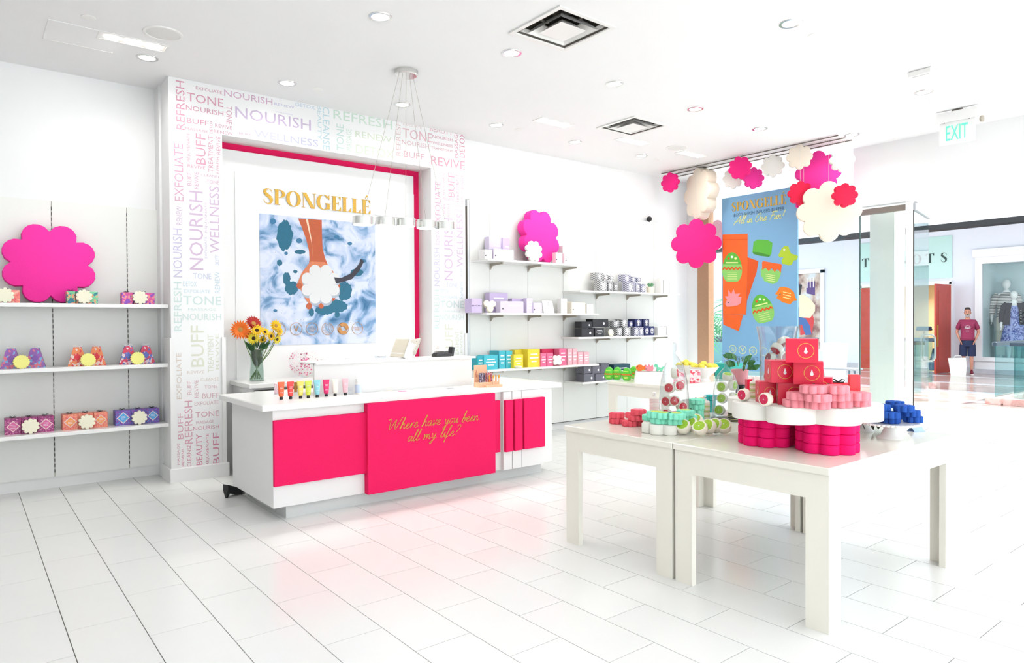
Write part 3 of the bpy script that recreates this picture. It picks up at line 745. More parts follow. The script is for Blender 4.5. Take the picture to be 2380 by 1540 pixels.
CHK = pattern('black_white_weave', 'checker', [(0, '#26262b'), (.5, '#e9e9ea')], 70); CHN = pattern('navy_white_weave', 'checker', [(0, '#2d3268'), (.5, '#e6e6ee')], 70)
g1 = 'boxes on the upper display shelf'; g2 = 'boxes on the middle display shelf'; g3 = 'coloured boxes on the lower display shelf'; g4 = 'boxes on the far display shelves'
for a in [('L1', 1137, 1166, 549, LAV2, 'tall pale lavender box at the back of the upper shelf', 6.86, .1), ('L1', 1168, 1184, 552, LAV, 'narrow lavender box beside the tall one on the upper shelf', 6.84, .1), ('L1', 1147, 1194, 577, LAV2, 'wide pale lavender box in front on the upper shelf', 6.70, .1),
          ('L1', 1127, 1144, 579, PALE, 'small white box at the end of the upper shelf beside lavender boxes', 6.70, .12), ('L1', 1292, 1307, 586, BLUSH, 'blush pink box beside the pink foam flower', 6.67, .07), ('L1', 1308, 1338, 570, PALE, 'white box behind, past the pink foam flower', 6.85, .1), ('L1', 1312, 1346, 588, PALE, 'low white box past the pink foam flower', 6.69, .1)]:
    carton(*a[:5], a[5], Y=a[6], d=a[7], deco='dot', group=g1)
c = wl(1248, 540, 6.86)
flower_ob('foam_flower', .36, .12, PINK, standing(c.x + .05, 6.92, 2.235, .36, .08, .12), 'large thick hot pink foam flower standing on the upper display shelf', ph=PI / 8)
c = wl(1242, 577, 6.70)
flower_ob('foam_flower', .138, .04, WFOAM, standing(c.x, 6.73, 2.235, .138, .05), 'small white foam flower in front of the thick pink one', ph=PI / 8)
for a in [('L2', 1096, 1120, 693, LAV, 'lavender box with a row of dark dots at the shelf end', 6.72, .14, 'dots'), ('L2', 1138, 1180, 679, LAV, 'big lavender box at the back of the middle shelf', 6.86, .1, 'lines'), ('L2', 1163, 1217, 699, LAV2, 'wide pale lavender box in front on the middle shelf', 6.70, .1, 'dot'),
          ('L2', 1190, 1220, 693, LAV, 'lavender box behind the wide pale one on the middle shelf', 6.82, .08, 'dot'), ('L2', 1224, 1238, 692, LAV2, 'upright narrow lavender box on the middle shelf', 6.72, .07, 'lines'), ('L2', 1240, 1260, 703, LAV2, 'short lavender box beside the leaning white card', 6.70, .12, 'dot'),
          ('L2', 1304, 1318, 693, PALE, 'upright white box on the middle shelf', 6.74, .08, 'lines'), ('L2', 1329, 1361, 702, CRM, 'wide cream box on the middle shelf', 6.72, .14, 'dot'), ('L2', 1364, 1379, 706, PALE, 'small white box at the end of the middle shelf', 6.72, .12, 'lines'), ('L2', 1319, 1330, 700, CRM, 'cream box tucked behind the wide cream one', 6.84, .1, 'dot')]:
    carton(*a[:5], a[5], Y=a[6], d=a[7], deco=a[8], group=g2)
c = wl(1262, 722, 6.74)
t = thing('tent_card', 'white printed card leaning back on the middle shelf', 'card', (wl(1279, 722, 6.72).x, 6.74, 1.585))
MB(RX(-.25)).box(-.09, 0, 0, .09, .008, .17).ob('card', PALE, t)
for k in range(4): MB(RX(-.25)).box(-.06, -.0015, .04 + k * .03, .06, 0, .046 + k * .03).ob('print_line', LINE, t)
MB().tube([(0, .01, .15), (0, .07, .0)], .004, 5).ob('easel_leg', PALE, t)
c = wl(1140, 708, 6.69)
flower_ob('flower_sponge', .085, .05, CREAM, standing(c.x, 6.71, 1.585, .085, .35, -.3), 'cream sponge leaning on the lavender boxes', 'sponge', n=3, k=.5, ph=.5)
for a in [('L3', 1125, 1157, 826, TEAL2, 'low aqua box in front on the lower shelf', 6.70, .14), ('L3', 1110, 1124, 828, TEAL, 'teal box beside the low aqua one, partly behind the tester stand', 6.72, .14), ('L3', 1160, 1175, 815, TEAL2, 'tall aqua box beside the yellow ones', 6.76, .2), ('L3', 1176, 1191, 815, TEAL2, 'second tall aqua box, next to the yellow ones', 6.76, .15),
          ('L3', 1194, 1216, 824, YEL, 'low yellow box in front on the lower shelf', 6.70, .1), ('L3', 1227, 1255, 812, YEL, 'tall wide yellow box on the lower shelf', 6.72, .18), ('L3', 1196, 1213, 813, YEL, 'yellow box behind the low yellow one', 6.84, .1), ('L3', 1257, 1270, 821, ROSE, 'small rose box in front, beside the yellow boxes', 6.70, .1), ('L3', 1272, 1286, 821, ROSE, 'small rose box in front, beside the white sponge', 6.70, .1),
          ('L3', 1260, 1292, 811, CRIM, 'crimson box behind the small rose boxes', 6.86, .1), ('L3', 1300, 1317, 810, ROSE, 'tall rose box next to the pale pink ones', 6.74, .11), ('L3', 1319, 1330, 810, LROSE, 'tall pale pink box, first of two', 6.74, .16), ('L3', 1331, 1342, 810, LROSE, 'tall pale pink box, second of two', 6.74, .16), ('L3', 1344, 1356, 818, LROSE, 'short pale pink box, first of two', 6.72, .16), ('L3', 1357, 1369, 818, LROSE, 'short pale pink box at the end of the lower shelf', 6.72, .16)]:
    carton(*a[:5], a[5], Y=a[6], d=a[7], deco='lines', group=g3)
c = wl(1205, 842, 6.67)
tag(MB(T(c.x, 6.675, .90)).lathe([(.03, 0), (.048, .008), (.05, .022), (.03, .032)], 18).ob('soap_bar', CREAM, None, True), 'white oval soap in front of the low yellow box', 'soap')
c = wl(1295, 830, 6.68)
flower_ob('flower_sponge', .075, .04, WFOAM, standing(c.x, 6.69, .90, .075, .2, -.2), 'white sponge propped between the rose boxes', 'sponge', n=4, k=.45)
def wset(x, m, wv, nm):
    for (a, b, yt, yb, r) in [(0, 18, 633, 650, 'upper row, largest'), (19, 30, 638, 650, 'upper row, middle'), (33, 42, 640, 650, 'upper row, smallest'), (9, 28, 650, 667, 'lower row, largest'), (30, 40, 652, 667, 'lower row, middle'), (43, 52, 655, 667, 'lower row, smallest')]:
        carton('R1', x + a, x + b, yt + (x - 1384) * .07, wv, f'{nm} woven-print box, {r}', Y=6.74 if 'upper' not in r else 6.82, d=.1, ybot=(yb + (x - 1384) * .07) if 'upper' in r else None, deco='skull', group=g4)
wset(1384, CHAR, CHK, 'black and white'); wset(1448, NAVY, CHN, 'navy and white')
for a in [(1536, 1541, 645, 'slim white bottle box beside the succulent'), (1543, 1555, 650, 'white cube box past the succulent'), (1556, 1566, 656, 'small white box at the end of the far top shelf')]:
    carton('R1', a[0], a[1], a[2], PALE, a[3], Y=6.76, d=.1, deco='seal', group=g4)
p = wl(1514, 672, 6.76)
t = thing('succulent_pot', 'small green succulent in a cream pot on the far shelf', 'plant', (p.x, 6.78, 1.895))
MB().lathe([(.05, 0), (.062, .09), (.058, .095)], 14).ob('pot', CRM, t, True)
LEAF = mat('succulent_leaf', '#6fa57b', .5, vary=.2)
for k in range(12):
    a = k * 2.4; r = .02 + .004 * k
    MB(T(0, 0, .09) @ RZ(a) @ RY(.35 + .06 * k)).lathe([(.004, 0), (.013, .025), (.010, .05), (.001, .075)], 6).ob('leaf', LEAF, t, True)
r2 = [(1352, 1377, 747, 762, CHAR, 'charcoal box at the shelf end, upper row', 'seal'), (1352, 1380, 763, None, CHAR, 'charcoal box at the shelf end, lower row', 'seal'), (1378, 1414, 741, 760, CHAR, 'wide charcoal box in the upper row', 'seal'), (1383, 1404, 762, None, CHAR, 'charcoal box with small prints, lower row', 'lines'),
      (1426, 1440, 745, 759, CHK, 'black and white box in the upper row next to charcoal ones', 'skull'), (1444, 1459, 741, 759, CHK, 'taller black and white box in the upper row', 'skull'), (1434, 1446, 761, None, CHK, 'black and white box beside the white disc', 'skull'), (1451, 1466, 759, None, CHK, 'black and white box in the lower row before the navy ones', 'skull'),
      (1461, 1472, 746, 759, NAVY, 'small navy box in the upper row', 'skull'), (1476, 1492, 741, 759, NAVY, 'navy box in the upper row, first large one', 'skull'), (1496, 1509, 741, 759, NAVY, 'navy box in the upper row, last one', 'skull'), (1475, 1485, 760, None, CHN, 'navy woven box in the lower row, first', 'skull'), (1486, 1496, 760, None, CHN, 'navy woven box in the lower row, second', 'skull'),
      (1498, 1509, 758, None, NAVY, 'navy box in the lower row, third', 'skull'), (1510, 1521, 758, None, NAVY, 'navy box in the lower row, fourth', 'skull'), (1529, 1549, 760, None, PALE, 'white box in the far middle shelf, beside the navy ones', 'lines'), (1551, 1571, 758, None, PALE, 'white box at the very end of the far middle shelf', 'lines')]
for a in r2: carton('R2', a[0], a[1], a[2], a[4], a[5], Y=6.72 if a[3] is None else 6.76, d=.14, ybot=a[3], deco=a[6], group=g4)
c = wl(1421, 769, 6.68)
tag(MB(T(c.x, 6.69, 1.268 + .05) @ RX(PI / 2 - .15)).lathe([(.04, -.012), (.05, -.006), (.05, .006), (.04, .012)], 20).ob('disc_sponge', CREAM, None, True), 'white disc sponge leaning on the charcoal boxes', 'sponge')
for a in [(1357, 1375, 851, 868, 'slate grey box in the upper row, first'), (1377, 1396, 851, 868, 'slate grey box in the upper row, second'), (1358, 1382, 869, None, 'slate grey box in the lower row, first'), (1384, 1410, 869, None, 'slate grey box in the lower row, second')]:
    carton('R3', a[0], a[1], a[2], GREY, a[4], Y=6.70, d=.16, ybot=a[3], deco='seal', group=g4)
carton('R3', 1398, 1416, 844, GREY, 'tall slate grey box behind the others', Y=6.86, d=.1, deco='seal', group=g4)
carton('R3', 1427, 1465, 847, DTEAL, 'dark teal box behind the green egg tins', Y=6.80, d=.14, deco='lines', group=g4)
# ================================================================ words printed on the portal
def ramp(stops, t):
    for (a, ca), (b, cb) in zip(stops[:-1], stops[1:]):
        if t <= b:
            f = max(0, min(1, (t - a) / (b - a)))
            return '#%02x%02x%02x' % tuple(int(round(int(ca[i:i + 2], 16) * (1 - f) + int(cb[i:i + 2], 16) * f)) for i in (1, 3, 5))
    return stops[-1][1]
PILL = [(0.0, '#d88aa6'), (.45, '#da9cb2'), (.8, '#dab8c0'), (1.1, '#e0dcc8'), (1.4, '#d4e2d2'), (1.75, '#cadee4'), (2.1, '#cbcbe2'), (2.5, '#d4b4cc'), (3.0, '#d8a4b8'), (3.75, '#da9cb0')]
LINT = [(1.5, '#da9cb0'), (2.1, '#d4a2ba'), (2.5, '#cac2de'), (2.9, '#c2dae6'), (3.3, '#cae2d6'), (3.7, '#dadec8'), (4.1, '#e0bcc4'), (4.83, '#d894aa')]
def wcol(x, z, lintel):
    i = round((x if lintel else z) * 5) / 5
    return mat(('print_l_%.1f' if lintel else 'print_p_%.1f') % i, ramp(LINT if lintel else PILL, i), .6, vary=0.0)
FA = T(0, AY, 0) @ WALLF
def put(s, x0, y0, x1, y1, d, lintel=False, dx=0.0):
    xc, yc = (x0 + x1) / 2, (y0 + y1) / 2
    a, b = wl(x0, yc, AY), wl(x1, yc, AY); c1, c2 = wl(xc, y0, AY), wl(xc, y1, AY)
    W = b.x - a.x; Hh = c1.z - c2.z
    if d == 'h':
        sl = (748 - yc) / (3215 - xc); Hh = max(.4 * Hh, Hh * (1 - abs(sl) * (x1 - x0) / (y1 - y0)))
    z = (c1.z + c2.z) / 2; x = (a.x + b.x) / 2 + dx
    m = wcol(x, z, lintel)
    if d == 'h': word(s, m, arch, FA, x, z, W, Hh)
    else: word(s, m, arch, FA, x, z, Hh, W, PI / 2 if d == 'u' else -PI / 2)
PW = """REFRESH 409 188 429 301 u;EXFOLIATE 455 201 516 219 h;TONE 434 214 519 250 h;NOURISH 432 243 519 270 h;BUFF 434 273 485 293 h;MASSAGE 431 295 484 309 h;DETOX 487 280 494 310 u;REJUVENATE 434 309 443 375 u;BUFF 455 311 478 382 u;TREATMENT 484 315 495 400 u;REVIVE 503 317 512 359 u;REFRESH 503 366 510 403 u;EXFOLIATE 405 334 426 467 u;REVIVE 436 381 477 394 h;BUFF 435 400 445 431 u;REVIVE 452 400 461 439 u;CLEANSE 467 403 511 414 h;TONE 480 417 509 429 h;NOURISH 440 444 472 627 u;WELLNESS 487 433 510 588 u;RENEW 410 479 423 522 u;NOURISH 402 531 423 644 u;TONE 449 634 491 649 h;RENEW 499 631 511 681 u;BUFF 500 593 509 616 u;REJUVENATE 476 470 482 540 u;EXFOLIATE 476 550 481 600 u;DETOX 425 653 457 666 h;EXFOLIATE 427 672 489 681 h;TONE 426 687 514 709 h;MASSAGE 437 716 502 722 h;NOURISH 424 728 514 744 h;REFRESH 404 655 422 769 u;BUFF 444 756 474 852 u;TREATMENT 483 777 496 865 u;REVIVE 501 775 509 858 u;EXFOLIATE 410 820 422 927 u;REVIVE 435 860 475 869 h;CLEANSE 466 876 508 886 h;TONE 475 894 505 903 h;BUFF 435 885 445 917 u;REVIVE 452 883 461 924 u;BUFF 470 912 508 926 h;EXFOLIATE 452 930 508 942 h;REFRESH 429 931 447 1031 u;TONE 454 953 509 970 h;MASSAGE 456 975 497 985 h;NOURISH 449 986 509 1000 h;BUFF 413 960 426 1020 u;BEAUTY 456 1008 470 1080 u;REJUVENATE 479 1007 487 1080 u;BUFF 495 1005 510 1078 u;CLEANSE 435 1033 444 1085 u;REFRESH 422 1043 428 1083 u;MASSAGE 412 1030 417 1080 u"""
LW = """REVIVE 500 287 539 302 h;RENEW 497 301 541 315 h;NOURISH 521 208 633 245 h;RENEW 638 238 684 253 h;DETOX 687 238 732 255 h;NOURISH 547 247 722 304 h;TONE 526 247 539 289 d;WELLNESS 591 301 739 342 h;BEAUTY 738 245 747 325 d;CLEANSE 750 249 766 348 d;REFRESH 775 254 911 302 h;TONE 782 288 799 350 u;RENEW 826 303 910 333 h;DETOX 827 335 915 370 h;REFRESH 920 279 931 362 u;EXFOLIATE 937 286 980 299 h;TONE 936 297 1004 332 h;NOURISH 934 324 997 346 h;BUFF 938 350 986 372 h;BEAUTY 999 294 1052 315 h;NOURISH 1005 313 1052 329 h;WELLNESS 1005 328 1052 343 h;TRANSFORM 1002 340 1051 354 h;REVIVE 1002 362 1080 395 h;MASSAGE 1056 305 1064 367 u;DETOX 1068 308 1080 366 u;BUFF 556 307 584 316 h;MASSAGE 805 300 817 350 u;WELLNESS 640 260 680 266 h"""
for it in PW.split(';'):
    s, a, b, c_, d, o_ = it.split(); a, b, c_, d = map(float, (a, b, c_, d))
    put(s, a, b, c_, d, o_)
    if b > 305: put(s, a, b, c_, d, o_, dx=2.835)
for it in LW.split(';'):
    s, a, b, c_, d, o_ = it.split(); put(s, *map(float, (a, b, c_, d)), o_, True)

# ================================================================ gold shop sign: high-contrast roman capitals
def arc_ring(m, c, R, r, a0, a1, n=22, ci=None):
    ci = ci or c
    o = [(c[0] + R[0] * math.cos(a0 + (a1 - a0) * i / n), c[1] + R[1] * math.sin(a0 + (a1 - a0) * i / n)) for i in range(n + 1)]
    q = [(ci[0] + r[0] * math.cos(a0 + (a1 - a0) * i / n), ci[1] + r[1] * math.sin(a0 + (a1 - a0) * i / n)) for i in range(n + 1)]
    for i in range(n): m.plate([o[i], o[i + 1], q[i + 1], q[i]], 0, .012)
def bar(m, x0, y0, x1, y1): m.plate([(x0, y0), (x1, y0), (x1, y1), (x0, y1)], 0, .012)
class Layered:
    """lifts each stroke of a letter a hair above the last so that overlapping strokes never share a face"""
    def __init__(self, m): self.m = m; self.k = 0
    def plate(self, P, z=0, t=.012):
        self.k += 1; return self.m.plate(P, z, t + .0007 * self.k)
def roman(ch, m):
    h = .035
    m = Layered(m)
    if ch in 'ELÉ':
        bar(m, .08, 0, .28, 1); bar(m, 0, 0, .60, h); m.plate([(.60, 0), (.60, .28), (.575, .28), (.46, h), (.46, 0)], 0, .012)
        if ch == 'L': bar(m, 0, 1 - h, .38, 1)
        else:
            bar(m, 0, 1 - h, .58, 1); m.plate([(.58, 1), (.46, 1 - h), (.56, .76), (.58, .76)], 0, .012); bar(m, .28, .5, .46, .5 + h); m.plate([(.46, .40), (.46, .64), (.44, .64), (.44, .40)], 0, .012)
        if ch == 'É': m.plate([(.24, 1.10), (.27, 1.10), (.45, 1.30), (.33, 1.32)], 0, .012)
        return .66
    if ch == 'P':
        bar(m, .08, 0, .27, 1); bar(m, 0, 0, .36, h); bar(m, 0, 1 - h, .36, 1)
        arc_ring(m, (.30, .735), (.36, .265), (.19, .235), -PI / 2, PI / 2); return .72
    if ch == 'O': arc_ring(m, (.43, .5), (.43, .52), (.23, .485), 0, 2 * PI, 36); return .92
    if ch == 'N':
        bar(m, .09, 0, .12, 1); bar(m, 0, 0, .21, h); bar(m, 0, 1 - h, .2, 1); bar(m, .76, -.02, .79, 1); bar(m, .67, 1 - h, .88, 1)
        m.plate([(.06, 1), (.28, 1), (.79, 0), (.79, -.02), (.58, -.02)], 0, .012); return .92
    if ch == 'G':
        arc_ring(m, (.44, .5), (.44, .52), (.24, .485), .22 * PI, 1.86 * PI, 30)
        bar(m, .62, .04, .80, .44); bar(m, .52, .44 - h, .88, .44); m.plate([(.76, .70), (.79, .70), (.79, 1.0), (.77, 1.0), (.70, .86)], 0, .012); return .94
    if ch == 'T':
        bar(m, .27, 0, .46, 1); bar(m, .17, 0, .56, h); bar(m, 0, 1 - h, .73, 1); m.plate([(0, 1), (0, .74), (.03, .74), (.14, 1 - h)], 0, .012); m.plate([(.73, 1), (.59, 1 - h), (.70, .74), (.73, .74)], 0, .012); return .80
    if ch == 'A':
        m.plate([(.10, 0), (.13, 0), (.45, .98), (.42, 1.0)], 0, .012); m.plate([(.36, 1.0), (.46, 1.0), (.84, 0), (.62, 0)], 0, .012); bar(m, .22, .30, .62, .30 + h); bar(m, 0, 0, .24, h); bar(m, .53, 0, .92, h); return .95
    if ch == 'B':
        bar(m, .08, 0, .27, 1); bar(m, 0, 0, .36, h); bar(m, 0, 1 - h, .36, 1); arc_ring(m, (.30, .76), (.30, .24), (.15, .21), -PI / 2, PI / 2); arc_ring(m, (.30, .26), (.37, .27), (.19, .235), -PI / 2, PI / 2); return .74
    if ch == 'S':
        pts = [(.53, .72, .02), (.50, .88, .03), (.36, .985, .035), (.20, .95, .10), (.10, .82, .17), (.14, .66, .19), (.30, .54, .21), (.45, .40, .20), (.50, .22, .17), (.42, .06, .09), (.26, .015, .035), (.10, .10, .03), (.05, .28, .02)]
        for (x0, y0, w0), (x1, y1, w1) in zip(pts[:-1], pts[1:]):
            l_ = math.hypot(x1 - x0, y1 - y0); nx, ny = -(y1 - y0) / l_, (x1 - x0) / l_
            m.plate([(x0 + nx * w0 / 2, y0 + ny * w0 / 2), (x0 - nx * w0 / 2, y0 - ny * w0 / 2), (x1 - nx * w1 / 2, y1 - ny * w1 / 2), (x1 + nx * w1 / 2, y1 + ny * w1 / 2)], 0, .012)
        return .62
def shop_sign(parent, F, x0, y0, W, Hh, m, name='gold_letter'):
    s = 'SPONGELLÉ'; adv = [roman(c_, MB()) for c_ in s]; tot = sum(adv) - .06; x = 0
    for c_, a in zip(s, adv):
        mb = MB(F @ T(x0 + x / tot * W, y0, 0) @ S(W / tot, Hh, .3)); roman(c_, mb); mb.ob(name, m, parent); x += a
a = wl(611, 476, 7.185); b = wl(861, 496, 7.185)
sg = thing('shop_sign', 'gold SPONGELLÉ lettering mounted on the white niche board', 'sign', (a.x, 7.185, 2.708))
shop_sign(sg, WALLF, 0, 0, b.x - a.x, .158, GOLD)

# ================================================================ poster of a hand holding a white flower sponge in foamy water
PY = 7.186
pc = [wl(603, 500, PY), wl(871.5, 516, PY), wl(872, 797, PY), wl(603, 799, PY)]
px0, px1_, pz0, pz1 = pc[0].x, pc[1].x, 1.243, 2.60
PB = Vector(((px0 + px1_) / 2, PY, pz0))
po = thing('wall_poster', 'blue foam poster with a hand holding a white flower sponge', 'poster', PB)
def foam_mat():
    m = bpy.data.materials.new('poster_foam'); m.use_nodes = True; nt = m.node_tree; b_ = nt.nodes['Principled BSDF']; b_.inputs['Roughness'].default_value = .45
    tc = nt.nodes.new('ShaderNodeTexCoord'); n1 = nt.nodes.new('ShaderNodeTexNoise'); n1.inputs['Scale'].default_value = 4.5; n1.inputs['Detail'].default_value = 10; n1.inputs['Distortion'].default_value = 1.2
    nt.links.new(tc.outputs['Object'], n1.inputs['Vector'])
    cr = nt.nodes.new('ShaderNodeValToRGB'); el = cr.color_ramp.elements; el[0].position = .30; el[0].color = lin('#24648e'); el[1].position = .40; el[1].color = lin('#7c9fc6')
    e = el.new(.47); e.color = lin('#b4c4de'); e = el.new(.58); e.color = lin('#d6dcec')
    nt.links.new(n1.outputs['Fac'], cr.inputs[0]); nt.links.new(cr.outputs[0], b_.inputs['Base Color']); return m
MB(T(-PB.x, -PB.y, -PB.z)).box(px0, PY, pz0, px1_, PY + .006, pz1).ob('print_sheet', foam_mat(), po)
def zp(x, y):  # measured on an enlargement of the poster
    v = wl(580 + x / 3.949, 420 + y / 3.949, PY); return (v.x - PB.x, v.z - PB.z)
def shape(pts, m, name, lv, conv=zp):
    P = [conv(*q) for q in pts]
    return MB(WALLF).plate(P, .0006 * lv, .0003).ob(name, m, po)
def blob(cx, cy, rx, ry, n=22, j=.16, seed=0):
    r = random.Random(seed); return [(cx + rx * (1 + r.uniform(-j, j)) * math.cos(2 * PI * i / n), cy + ry * (1 + r.uniform(-j, j)) * math.sin(2 * PI * i / n)) for i in range(n)]
PT = mat('print_teal', '#07607c', .45, vary=.12, scale=25); PT2 = mat('print_blue', '#2f6f98', .45, vary=.15, scale=25)
for i, (cx, cy, rx, ry, m) in enumerate([(322, 500, 72, 135, PT), (275, 752, 26, 28, PT), (340, 900, 34, 60, PT), (385, 985, 60, 62, PT), (465, 652, 50, 20, PT), (455, 550, 28, 24, PT2), (420, 832, 20, 16, PT), (215, 372, 30, 26, PT2), (800, 515, 26, 16, PT2),
                                         (870, 1010, 70, 90, PT), (800, 1150, 95, 60, PT), (690, 1190, 90, 40, PT), (985, 840, 60, 34, PT), (805, 1225, 24, 30, PT), (568, 1205, 24, 40, PT), (235, 1190, 18, 14, PT2), (920, 575, 22, 16, PT2), (1040, 735, 28, 20, PT2), (335, 665, 18, 15, PT2)]):
    shape(blob(cx, cy, rx, ry, n=30, j=.12, seed=i), m, 'print_water', .6 + .05 * i)
r = random.Random(5); mb = MB(WALLF)
for i in range(150):
    x, y = r.uniform(120, 1120), r.uniform(400, 1440)
    if 480 < x < 840 and y < 1150: continue
    P = zp(x, y); q = r.choice((2.5, 3, 4, 6)) * .0006
    mb.plate([(P[0] + q * math.cos(k), P[1] + q * math.sin(k)) for k in (0, 1.05, 2.1, 3.14, 4.2, 5.2)], .0012, .0004)
o = mb.ob('print_specks', mat('print_dark_blue', '#33597a', .5), po); o['kind'] = 'stuff'
SK = mat('print_skin', '#b9552b', .45, vary=.12, scale=20); SK2 = mat('print_skin_light', '#cf7750', .45, vary=.08, scale=20)
shape([(445, 345), (662, 360), (664, 500), (670, 620), (690, 700), (720, 780), (640, 820), (540, 800), (550, 720), (545, 640), (520, 540), (480, 430)], SK, 'print_arm', 3)
shape([(560, 740), (690, 745), (730, 790), (800, 870), (830, 960), (820, 1010), (760, 1090), (560, 1140), (520, 1100), (470, 1000), (440, 985), (436, 945), (480, 840)], SK2, 'print_hand', 4)
shape([(515, 350), (535, 352), (565, 520), (580, 700), (566, 560)], mat('print_shine', '#f6cdb2', .4), 'print_highlight', 5)
for cx, cy, q in [(456, 962, 26), (545, 1150, 27), (655, 1146, 25), (762, 1078, 24), (812, 965, 20)]: shape([(cx + q * math.cos(k * .5), cy + 1.1 * q * math.sin(k * .5)) for k in range(12)], SK, 'print_fingertip', 5)
PWH = mat('print_sponge_white', '#dcdcdc', .5, vary=.01); PSH = mat('print_sponge_grey', '#a9b2bf', .5, vary=.02)
fp = flower_poly(184, 8, .30, PI / 8)
shape([(652 + x * 1.0 + 3, 962 + y * 1.02 + 8) for x, y in fp], PSH, 'print_sponge_rim', 6)
shape([(650 + x, 948 + y * 1.02) for x, y in fp], PWH, 'print_sponge', 7)
for k_ in range(8):
    a_ = k_ * PI / 4 + PI / 8 + PI / 8; shape([(650 + 184 * q_ * math.cos(a_ + e_), 948 + 187 * q_ * math.sin(a_ + e_)) for q_, e_ in ((.56, 0), (.79, .012), (.79, -.012))], PSH, 'print_petal_fold', 7.6)
shape([(775, 885), (840, 890), (930, 850), (1005, 760), (1020, 715), (1050, 735), (1010, 820), (940, 900), (850, 930), (790, 940)], mat('print_ribbon', '#2b2836', .5), 'print_ribbon', 8)
GICON = mat('print_gold', '#b98247', .4, metal=.2)
def zi(x, y):
    v = wl(x, y, PY); return (v.x - PB.x, v.z - PB.z)
for k, (x, y) in enumerate([(649, 765.5), (688, 764), (725, 764), (761, 764), (797, 763.2), (830.5, 763)]):
    c_ = zi(x, y); R_ = .068
    ring = MB(WALLF @ T(c_[0], c_[1], .0052))
    ci = circle(R_, 28); ring.rings([[(a_, b_, 0) for a_, b_ in ci], [(a_, b_, .0006) for a_, b_ in ci], [(a_ * .93, b_ * .93, .0006) for a_, b_ in ci]], False, False).ob('badge_ring', GICON, po)
    Fi = WALLF @ T(c_[0], c_[1], .0055)
    if k == 0:
        for s_, yy in (('ALL', .022), ('SKIN', 0), ('TYPES', -.022)): word_h(s_, GICON, po, Fi, 0, yy, .016)
    if k == 1: word_h('V', GICON, po, Fi, 0, 0, .07, stretch=.9)
    if k == 2:
        for s_, yy in (('100%', .022), ('PARABEN', 0), ('FREE', -.022)): word_h(s_, GICON, po, Fi, 0, yy, .015)
    if k == 3:
        MB(Fi).tube([(-.012, .03, 0), (-.010, .03, 0), (-.010, .008, 0), (-.026, -.026, 0), (.026, -.026, 0), (.010, .008, 0), (.010, .03, 0), (.012, .03, 0)], .0015, 4).ob('badge_flask', GICON, po)
        for q in range(16): MB(Fi @ RZ(q * PI / 8)).box(.044, -.003, 0, .052, .003, .0005).ob('badge_tick', GICON, po)
    if k == 4:
        for a0 in (0.2, 0.2 + PI):
            m_ = MB(Fi); arc_ring(m_, (0, 0), (.062, .062), (.026, .026), a0, a0 + 2.2, 12); m_.plate([(.07 * math.cos(a0 - .05), .07 * math.sin(a0 - .05)), (.016 * math.cos(a0), .016 * math.sin(a0)), (.05 * math.cos(a0 - .7), .05 * math.sin(a0 - .7))], 0, .0006); m_.ob('badge_arrow', GICON, po)
    if k == 5:
        for s_, yy in (('CRUELTY', .010), ('FREE', -.013)): word_h(s_, GICON, po, Fi, 0, yy, .018)
# ================================================================ things on the counter and in the niche
CTZ = .872
TUBEC = [('#f4693a', 'orange'), ('#f0413c', 'red'), ('#f0e06a', 'yellow'), ('#d6e04c', 'lime'), ('#8fd2df', 'aqua'), ('#e8196b', 'magenta'), ('#f3efe2', 'cream'), ('#f6bfc9', 'pale pink')]
TX = [(653.7, 928), (675.3, 927), (698.4, 925.6), (716.5, 924.4), (737.3, 922.8), (758.3, 920.9), (778.8, 919.6), (802.6, 918)]
def cream_tube(col, nm, px, py):
    p = fl(px, py, CTZ)
    t = thing('cream_tube', f'{nm} hand cream tube standing on its black cap on the counter', 'tube', p, facing_cam(p) * .4, 'hand cream tubes on the counter')
    MB().lathe([(.013, 0), (.013, .016), (.010, .020)], 14).ob('cap', BLACK, t, True)
    def el(rx, ry, z): return [(rx * math.cos(2 * PI * i / 16), ry * math.sin(2 * PI * i / 16), z) for i in range(16)]
    MB().rings([el(.008, .008, .018), el(.019, .018, .026), el(.021, .017, .05), el(.024, .010, .10), el(.0265, .003, .128), el(.027, .002, .138)]).ob('tube_body', mat('tube_' + nm.replace(' ', '_'), col, .35), t, True)
    for k, (w, z) in enumerate(((.013, .098), (.010, .088), (.012, .055))):
        MB(T(0, -.0135 - .002 * (k == 2), z) @ WALLF).box(-w, -.0012, 0, w, .0012, .0006).ob('print_line', LINE, t)
for (c_, nm), (x, y) in zip(TUBEC, TX): cream_tube(c_, nm, x, y)
HEX = pattern('pink_hex_print', 'voronoi', [(0, '#f6e6ea'), (.38, '#e57f9c'), (.5, '#f8eef0')], 90); AMB = mat('amber_liquid', '#c9832c', .3)
ACR = glass('clear_acrylic', '#fbfdff', 0.0, 1.3, .96)
for i, (px, py, m, w, nm) in enumerate([(645, 922, HEX, .026, 'beside the orange tube'), (687, 918, AMB, .012, 'behind the red tube'), (748, 915, AMB, .012, 'behind the magenta tube'), (770, 912, AMB, .012, 'behind the cream tube'), (791, 911, HEX, .024, 'behind the pale pink tube')]):
    p = fl(px, py - 6, CTZ)
    t = thing('sample_vial', f'small clear sample stand with {"amber vial" if m is AMB else "pink printed card"} {nm}', 'sample', p, facing_cam(p) * .5)
    MB().cbox(-.03, -.012, 0, .03, .012, .006, .001).ob('acrylic_foot', ACR, t)
    MB().cbox(-w, -.006, .006, w, .006, .092, .001).ob('sample_card', m, t)
p = fl(833, 915, CTZ)
t = thing('lotion_bottle', 'small white lotion bottle with pale blue label on the counter', 'bottle', p)
MB().lathe([(.024, 0), (.026, .004), (.026, .088), (.020, .096)], 20).ob('bottle', PALE, t, True)
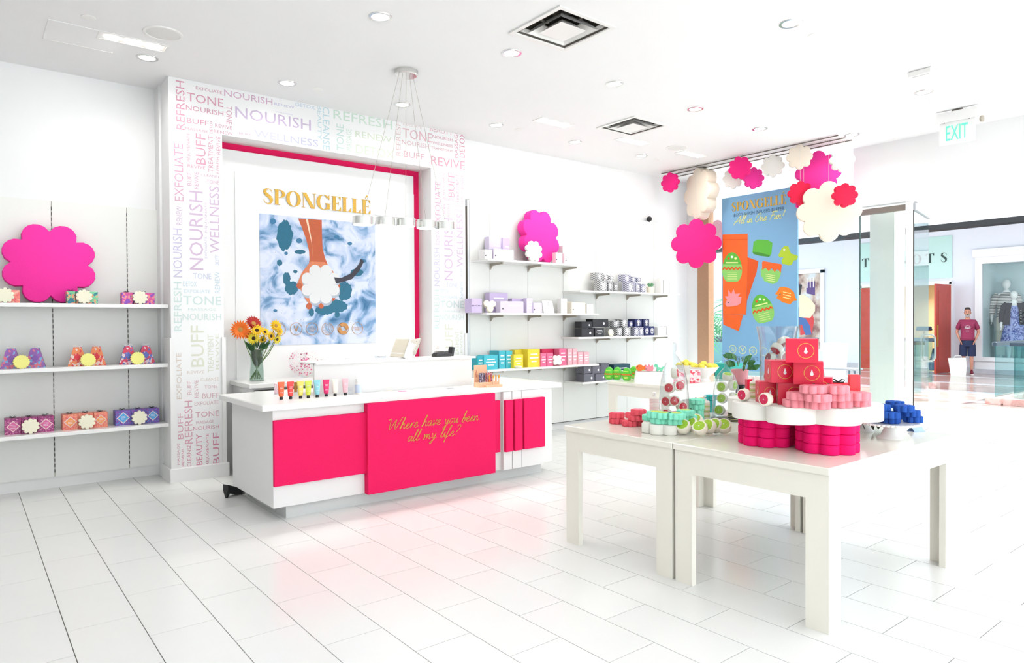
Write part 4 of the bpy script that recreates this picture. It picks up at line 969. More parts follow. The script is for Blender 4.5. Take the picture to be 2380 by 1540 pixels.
MB().lathe([(.022, .096), (.022, .128), (.018, .130)], 18).ob('cap', LACQ, t, True)
MB().lathe([(.0264, .012), (.0266, .08)], 20, False, False).ob('label', mat('pale_blue_label', '#cfdcf0', .5), t, True)
p = fl(816, 917, CTZ)
t = thing('clear_stand', 'tiny clear acrylic stand beside the white lotion bottle', 'stand', p)
MB().cbox(-.022, -.015, 0, .022, .015, .008).ob('foot', ACR, t); MB().box(-.02, .008, .008, .02, .012, .06).ob('back_plate', ACR, t)
for px, py, w, d, m, nm in [(907, 912, .09, .05, BLUSH, 'blush pink'), (935, 909, .07, .06, ROSE, 'rose'), (905, 908, .06, .04, CRM, 'cream'), (1010, 903, .10, .06, PALE, 'white'), (1046, 902, .06, .05, GREY, 'grey'), (1062, 899, .08, .05, CRM, 'large cream'), (958, 907, .05, .05, PALE, 'small white')]:
    p = fl(px, py, CTZ)
    o = tag(MB(T(p.x, p.y, CTZ) @ RZ(random.uniform(-.4, .4))).box(-w / 2, -d / 2, 0, w / 2, d / 2, .0022).ob('leaflet', m), f'{nm} leaflet lying flat on the countertop', 'leaflet', 'leaflets on the countertop')
# tester display
p = fl(1131, 899, CTZ)
PEACH = mat('peach_card', '#f3bd98', .55); PEACH2 = mat('peach_card_print', '#d98a6a', .55)
t = thing('tester_display', 'peach card tester display with perfume rollerballs on the counter', 'display stand', (p.x + .03, p.y + .05, CTZ), -.06)
MB().box(-.115, .02, 0, .02, .028, .20).ob('back_card', PEACH, t)
MB(T(-.09, .0195, .12) @ WALLF).plate([(-.008, -.04), (.006, -.02), (-.004, 0), (.008, .02), (-.006, .04), (-.014, 0)], 0, .0006).ob('print_mark', PEACH2, t)
MB().cbox(-.115, -.07, 0, .105, .02, .045, .002).ob('tray', PEACH, t)
MB().cbox(-.06, -.10, 0, .118, -.07, .022, .002).ob('front_step', PEACH, t)
VIALP = pattern('plum_black_print', 'cells', [(0, '#2b2436'), (.4, '#6e5a86'), (.62, '#d9d2e4'), (.8, '#2b2436')], 160); VIALR = pattern('coral_black_print', 'cells', [(0, '#e2607a'), (.4, '#5a2c3a'), (.7, '#f2b0b0')], 160)
CAPA = mat('amber_cap', '#d9962f', .35, metal=.3)
for k in range(6):
    x = -.085 + k * .024
    v = MB(T(x, -.03, .02)).lathe([(.009, 0), (.009, .105), (.007, .110)], 10).ob('carton_tube', VIALP if k < 3 else VIALR, t, True)
for k, x in enumerate((.0, .035, .07, .098)):
    v = MB(T(x, -.062 - .008 * (k % 2), .022)).lathe([(.007, 0), (.007, .055), (.006, .058)], 10).ob('rollerball', mat('peach_liquid_%d' % (k % 2), ('#e58b3c', '#f0c7a8')[k % 2], .2), t, True)
    MB(T(x, -.062 - .008 * (k % 2), .080)).lathe([(.0075, 0), (.0075, .026), (.006, .028)], 10).ob('cap', CAPA, v, True)
# point of sale tablets and card terminal on the ledge
LZ = 1.145
p = wl(933, 832, 5.58)
t = thing('tablet_till', 'white double tablet till on a stand on the counter ledge', 'till', (p.x, 5.58, LZ), 0.1)
MB().cbox(-.09, -.05, 0, .11, .06, .012, .004).ob('foot', LACQ, t)
a = MB(T(-.06, -.035, .012) @ RY(.42)).cbox(-.012, -.08, 0, .0, .12, .175, .002).ob('tablet', mat('tablet_back', '#bdb6a6', .3), t)
MB(T(-.06, -.035, .012) @ RY(.42)).box(-.0126, -.075, .03, -.012, .115, .036).ob('seam', LACQ, a)
MB(T(-.03, -.02, .012) @ RY(.42)).cbox(.0, -.05, 0, .10, .06, .158, .004).ob('stand_body', LACQ, t)
b = MB(T(.09, -.02, .03) @ RY(.42) @ RZ(-.2)).cbox(0, -.09, 0, .010, .11, .160, .002).ob('customer_screen', mat('screen_grey', '#b9b5aa', .3), t)
MB(T(.09, -.02, .03) @ RY(.42) @ RZ(-.2) @ T(-.001, -.03, .128) @ RY(PI / 2)).plate(circle(.004, 8), -.001, .002).ob('camera_dot', BLACK, b)
p = wl(1030, 833, 5.58)
t = thing('card_terminal', 'black card payment terminal lying on the counter ledge', 'card terminal', (p.x, 5.58, LZ), .15)
MB().cbox(-.115, -.04, 0, .08, .04, .03, .006).ob('base', BLACK, t)
MB(T(-.03, 0, .028) @ RY(-.08)).cbox(-.07, -.033, 0, .07, .033, .018, .004).ob('keypad', mat('terminal_grey', '#26282b', .35), t)
for i in range(4):
    for j in range(3): MB(T(-.085 + i * .022, -.018 + j * .018, .047)).box(-.007, -.006, 0, .007, .006, .004).ob('key', DUCT, t)
MB(T(.095, 0, .0) @ RY(.2)).cbox(-.016, -.03, 0, .016, .03, .09, .004).ob('printer', BLACK, t)
p = wl(884, 838, 5.56)
t = thing('glass_dish', 'small clear glass dish on the counter ledge beside the tablets', 'dish', (p.x, 5.56, LZ))
MB().lathe([(.03, 0), (.05, .008), (.055, .03), (.052, .03), (.047, .011), (.02, .005)], 20, True, False).ob('bowl', ACR, t, True)
MB(T(0, 0, .02)).lathe([(.02, 0), (.03, .01), (.005, .022)], 12).ob('mint_pile', PALE, t, True)

# vase of flowers on the niche cabinet
p = wl(602, 883, 6.88)
vs = thing('flower_vase', 'clear glass vase of sunflowers and orange daisies in the niche', 'vase', (p.x, p.y + .06, .90))
VG = glass('vase_glass', '#eef6f2', 0.0, 1.3, .93)
MB().lathe([(.066, 0), (.07, .006), (.066, .10), (.058, .18), (.062, .26), (.068, .31), (.064, .31), (.054, .18), (.062, .10), (.064, .012), (.03, .010)], 26, True, False).ob('glass_body', VG, vs, True)
GRN = mat('stem_green', '#5d7f3c', .6, vary=.2); DGRN = mat('bouquet_leaf', '#2f5a34', .6, vary=.25)
PETAL = {'orange': mat('petal_orange', '#f5791f', .6, vary=.1), 'red': mat('petal_red', '#b3241b', .6, vary=.15), 'yellow': mat('petal_yellow', '#f8c81f', .6, vary=.1), 'lemon': mat('petal_lemon', '#f6df3e', .6, vary=.1)}
EYE = mat('flower_eye', '#3a2416', .8, bump=.5, scale=300); EYE2 = mat('flower_eye_tan', '#b98a44', .8, bump=.5, scale=300)
def blossom(px, py, r, kind, eye, dirx, diry, n, i):
    r = r * 1.2
    q = wl(px, py, p.y + .02 + .03 * math.sin(i * 2.1)); L = Vector((q.x - (p.x), q.y - (p.y + .06), q.z - .90))
    nrm = Vector((dirx, -1, diry)).normalized(); M = T(*L) @ nrm.to_track_quat('Z', 'Y').to_matrix().to_4x4()
    m = MB(M)
    for ring, (rr, tilt, ph) in enumerate(((r, .12, 0), (r * .8, .38, .5))):
        for k in range(n):
            A = M @ RZ(2 * PI * (k + ph) / n) @ RY(-tilt)
            mm = MB(A); mm.add([(r * .18, 0, .002), (rr * .55, -rr * .15, .006), (rr, 0, 0), (rr * .55, rr * .15, .006), (rr * .55, 0, -.002)], [(0, 1, 2, 3), (0, 4, 1), (1, 4, 2), (2, 4, 3), (3, 4, 0)])
            m.v += [] ; n0 = len(m.v); m.v += mm.v; m.f += [tuple(n0 + x for x in f) for f in mm.f]
    o_ = m.ob('blossom', PETAL[kind], vs)
    MB(M).lathe([(r * .30, 0), (r * .30, .008), (r * .2, .014), (.001, .015)], 12).ob('flower_center', eye, o_, True)
    MB().tube([tuple(L), tuple(L * .6 + Vector((0, 0, .02))), (L.x * .12, L.y * .12, .16), (-L.x * .3, -L.y * .3, .02)], .0042, 5).ob('stem', GRN, vs)
for i, a in enumerate([(559, 766, .085, 'orange', EYE2, -.5, .1, 20), (589, 752, .078, 'red', EYE2, .1, .7, 20), (597, 768, .06, 'yellow', EYE, -.2, .5, 14), (589, 786, .06, 'lemon', EYE, -.1, .0, 14), (610, 789, .045, 'yellow', EYE, .2, -.1, 12), (615, 772, .05, 'yellow', EYE, .3, .6, 12), (629, 781, .05, 'yellow', EYE, .4, .1, 12), (640, 757, .062, 'yellow', EYE2, .3, .2, 14), (648, 770, .05, 'yellow', EYE2, .6, .0, 12), (643, 788, .048, 'lemon', EYE, .4, -.2, 12), (575, 775, .05, 'orange', EYE2, -.2, -.2, 16)]):
    blossom(*a, i)
for k in range(16):
    a = k * 2.4; M = T(.03 * math.cos(a), .03 * math.sin(a), .29 + .012 * (k % 4)) @ RZ(a) @ RY(.7 + .12 * (k % 3))
    MB(M).add([(0, 0, 0), (-.02, .005, .05), (0, .0, .13), (.02, .005, .05), (0, -.004, .05)], [(0, 1, 4), (1, 2, 4), (2, 3, 4), (3, 0, 4), (0, 3, 2, 1)]).ob('leaf', DGRN, vs)
MB(T(0, 0, .15)).lathe([(.02, 0), (.045, .05), (.05, .12), (.04, .16)], 12).ob('wrap_paper', mat('wrap_dark', '#5a5d4c', .7), vs, True)
# clear confetti globe and small decorations behind the counter
p = fl(716, 878, .90)
t = thing('confetti_globe', 'clear globe with pink confetti standing on the niche cabinet', 'globe', (p.x, p.y + .1, .90))
MB(T(0, 0, .165)).ball((0, 0, 0), .155, seg=28, rows=16).ob('globe', glass('globe_clear', '#ffffff', 0, 1.08, .985), t, True)
MB().lathe([(.04, 0), (.035, .012), (.02, .014)], 16).ob('foot_ring', ACR, t, True)
r = random.Random(11)
for nm, col, cnt in (('confetti', '#ec6fa0', 95), ('confetti', '#c43a6e', 40), ('confetti', '#f4b5cc', 70)):
    m = MB()
    for k in range(cnt):
        v = Vector((r.gauss(0, 1), r.gauss(0, 1), r.gauss(0, 1))).normalized() * (.149 if r.random() < .55 else .07 * r.random())
        if v.z > .1: v.z *= -.6
        A = T(v.x, v.y, .165 + v.z) @ RZ(r.random() * 6) @ RX(r.random() * 6); q = r.uniform(.004, .009)
        mm = MB(A); mm.plate([(-q, -q), (q, -q), (q, q), (-q, q)], 0, .001); n0 = len(m.v); m.v += mm.v; m.f += [tuple(n0 + x for x in f) for f in mm.f]
    o = m.ob(nm, mat('confetti_' + col[1:], col, .5), t); o['kind'] = 'stuff'
for px, py, nm, col in [(790, 846, 'pale yellow', '#f2eccb'), (842, 842, 'lemon yellow', '#f0ecb4')]:
    p = fl(px, py + 34, .90)
    t = thing('candle_jar', f'{nm} jar on the niche cabinet behind the counter screen', 'jar', (p.x, 6.98, .90))
    MB().lathe([(.05, 0), (.055, .01), (.055, .16), (.05, .17)], 18).ob('jar', mat('jar_' + col[1:], col, .3), t, True); MB(T(0, 0, .17)).lathe([(.052, 0), (.052, .02), (.04, .026)], 18).ob('lid', LACQ, t, True)
# shoe poking out beside the counter plinth
p = fl(566, 1151, 0)
t = thing('black_shoe', 'black pointed shoe on the floor beside the counter plinth', 'shoe', (p.x - .04, p.y + .06, 0), .5)
MB().rings([[(-.12, -.028, .055), (-.12, .028, .055), (-.12, .028, .115), (-.12, -.028, .115)], [(-.05, -.035, .02), (-.05, .035, .02), (-.05, .035, .085), (-.05, -.035, .085)], [(.03, -.042, 0), (.03, .042, 0), (.03, .042, .05), (.03, -.042, .05)], [(.12, -.012, 0), (.12, .012, 0), (.12, .012, .02), (.12, -.012, .02)]]).ob('upper', BLACK, t)
MB().rings([[(-.125, -.022, .06), (-.085, -.022, .05), (-.085, .022, .05), (-.125, .022, .06)], [(-.118, -.008, 0), (-.104, -.008, 0), (-.104, .008, 0), (-.118, .008, 0)]]).ob('heel', BLACK, t)
MB().cbox(.0, -.03, .045, .07, .03, .06, .004).ob('insole', mat('insole_tan', '#c79a86', .6), t)
# ================================================================ display tables
TBL = mat('table_white', '#f3efe3', .14, vary=.01, scale=4)
def parsons(x0, y0, x1, y1, label, h=.78, leg=.115):
    cx, cy = (x0 + x1) / 2, (y0 + y1) / 2; a, b = (x1 - x0) / 2, (y1 - y0) / 2
    t = thing('display_table', label, 'table', (cx, cy, 0), group='white display tables')
    MB().cbox(-a, -b, h - .035, a, b, h, .004).ob('table_top', TBL, t)
    for sx in (-1, 1):
        for sy in (-1, 1):
            X0, X1 = sorted((sx * (a - .012), sx * (a - .012 - leg))); Y0, Y1 = sorted((sy * (b - .008), sy * (b - .008 - leg)))
            # L-shaped corner post made of two boards
            m = MB(); th = .035
            m.box(X0, (Y0 if sy < 0 else Y1 - th), 0, X1, (Y0 + th if sy < 0 else Y1), h - .035)
            m.box((X0 if sx < 0 else X1 - th), (Y0 + th if sy < 0 else Y0), 0, (X0 + th if sx < 0 else X1), (Y1 if sy < 0 else Y1 - th), h - .035)
            m.ob('leg', TBL, t)
    for sy in (-1, 1):
        y = sy * (b - .008); MB().box(-a + leg + .012, min(y, y - sy * .03), h - .16, a - leg - .012, max(y, y - sy * .03), h - .035).ob('apron', TBL, t)
    for sx in (-1, 1):
        x = sx * (a - .012); MB().box(min(x, x - sx * .03), -b + leg + .008, h - .16, max(x, x - sx * .03), b - leg - .008, h - .035).ob('apron', TBL, t)
    return t
TZ = .78
parsons(3.135, 1.585, 4.66, 2.487, 'white display table nearest the camera, carrying the big white flower riser')
parsons(3.135, 2.493, 4.66, 3.385, 'white display table with mint and red sponges, behind the nearest one')
parsons(5.90, 4.72, 7.42, 5.63, 'farther white display table with green egg tins and lemon bowls')
def flsp(name, px, py, z, R, h, m, label, group, n=8, k=.30, ph=0.0, tilt=(0, 0), loop=False, cat='sponge', face=None):
    """flower sponge lying flat; (px, py) is the front foot of its rim"""
    q = fl(px, py, z); d = Vector((q.x, q.y, 0)).normalized(); c_ = q + d * (R * .95)
    M = T(c_.x, c_.y, z) @ RX(tilt[0]) @ RY(tilt[1])
    if loop or face:
        t = thing(name, label, cat, group=group, M=M)
        flower_ob('sponge_body', R, h, m, Matrix.Identity(4), None, parent=t, n=n, k=k, ph=ph)
        if face: MB(T(0, 0, h)).lathe([(R * .55, 0), (R * .55, .0015), (R * .5, .002)], 18).ob('print_face', face, t)
        if loop: MB(T(0, 0, h * .6) @ RZ(ph)).tube([(R * .8, 0, 0), (R * 1.05, .01, .012), (R * 1.12, 0, .016), (R * 1.05, -.01, .012), (R * .8, -.002, 0)], .003, 5).ob('cord_loop', BLACK, t)
        return t
    return flower_ob(name, R, h, m, M, label, cat, group, n=n, k=k, ph=ph)
RED = mat('red_sponge', '#f25f6e', .85, vary=.08, scale=220, bump=.35, spec=.1); MINT = mat('mint_sponge', '#93efd0', .85, vary=.07, scale=220, bump=.35, spec=.1); AQUA = mat('aqua_sponge', '#2fb5b4', .85, vary=.07, scale=220, bump=.3)
CORAL = mat('coral_sponge', '#fb9aa4', .85, vary=.08, scale=220, bump=.35, spec=.1); BLUE = mat('blue_sponge', '#2f5bb0', .85, vary=.25, scale=220, bump=.4, spec=.1); HOT = mat('fuchsia_sponge', '#f5076b', .7, vary=.06, scale=160, bump=.15, spec=.2)
ROSEF = mat('rose_print', '#f4708c', .7); LIMEF = mat('lime_print', '#c7d95a', .7, vary=.12, scale=80); GRAPE = mat('grapefruit_print', '#d8303f', .6, vary=.25, scale=90); GRAPED = mat('grapefruit_dark', '#9c1f2e', .6, vary=.25, scale=90); LIMEG = mat('lime_slice', '#a9cf3a', .6, vary=.2, scale=90)
IVORY = mat('ivory_sponge', '#fbf4e2', .85, vary=.03, scale=200, bump=.3, spec=.1)
g = 'red flower sponges on the table'; h1 = .036
for px, py, lv, lb, fc in [(1434, 986, 0, 'red flower sponge, bottom of the pile at the table edge', 0), (1464, 992, 0, 'red flower sponge in front at the bottom of the red pile', 0), (1495, 991, 0, 'red flower sponge at the bottom, beside the mint sponges', 0), (1434, 973, 1, 'red flower sponge on top of the one at the table edge', 1), (1478, 979, 1, 'red flower sponge in the middle layer of the red pile', 1), (1484, 966, 2, 'red flower sponge on top of the red pile', 1), (1470, 972, 0, 'red flower sponge at the back of the red pile with cord', 1)]:
    flsp('flower_sponge', px, py - (0 if lv == 0 else 0), TZ + lv * .0365 if lv == 0 else TZ + lv * .0375, .053, h1, RED, lb, g, n=8, ph=lv * .2, face=ROSEF if fc else None, loop=('cord' in lb), tilt=(.0, 0))
# white riser with mint sponges
q = fl(1545, 1012, TZ); rc = q + Vector((q.x, q.y, 0)).normalized() * .135
flower_ob('flower_riser', .145, .062, WFOAM, T(rc.x, rc.y, TZ), 'low white flower-shaped riser under the mint sponges', 'riser', None, ph=.2)
z1 = TZ + .063; g = 'mint green flower sponges'
for px, py, z, lb, fc, tl in [(1513, 979, z1, 'mint flower sponge at the left of the bottom layer on the riser', 0, 0), (1532, 986, z1, 'mint flower sponge in front of the bottom layer on the riser', 0, 0), (1566, 988, z1, 'mint flower sponge in front centre of the riser', 0, 0), (1600, 981, z1, 'mint flower sponge on the riser, behind the lime slices', 0, 0),
                              (1524, 972, z1 + .037, 'mint flower sponge with lime print, second layer towards the red pile', 1, 0), (1541, 974, z1 + .037, 'mint flower sponge in the second layer, front', 1, 0), (1572, 976, z1 + .037, 'mint flower sponge in the second layer, front right', 1, 0), (1593, 968, z1 + .037, 'mint flower sponge with black cord leaning at the back', 1, 0)]:
    flsp('flower_sponge', px, py, z, .056, h1, MINT, lb, g, ph=.3 * len(lb) % .7, face=LIMEF if fc else None, loop='cord' in lb)
for k, lb in enumerate(['mint flower sponge at the foot of the tall mint stack', 'mint flower sponge, second of the tall mint stack', 'mint flower sponge, third of the tall mint stack', 'mint flower sponge on top of the tall mint stack']):
    flsp('flower_sponge', 1618 + k * .5, 977 - 12.2 * k, TZ + .001 + k * .037, .054, h1, MINT, lb, g, ph=.25 * k, loop=(k == 3))
flsp('flower_sponge', 1652, 930, TZ + .09, .052, .036, AQUA, 'aqua flower sponge behind the pump bottle', None)
tag(MB(T(*(fl(1652, 958, TZ) + Vector((.04, .035, 0))))).lathe([(.04, 0), (.042, .004), (.042, .086), (.038, .0895)], 16).ob('candle_tin', AQUA, None, True), 'aqua tin carrying the aqua flower sponge', 'tin')
def slice_sponge(name, M, R, h, m, facem, label, group, cat='sponge'):
    t = thing(name, label, cat, group=group, M=M)
    key = ('sl', R, h, m.name)
    me = cached(key, lambda: MB().lathe([(R * .8, 0), (R, h * .18), (R * 1.02, h * .5), (R, h * .85), (R * .93, h)], 20).mesh('sponge_body', m, True))
    link('sponge_body', me, t)
    f1 = cached(('sf', R, h, facem.name), lambda: MB(T(0, 0, h - .001)).lathe([(R * .78, 0), (R * .78, .002), (R * .1, .003)], 18).mesh('fruit_face', facem))
    link('fruit_face', f1, t)
    f2 = cached(('sd', R, h), lambda: MB(T(0, 0, h + .002)).lathe([(R * .09, 0), (R * .06, .0015)], 8).mesh('seed_print', LINE))
    link('seed_print', f2, t)
    return t
def face_to(p, nrm): return T(*p) @ Vector(nrm).normalized().to_track_quat('Z', 'Y').to_matrix().to_4x4()
# lime slices leaning in front
g = 'lime slice sponges lying in front of the white riser'
for px, py, lb, nx in [(1590, 1012, 'lime slice sponge in front, first of the row', (-.75, -.25, .9)), (1630, 1016, 'lime slice sponge in front, largest, facing up', (-.8, -.2, .85)), (1610, 1006, 'lime slice sponge behind the first one', (-.8, -.1, .7)), (1652, 1012, 'lime slice sponge beside the largest one', (-.9, -.1, .5)), (1668, 1010, 'lime slice sponge, second from the fuchsia stack', (-.9, -.1, .5)), (1684, 1011, 'lime slice sponge nearest the fuchsia stack', (-.8, -.4, .8)), (1622, 998, 'lime slice sponge mostly hidden at the back of the row', (-.8, -.1, .8))]:
    q = fl(px, py, TZ); d = Vector((q.x, q.y, 0)).normalized(); n_ = Vector(nx).normalized(); R_, h_ = .044, .05
    s_ = math.sqrt(max(0, 1 - n_.z ** 2)); c_ = q + d * .042 + Vector((0, 0, R_ * s_ * 1.02)) - n_ * 0.0
    slice_sponge('slice_sponge', face_to(c_ - n_ * (h_ * .0) + Vector((0, 0, 0)), n_), R_, h_, IVORY, LIMEG, lb, g)
# glass cloches filled with slices
CLG = glass('cloche_glass', '#f4f8fa', 0.0, 1.45, .97, .45)
def cloche(px, py, R, H, label, slices, fm, lb, stack):
    q = fl(px, py, TZ); d = Vector((q.x, q.y, 0)).normalized(); c_ = q + d * R
    t = thing('glass_cloche', label, 'cloche', (c_.x, c_.y, TZ))
    prof = [(R, 0), (R * 1.01, .01), (R * .98, H * .35), (R * .86, H * .62), (R * .6, H * .85), (R * .25, H * .97), (.012, H), (.008, H * 1.03), (.014, H * 1.06), (.016, H * 1.16), (.004, H * 1.18)]
    MB().lathe(prof, 30, False, True).ob('dome', CLG, t, True)
    MB().lathe([(R * 1.06, 0), (R * 1.06, .006), (R * .99, .008)], 30, True, False).ob('base_rim', CLG, t, True)
    for i, (u, w, z, nx) in enumerate(slices):
        side = Vector((d.y, -d.x, 0)); pos = c_ + side * (u * R * .9) - d * (w * R * .9) + Vector((0, 0, z))
        n_ = (side * nx[0] - d * nx[1] + Vector((0, 0, nx[2]))).normalized()
        slice_sponge('slice_sponge', face_to(pos - n_ * .02, n_), .0365, .042, IVORY, fm, lb[i], stack)
names = ['lower left', 'lower right', 'bottom centre', 'middle left', 'middle centre', 'middle right', 'upper left', 'upper right', 'top']
SL = [(-.52, .3, .055, (-.5, 1, .2)), (.52, .3, .06, (.6, .8, .2)), (0, .42, .045, (0, .3, 1)), (-.5, .35, .145, (-.55, 1, 0)), (.02, .55, .15, (0, 1, .1)), (.52, .3, .11, (.5, .9, .0)), (-.32, .35, .235, (-.25, 1, .1)), (.36, .3, .25, (.25, 1, .15)), (.02, .2, .335, (1, .2, .1))]
cloche(1567, 985, .103, .46, 'tall glass cloche filled with grapefruit slice sponges', SL, GRAPE, [f'grapefruit slice sponge in the tall cloche, {n_}' for n_ in names], 'grapefruit slices in the tall cloche')
SL2 = [(-.5, .35, .06, (-.3, 1, .2)), (.45, .2, .06, (1, .3, .2)), (-.3, .45, .145, (-.3, 1, .1)), (.5, .2, .15, (1, .4, 0)), (-.3, .4, .225, (-.35, 1, .1)), (.45, .1, .235, (1, .5, 0)), (.1, .2, .295, (.1, .3, 1))]
cloche(1688, 976, .098, .36, 'shorter glass cloche filled with lime slice sponges', SL2, LIMEG, [f'lime slice sponge in the shorter cloche, {n_}' for n_ in ('lower left', 'lower right', 'middle left', 'middle right', 'upper left', 'upper right', 'top')], 'lime slices in the shorter cloche')
# pump bottles and tins
def pump(px, py, z, R, H, lab, label, capm=PALE):
    q = fl(px, py, z); d = Vector((q.x, q.y, 0)).normalized(); c_ = q + d * R
    t = thing('pump_bottle', label, 'bottle', (c_.x, c_.y, z), facing_cam(c_))
    MB().lathe([(R * .95, 0), (R, .004), (R, H * .74), (R * .9, H * .77), (R * .35, H * .80)], 20).ob('bottle', mat('bottle_cream', '#efe9dc', .3), t, True)
    MB().lathe([(R * 1.012, H * .06), (R * 1.012, H * .70)], 20, False, False).ob('label', lab, t, True)
    MB().lathe([(R * .42, H * .80), (R * .42, H * .86), (R * .14, H * .87), (R * .14, H * .97)], 12).ob('pump_neck', capm, t, True)
    MB().cbox(-R * .35, -R * 1.0, H * .96, R * .35, R * .35, H, .002).ob('pump_head', capm, t)
LABW = pattern('gold_green_label', 'wave', [(0, '#e9e2cc'), (.3, '#c98a3f'), (.5, '#e7e0c6'), (.75, '#b5bf74')], 9); LABC = pattern('coral_label', 'wave', [(0, '#f3e6e2'), (.5, '#e2737a'), (.7, '#f3e6e2')], 14)
pump(1637, 973, TZ, .038, .16, LABW, 'cream pump bottle with gold and green label beside the mint stack')
pump(1521, 962, TZ, .036, .16, LABC, 'pump bottle with coral label behind the white riser')
q = fl(1707, 981, TZ); d = Vector((q.x, q.y, 0)).normalized()
t = thing('patterned_tin', 'small tin with black ring pattern and green label beside the lime cloche', 'tin', q + d * .05)
MB().lathe([(.042, 0), (.043, .003), (.043, .10), (.038, .104)], 20).ob('tin', pattern('black_ring_print', 'wave', [(0, '#2a2a26'), (.35, '#a9b05a'), (.6, '#d9cfa0'), (.85, '#2a2a26')], 12), t, True)
MB(T(0, 0, .104)).lathe([(.040, 0), (.040, .012), (.03, .014)], 20).ob('lid', BLACK, t, True)
# ================================================================ big flower riser with red boxes and coral sponges
g = 'fuchsia flower sponges under the big riser'
for nm, cx, cy, R_ in (('towards the lime slices', 3.515, 2.135, .152), ('in front', 3.565, 1.815, .157), ('at the back', 3.86, 2.06, .152)):
    for k in range(3):
        flower_ob('flower_sponge', R_, .0515, HOT, T(cx, cy, TZ + k * .052), f'fuchsia flower sponge, {("bottom", "middle", "top")[k]} of the stack {nm} under the riser', 'sponge', g, ph=.15 + .02 * k + cx, k=.31)
RZ1 = TZ + .157; RTOP = RZ1 + .088
flower_ob('flower_riser', .405, .088, WFOAM, T(3.645, 2.0, RZ1), 'big white flower-shaped riser carrying red boxes and coral sponges', 'riser', ph=.32, k=.31, b=.006)
REDB = mat('red_carton', '#e3123f', .35, vary=.03); REDB2 = mat('red_carton_warm', '#ea3440', .35, vary=.04); GOLDP = mat('gold_print', '#e0a94c', .35, metal=.3)
def red_box(px, py, z, w, d, h, label, yaw=0.0, seal=True, m=REDB, bowtop=False):
    q = fl(px, py, z); dr = Vector((q.x, q.y, 0)).normalized(); c_ = q + dr * (d / 2)
    t = thing('red_box', label, 'box', (c_.x, c_.y, z), facing_cam(c_) + yaw, 'red soap boxes on the riser')
    MB().cbox(-w / 2, -d / 2, 0, w / 2, d / 2, h, .002).ob('carton', m, t)
    for F, ww in ((T(0, -d / 2 - .0006, 0) @ WALLF, w), (T(-w / 2 - .0006, 0, 0) @ SIDEF, d)):
        if seal:
            r_ = min(ww, h) * .33; ox = ww * .12; ci = circle(r_, 24)
            MB(F @ T(ox, h * .5, 0)).rings([[(x, y, 0) for x, y in ci], [(x, y, .0006) for x, y in ci], [(x * .93, y * .93, .0006) for x, y in ci]], False, False).ob('seal_ring', GOLDP, t)
            MB(F @ T(ox, h * .5, 0)).plate([(0, r_ * .5), (r_ * .14, r_ * .1), (r_ * .22, -r_ * .15), (r_ * .12, -r_ * .38), (-r_ * .12, -r_ * .38), (-r_ * .22, -r_ * .15), (-r_ * .14, r_ * .1)], 0, .0008).ob('seal_drop', LINE, t)
    if not seal: MB(T(0, -d / 2 - .0006, h * .5) @ WALLF).plate(circle(min(w, h) * .2, 12), 0, .0006).ob('seal_print', REDB2, t)
    if bowtop: bow(t, T(0, 0, h), BOW, 1.6)
    return t
z0 = RTOP; hB = .116
red_box(1780, 936, z0, .09, .09, .114, 'red soap box at the bottom, behind the round sponge', .25)
red_box(1838, 941, z0, .135, .13, hB, 'red soap box at the bottom, in front', .08)
red_box(1905, 925, z0, .135, .12, hB, 'red soap box at the bottom, behind the coral sponges', -.05)
red_box(1810, 889, z0 + hB + .001, .115, .115, hB, 'red soap box in the middle row, towards the clear vase', .3)
red_box(1878, 893, z0 + hB + .001, .14, .12, hB, 'red soap box in the middle row, wide one', .02)
red_box(1863, 842, z0 + 2 * hB + .002, .15, .12, hB, 'red soap box on top of the pyramid', .02)
red_box(1743, 921, z0, .045, .045, .10, 'slim red box standing beside the pump bottle', .3, False)
red_box(1948, 920, z0, .12, .085, .075, 'flat red box with black ribbon behind the coral sponges', 0, False, REDB2, True)
CH = .0405; g = 'coral flower sponges on the big riser'
for px, py, lv, lb, lp in [(1849, 948, 0, 'coral flower sponge, bottom layer, beside the red box', 0), (1900, 952, 0, 'coral flower sponge, bottom layer, front', 0), (1951, 949, 0, 'coral flower sponge, bottom layer, third along', 0), (1993, 946, 0, 'coral flower sponge, bottom layer, nearest the blue sponges', 0),
                           (1858, 931, 1, 'coral flower sponge, second layer, beside the red box', 0), (1901, 936, 1, 'coral flower sponge, second layer, front', 0), (1946, 933, 1, 'coral flower sponge, second layer, third along', 0), (1992, 932, 1, 'coral flower sponge, second layer, nearest the blue sponges', 0),
                           (1890, 916, 2, 'coral flower sponge on top, towards the red boxes', 1), (1943, 916, 2, 'coral flower sponge on top, towards the entrance', 1)]:
    flsp('flower_sponge', px, py, z0 + lv * CH, .0635, .04, CORAL, lb, g, ph=.2 * lv + px * .01, loop=lp, face=ROSEF if lp else None)
red_box(1985, 908, z0 + 2 * CH, .05, .05, .082, 'slim red box standing on the coral sponges', .2, False, REDB2)
for px, py, lb in [(1730, 933, 'round ivory sponge with grapefruit face near the riser edge'), (1781, 944, 'round ivory sponge with grapefruit face in front of the red boxes')]:
    q = fl(px, py, z0); d = Vector((q.x, q.y, 0)).normalized(); n_ = Vector((-.95, .12, .02)).normalized() if px < 1750 else Vector((-.95, .1, .02)).normalized()
    slice_sponge('slice_sponge', face_to(q + d * .03 + Vector((0, 0, .0345)) - n_ * .02, n_), .034, .042, IVORY, mat('grape_pink', '#d62a55', .6, vary=.1), lb, 'grapefruit slices on the riser')
pump(1752, 929, z0, .022, .13, LABW, 'small pump bottle on the riser behind the round sponge')
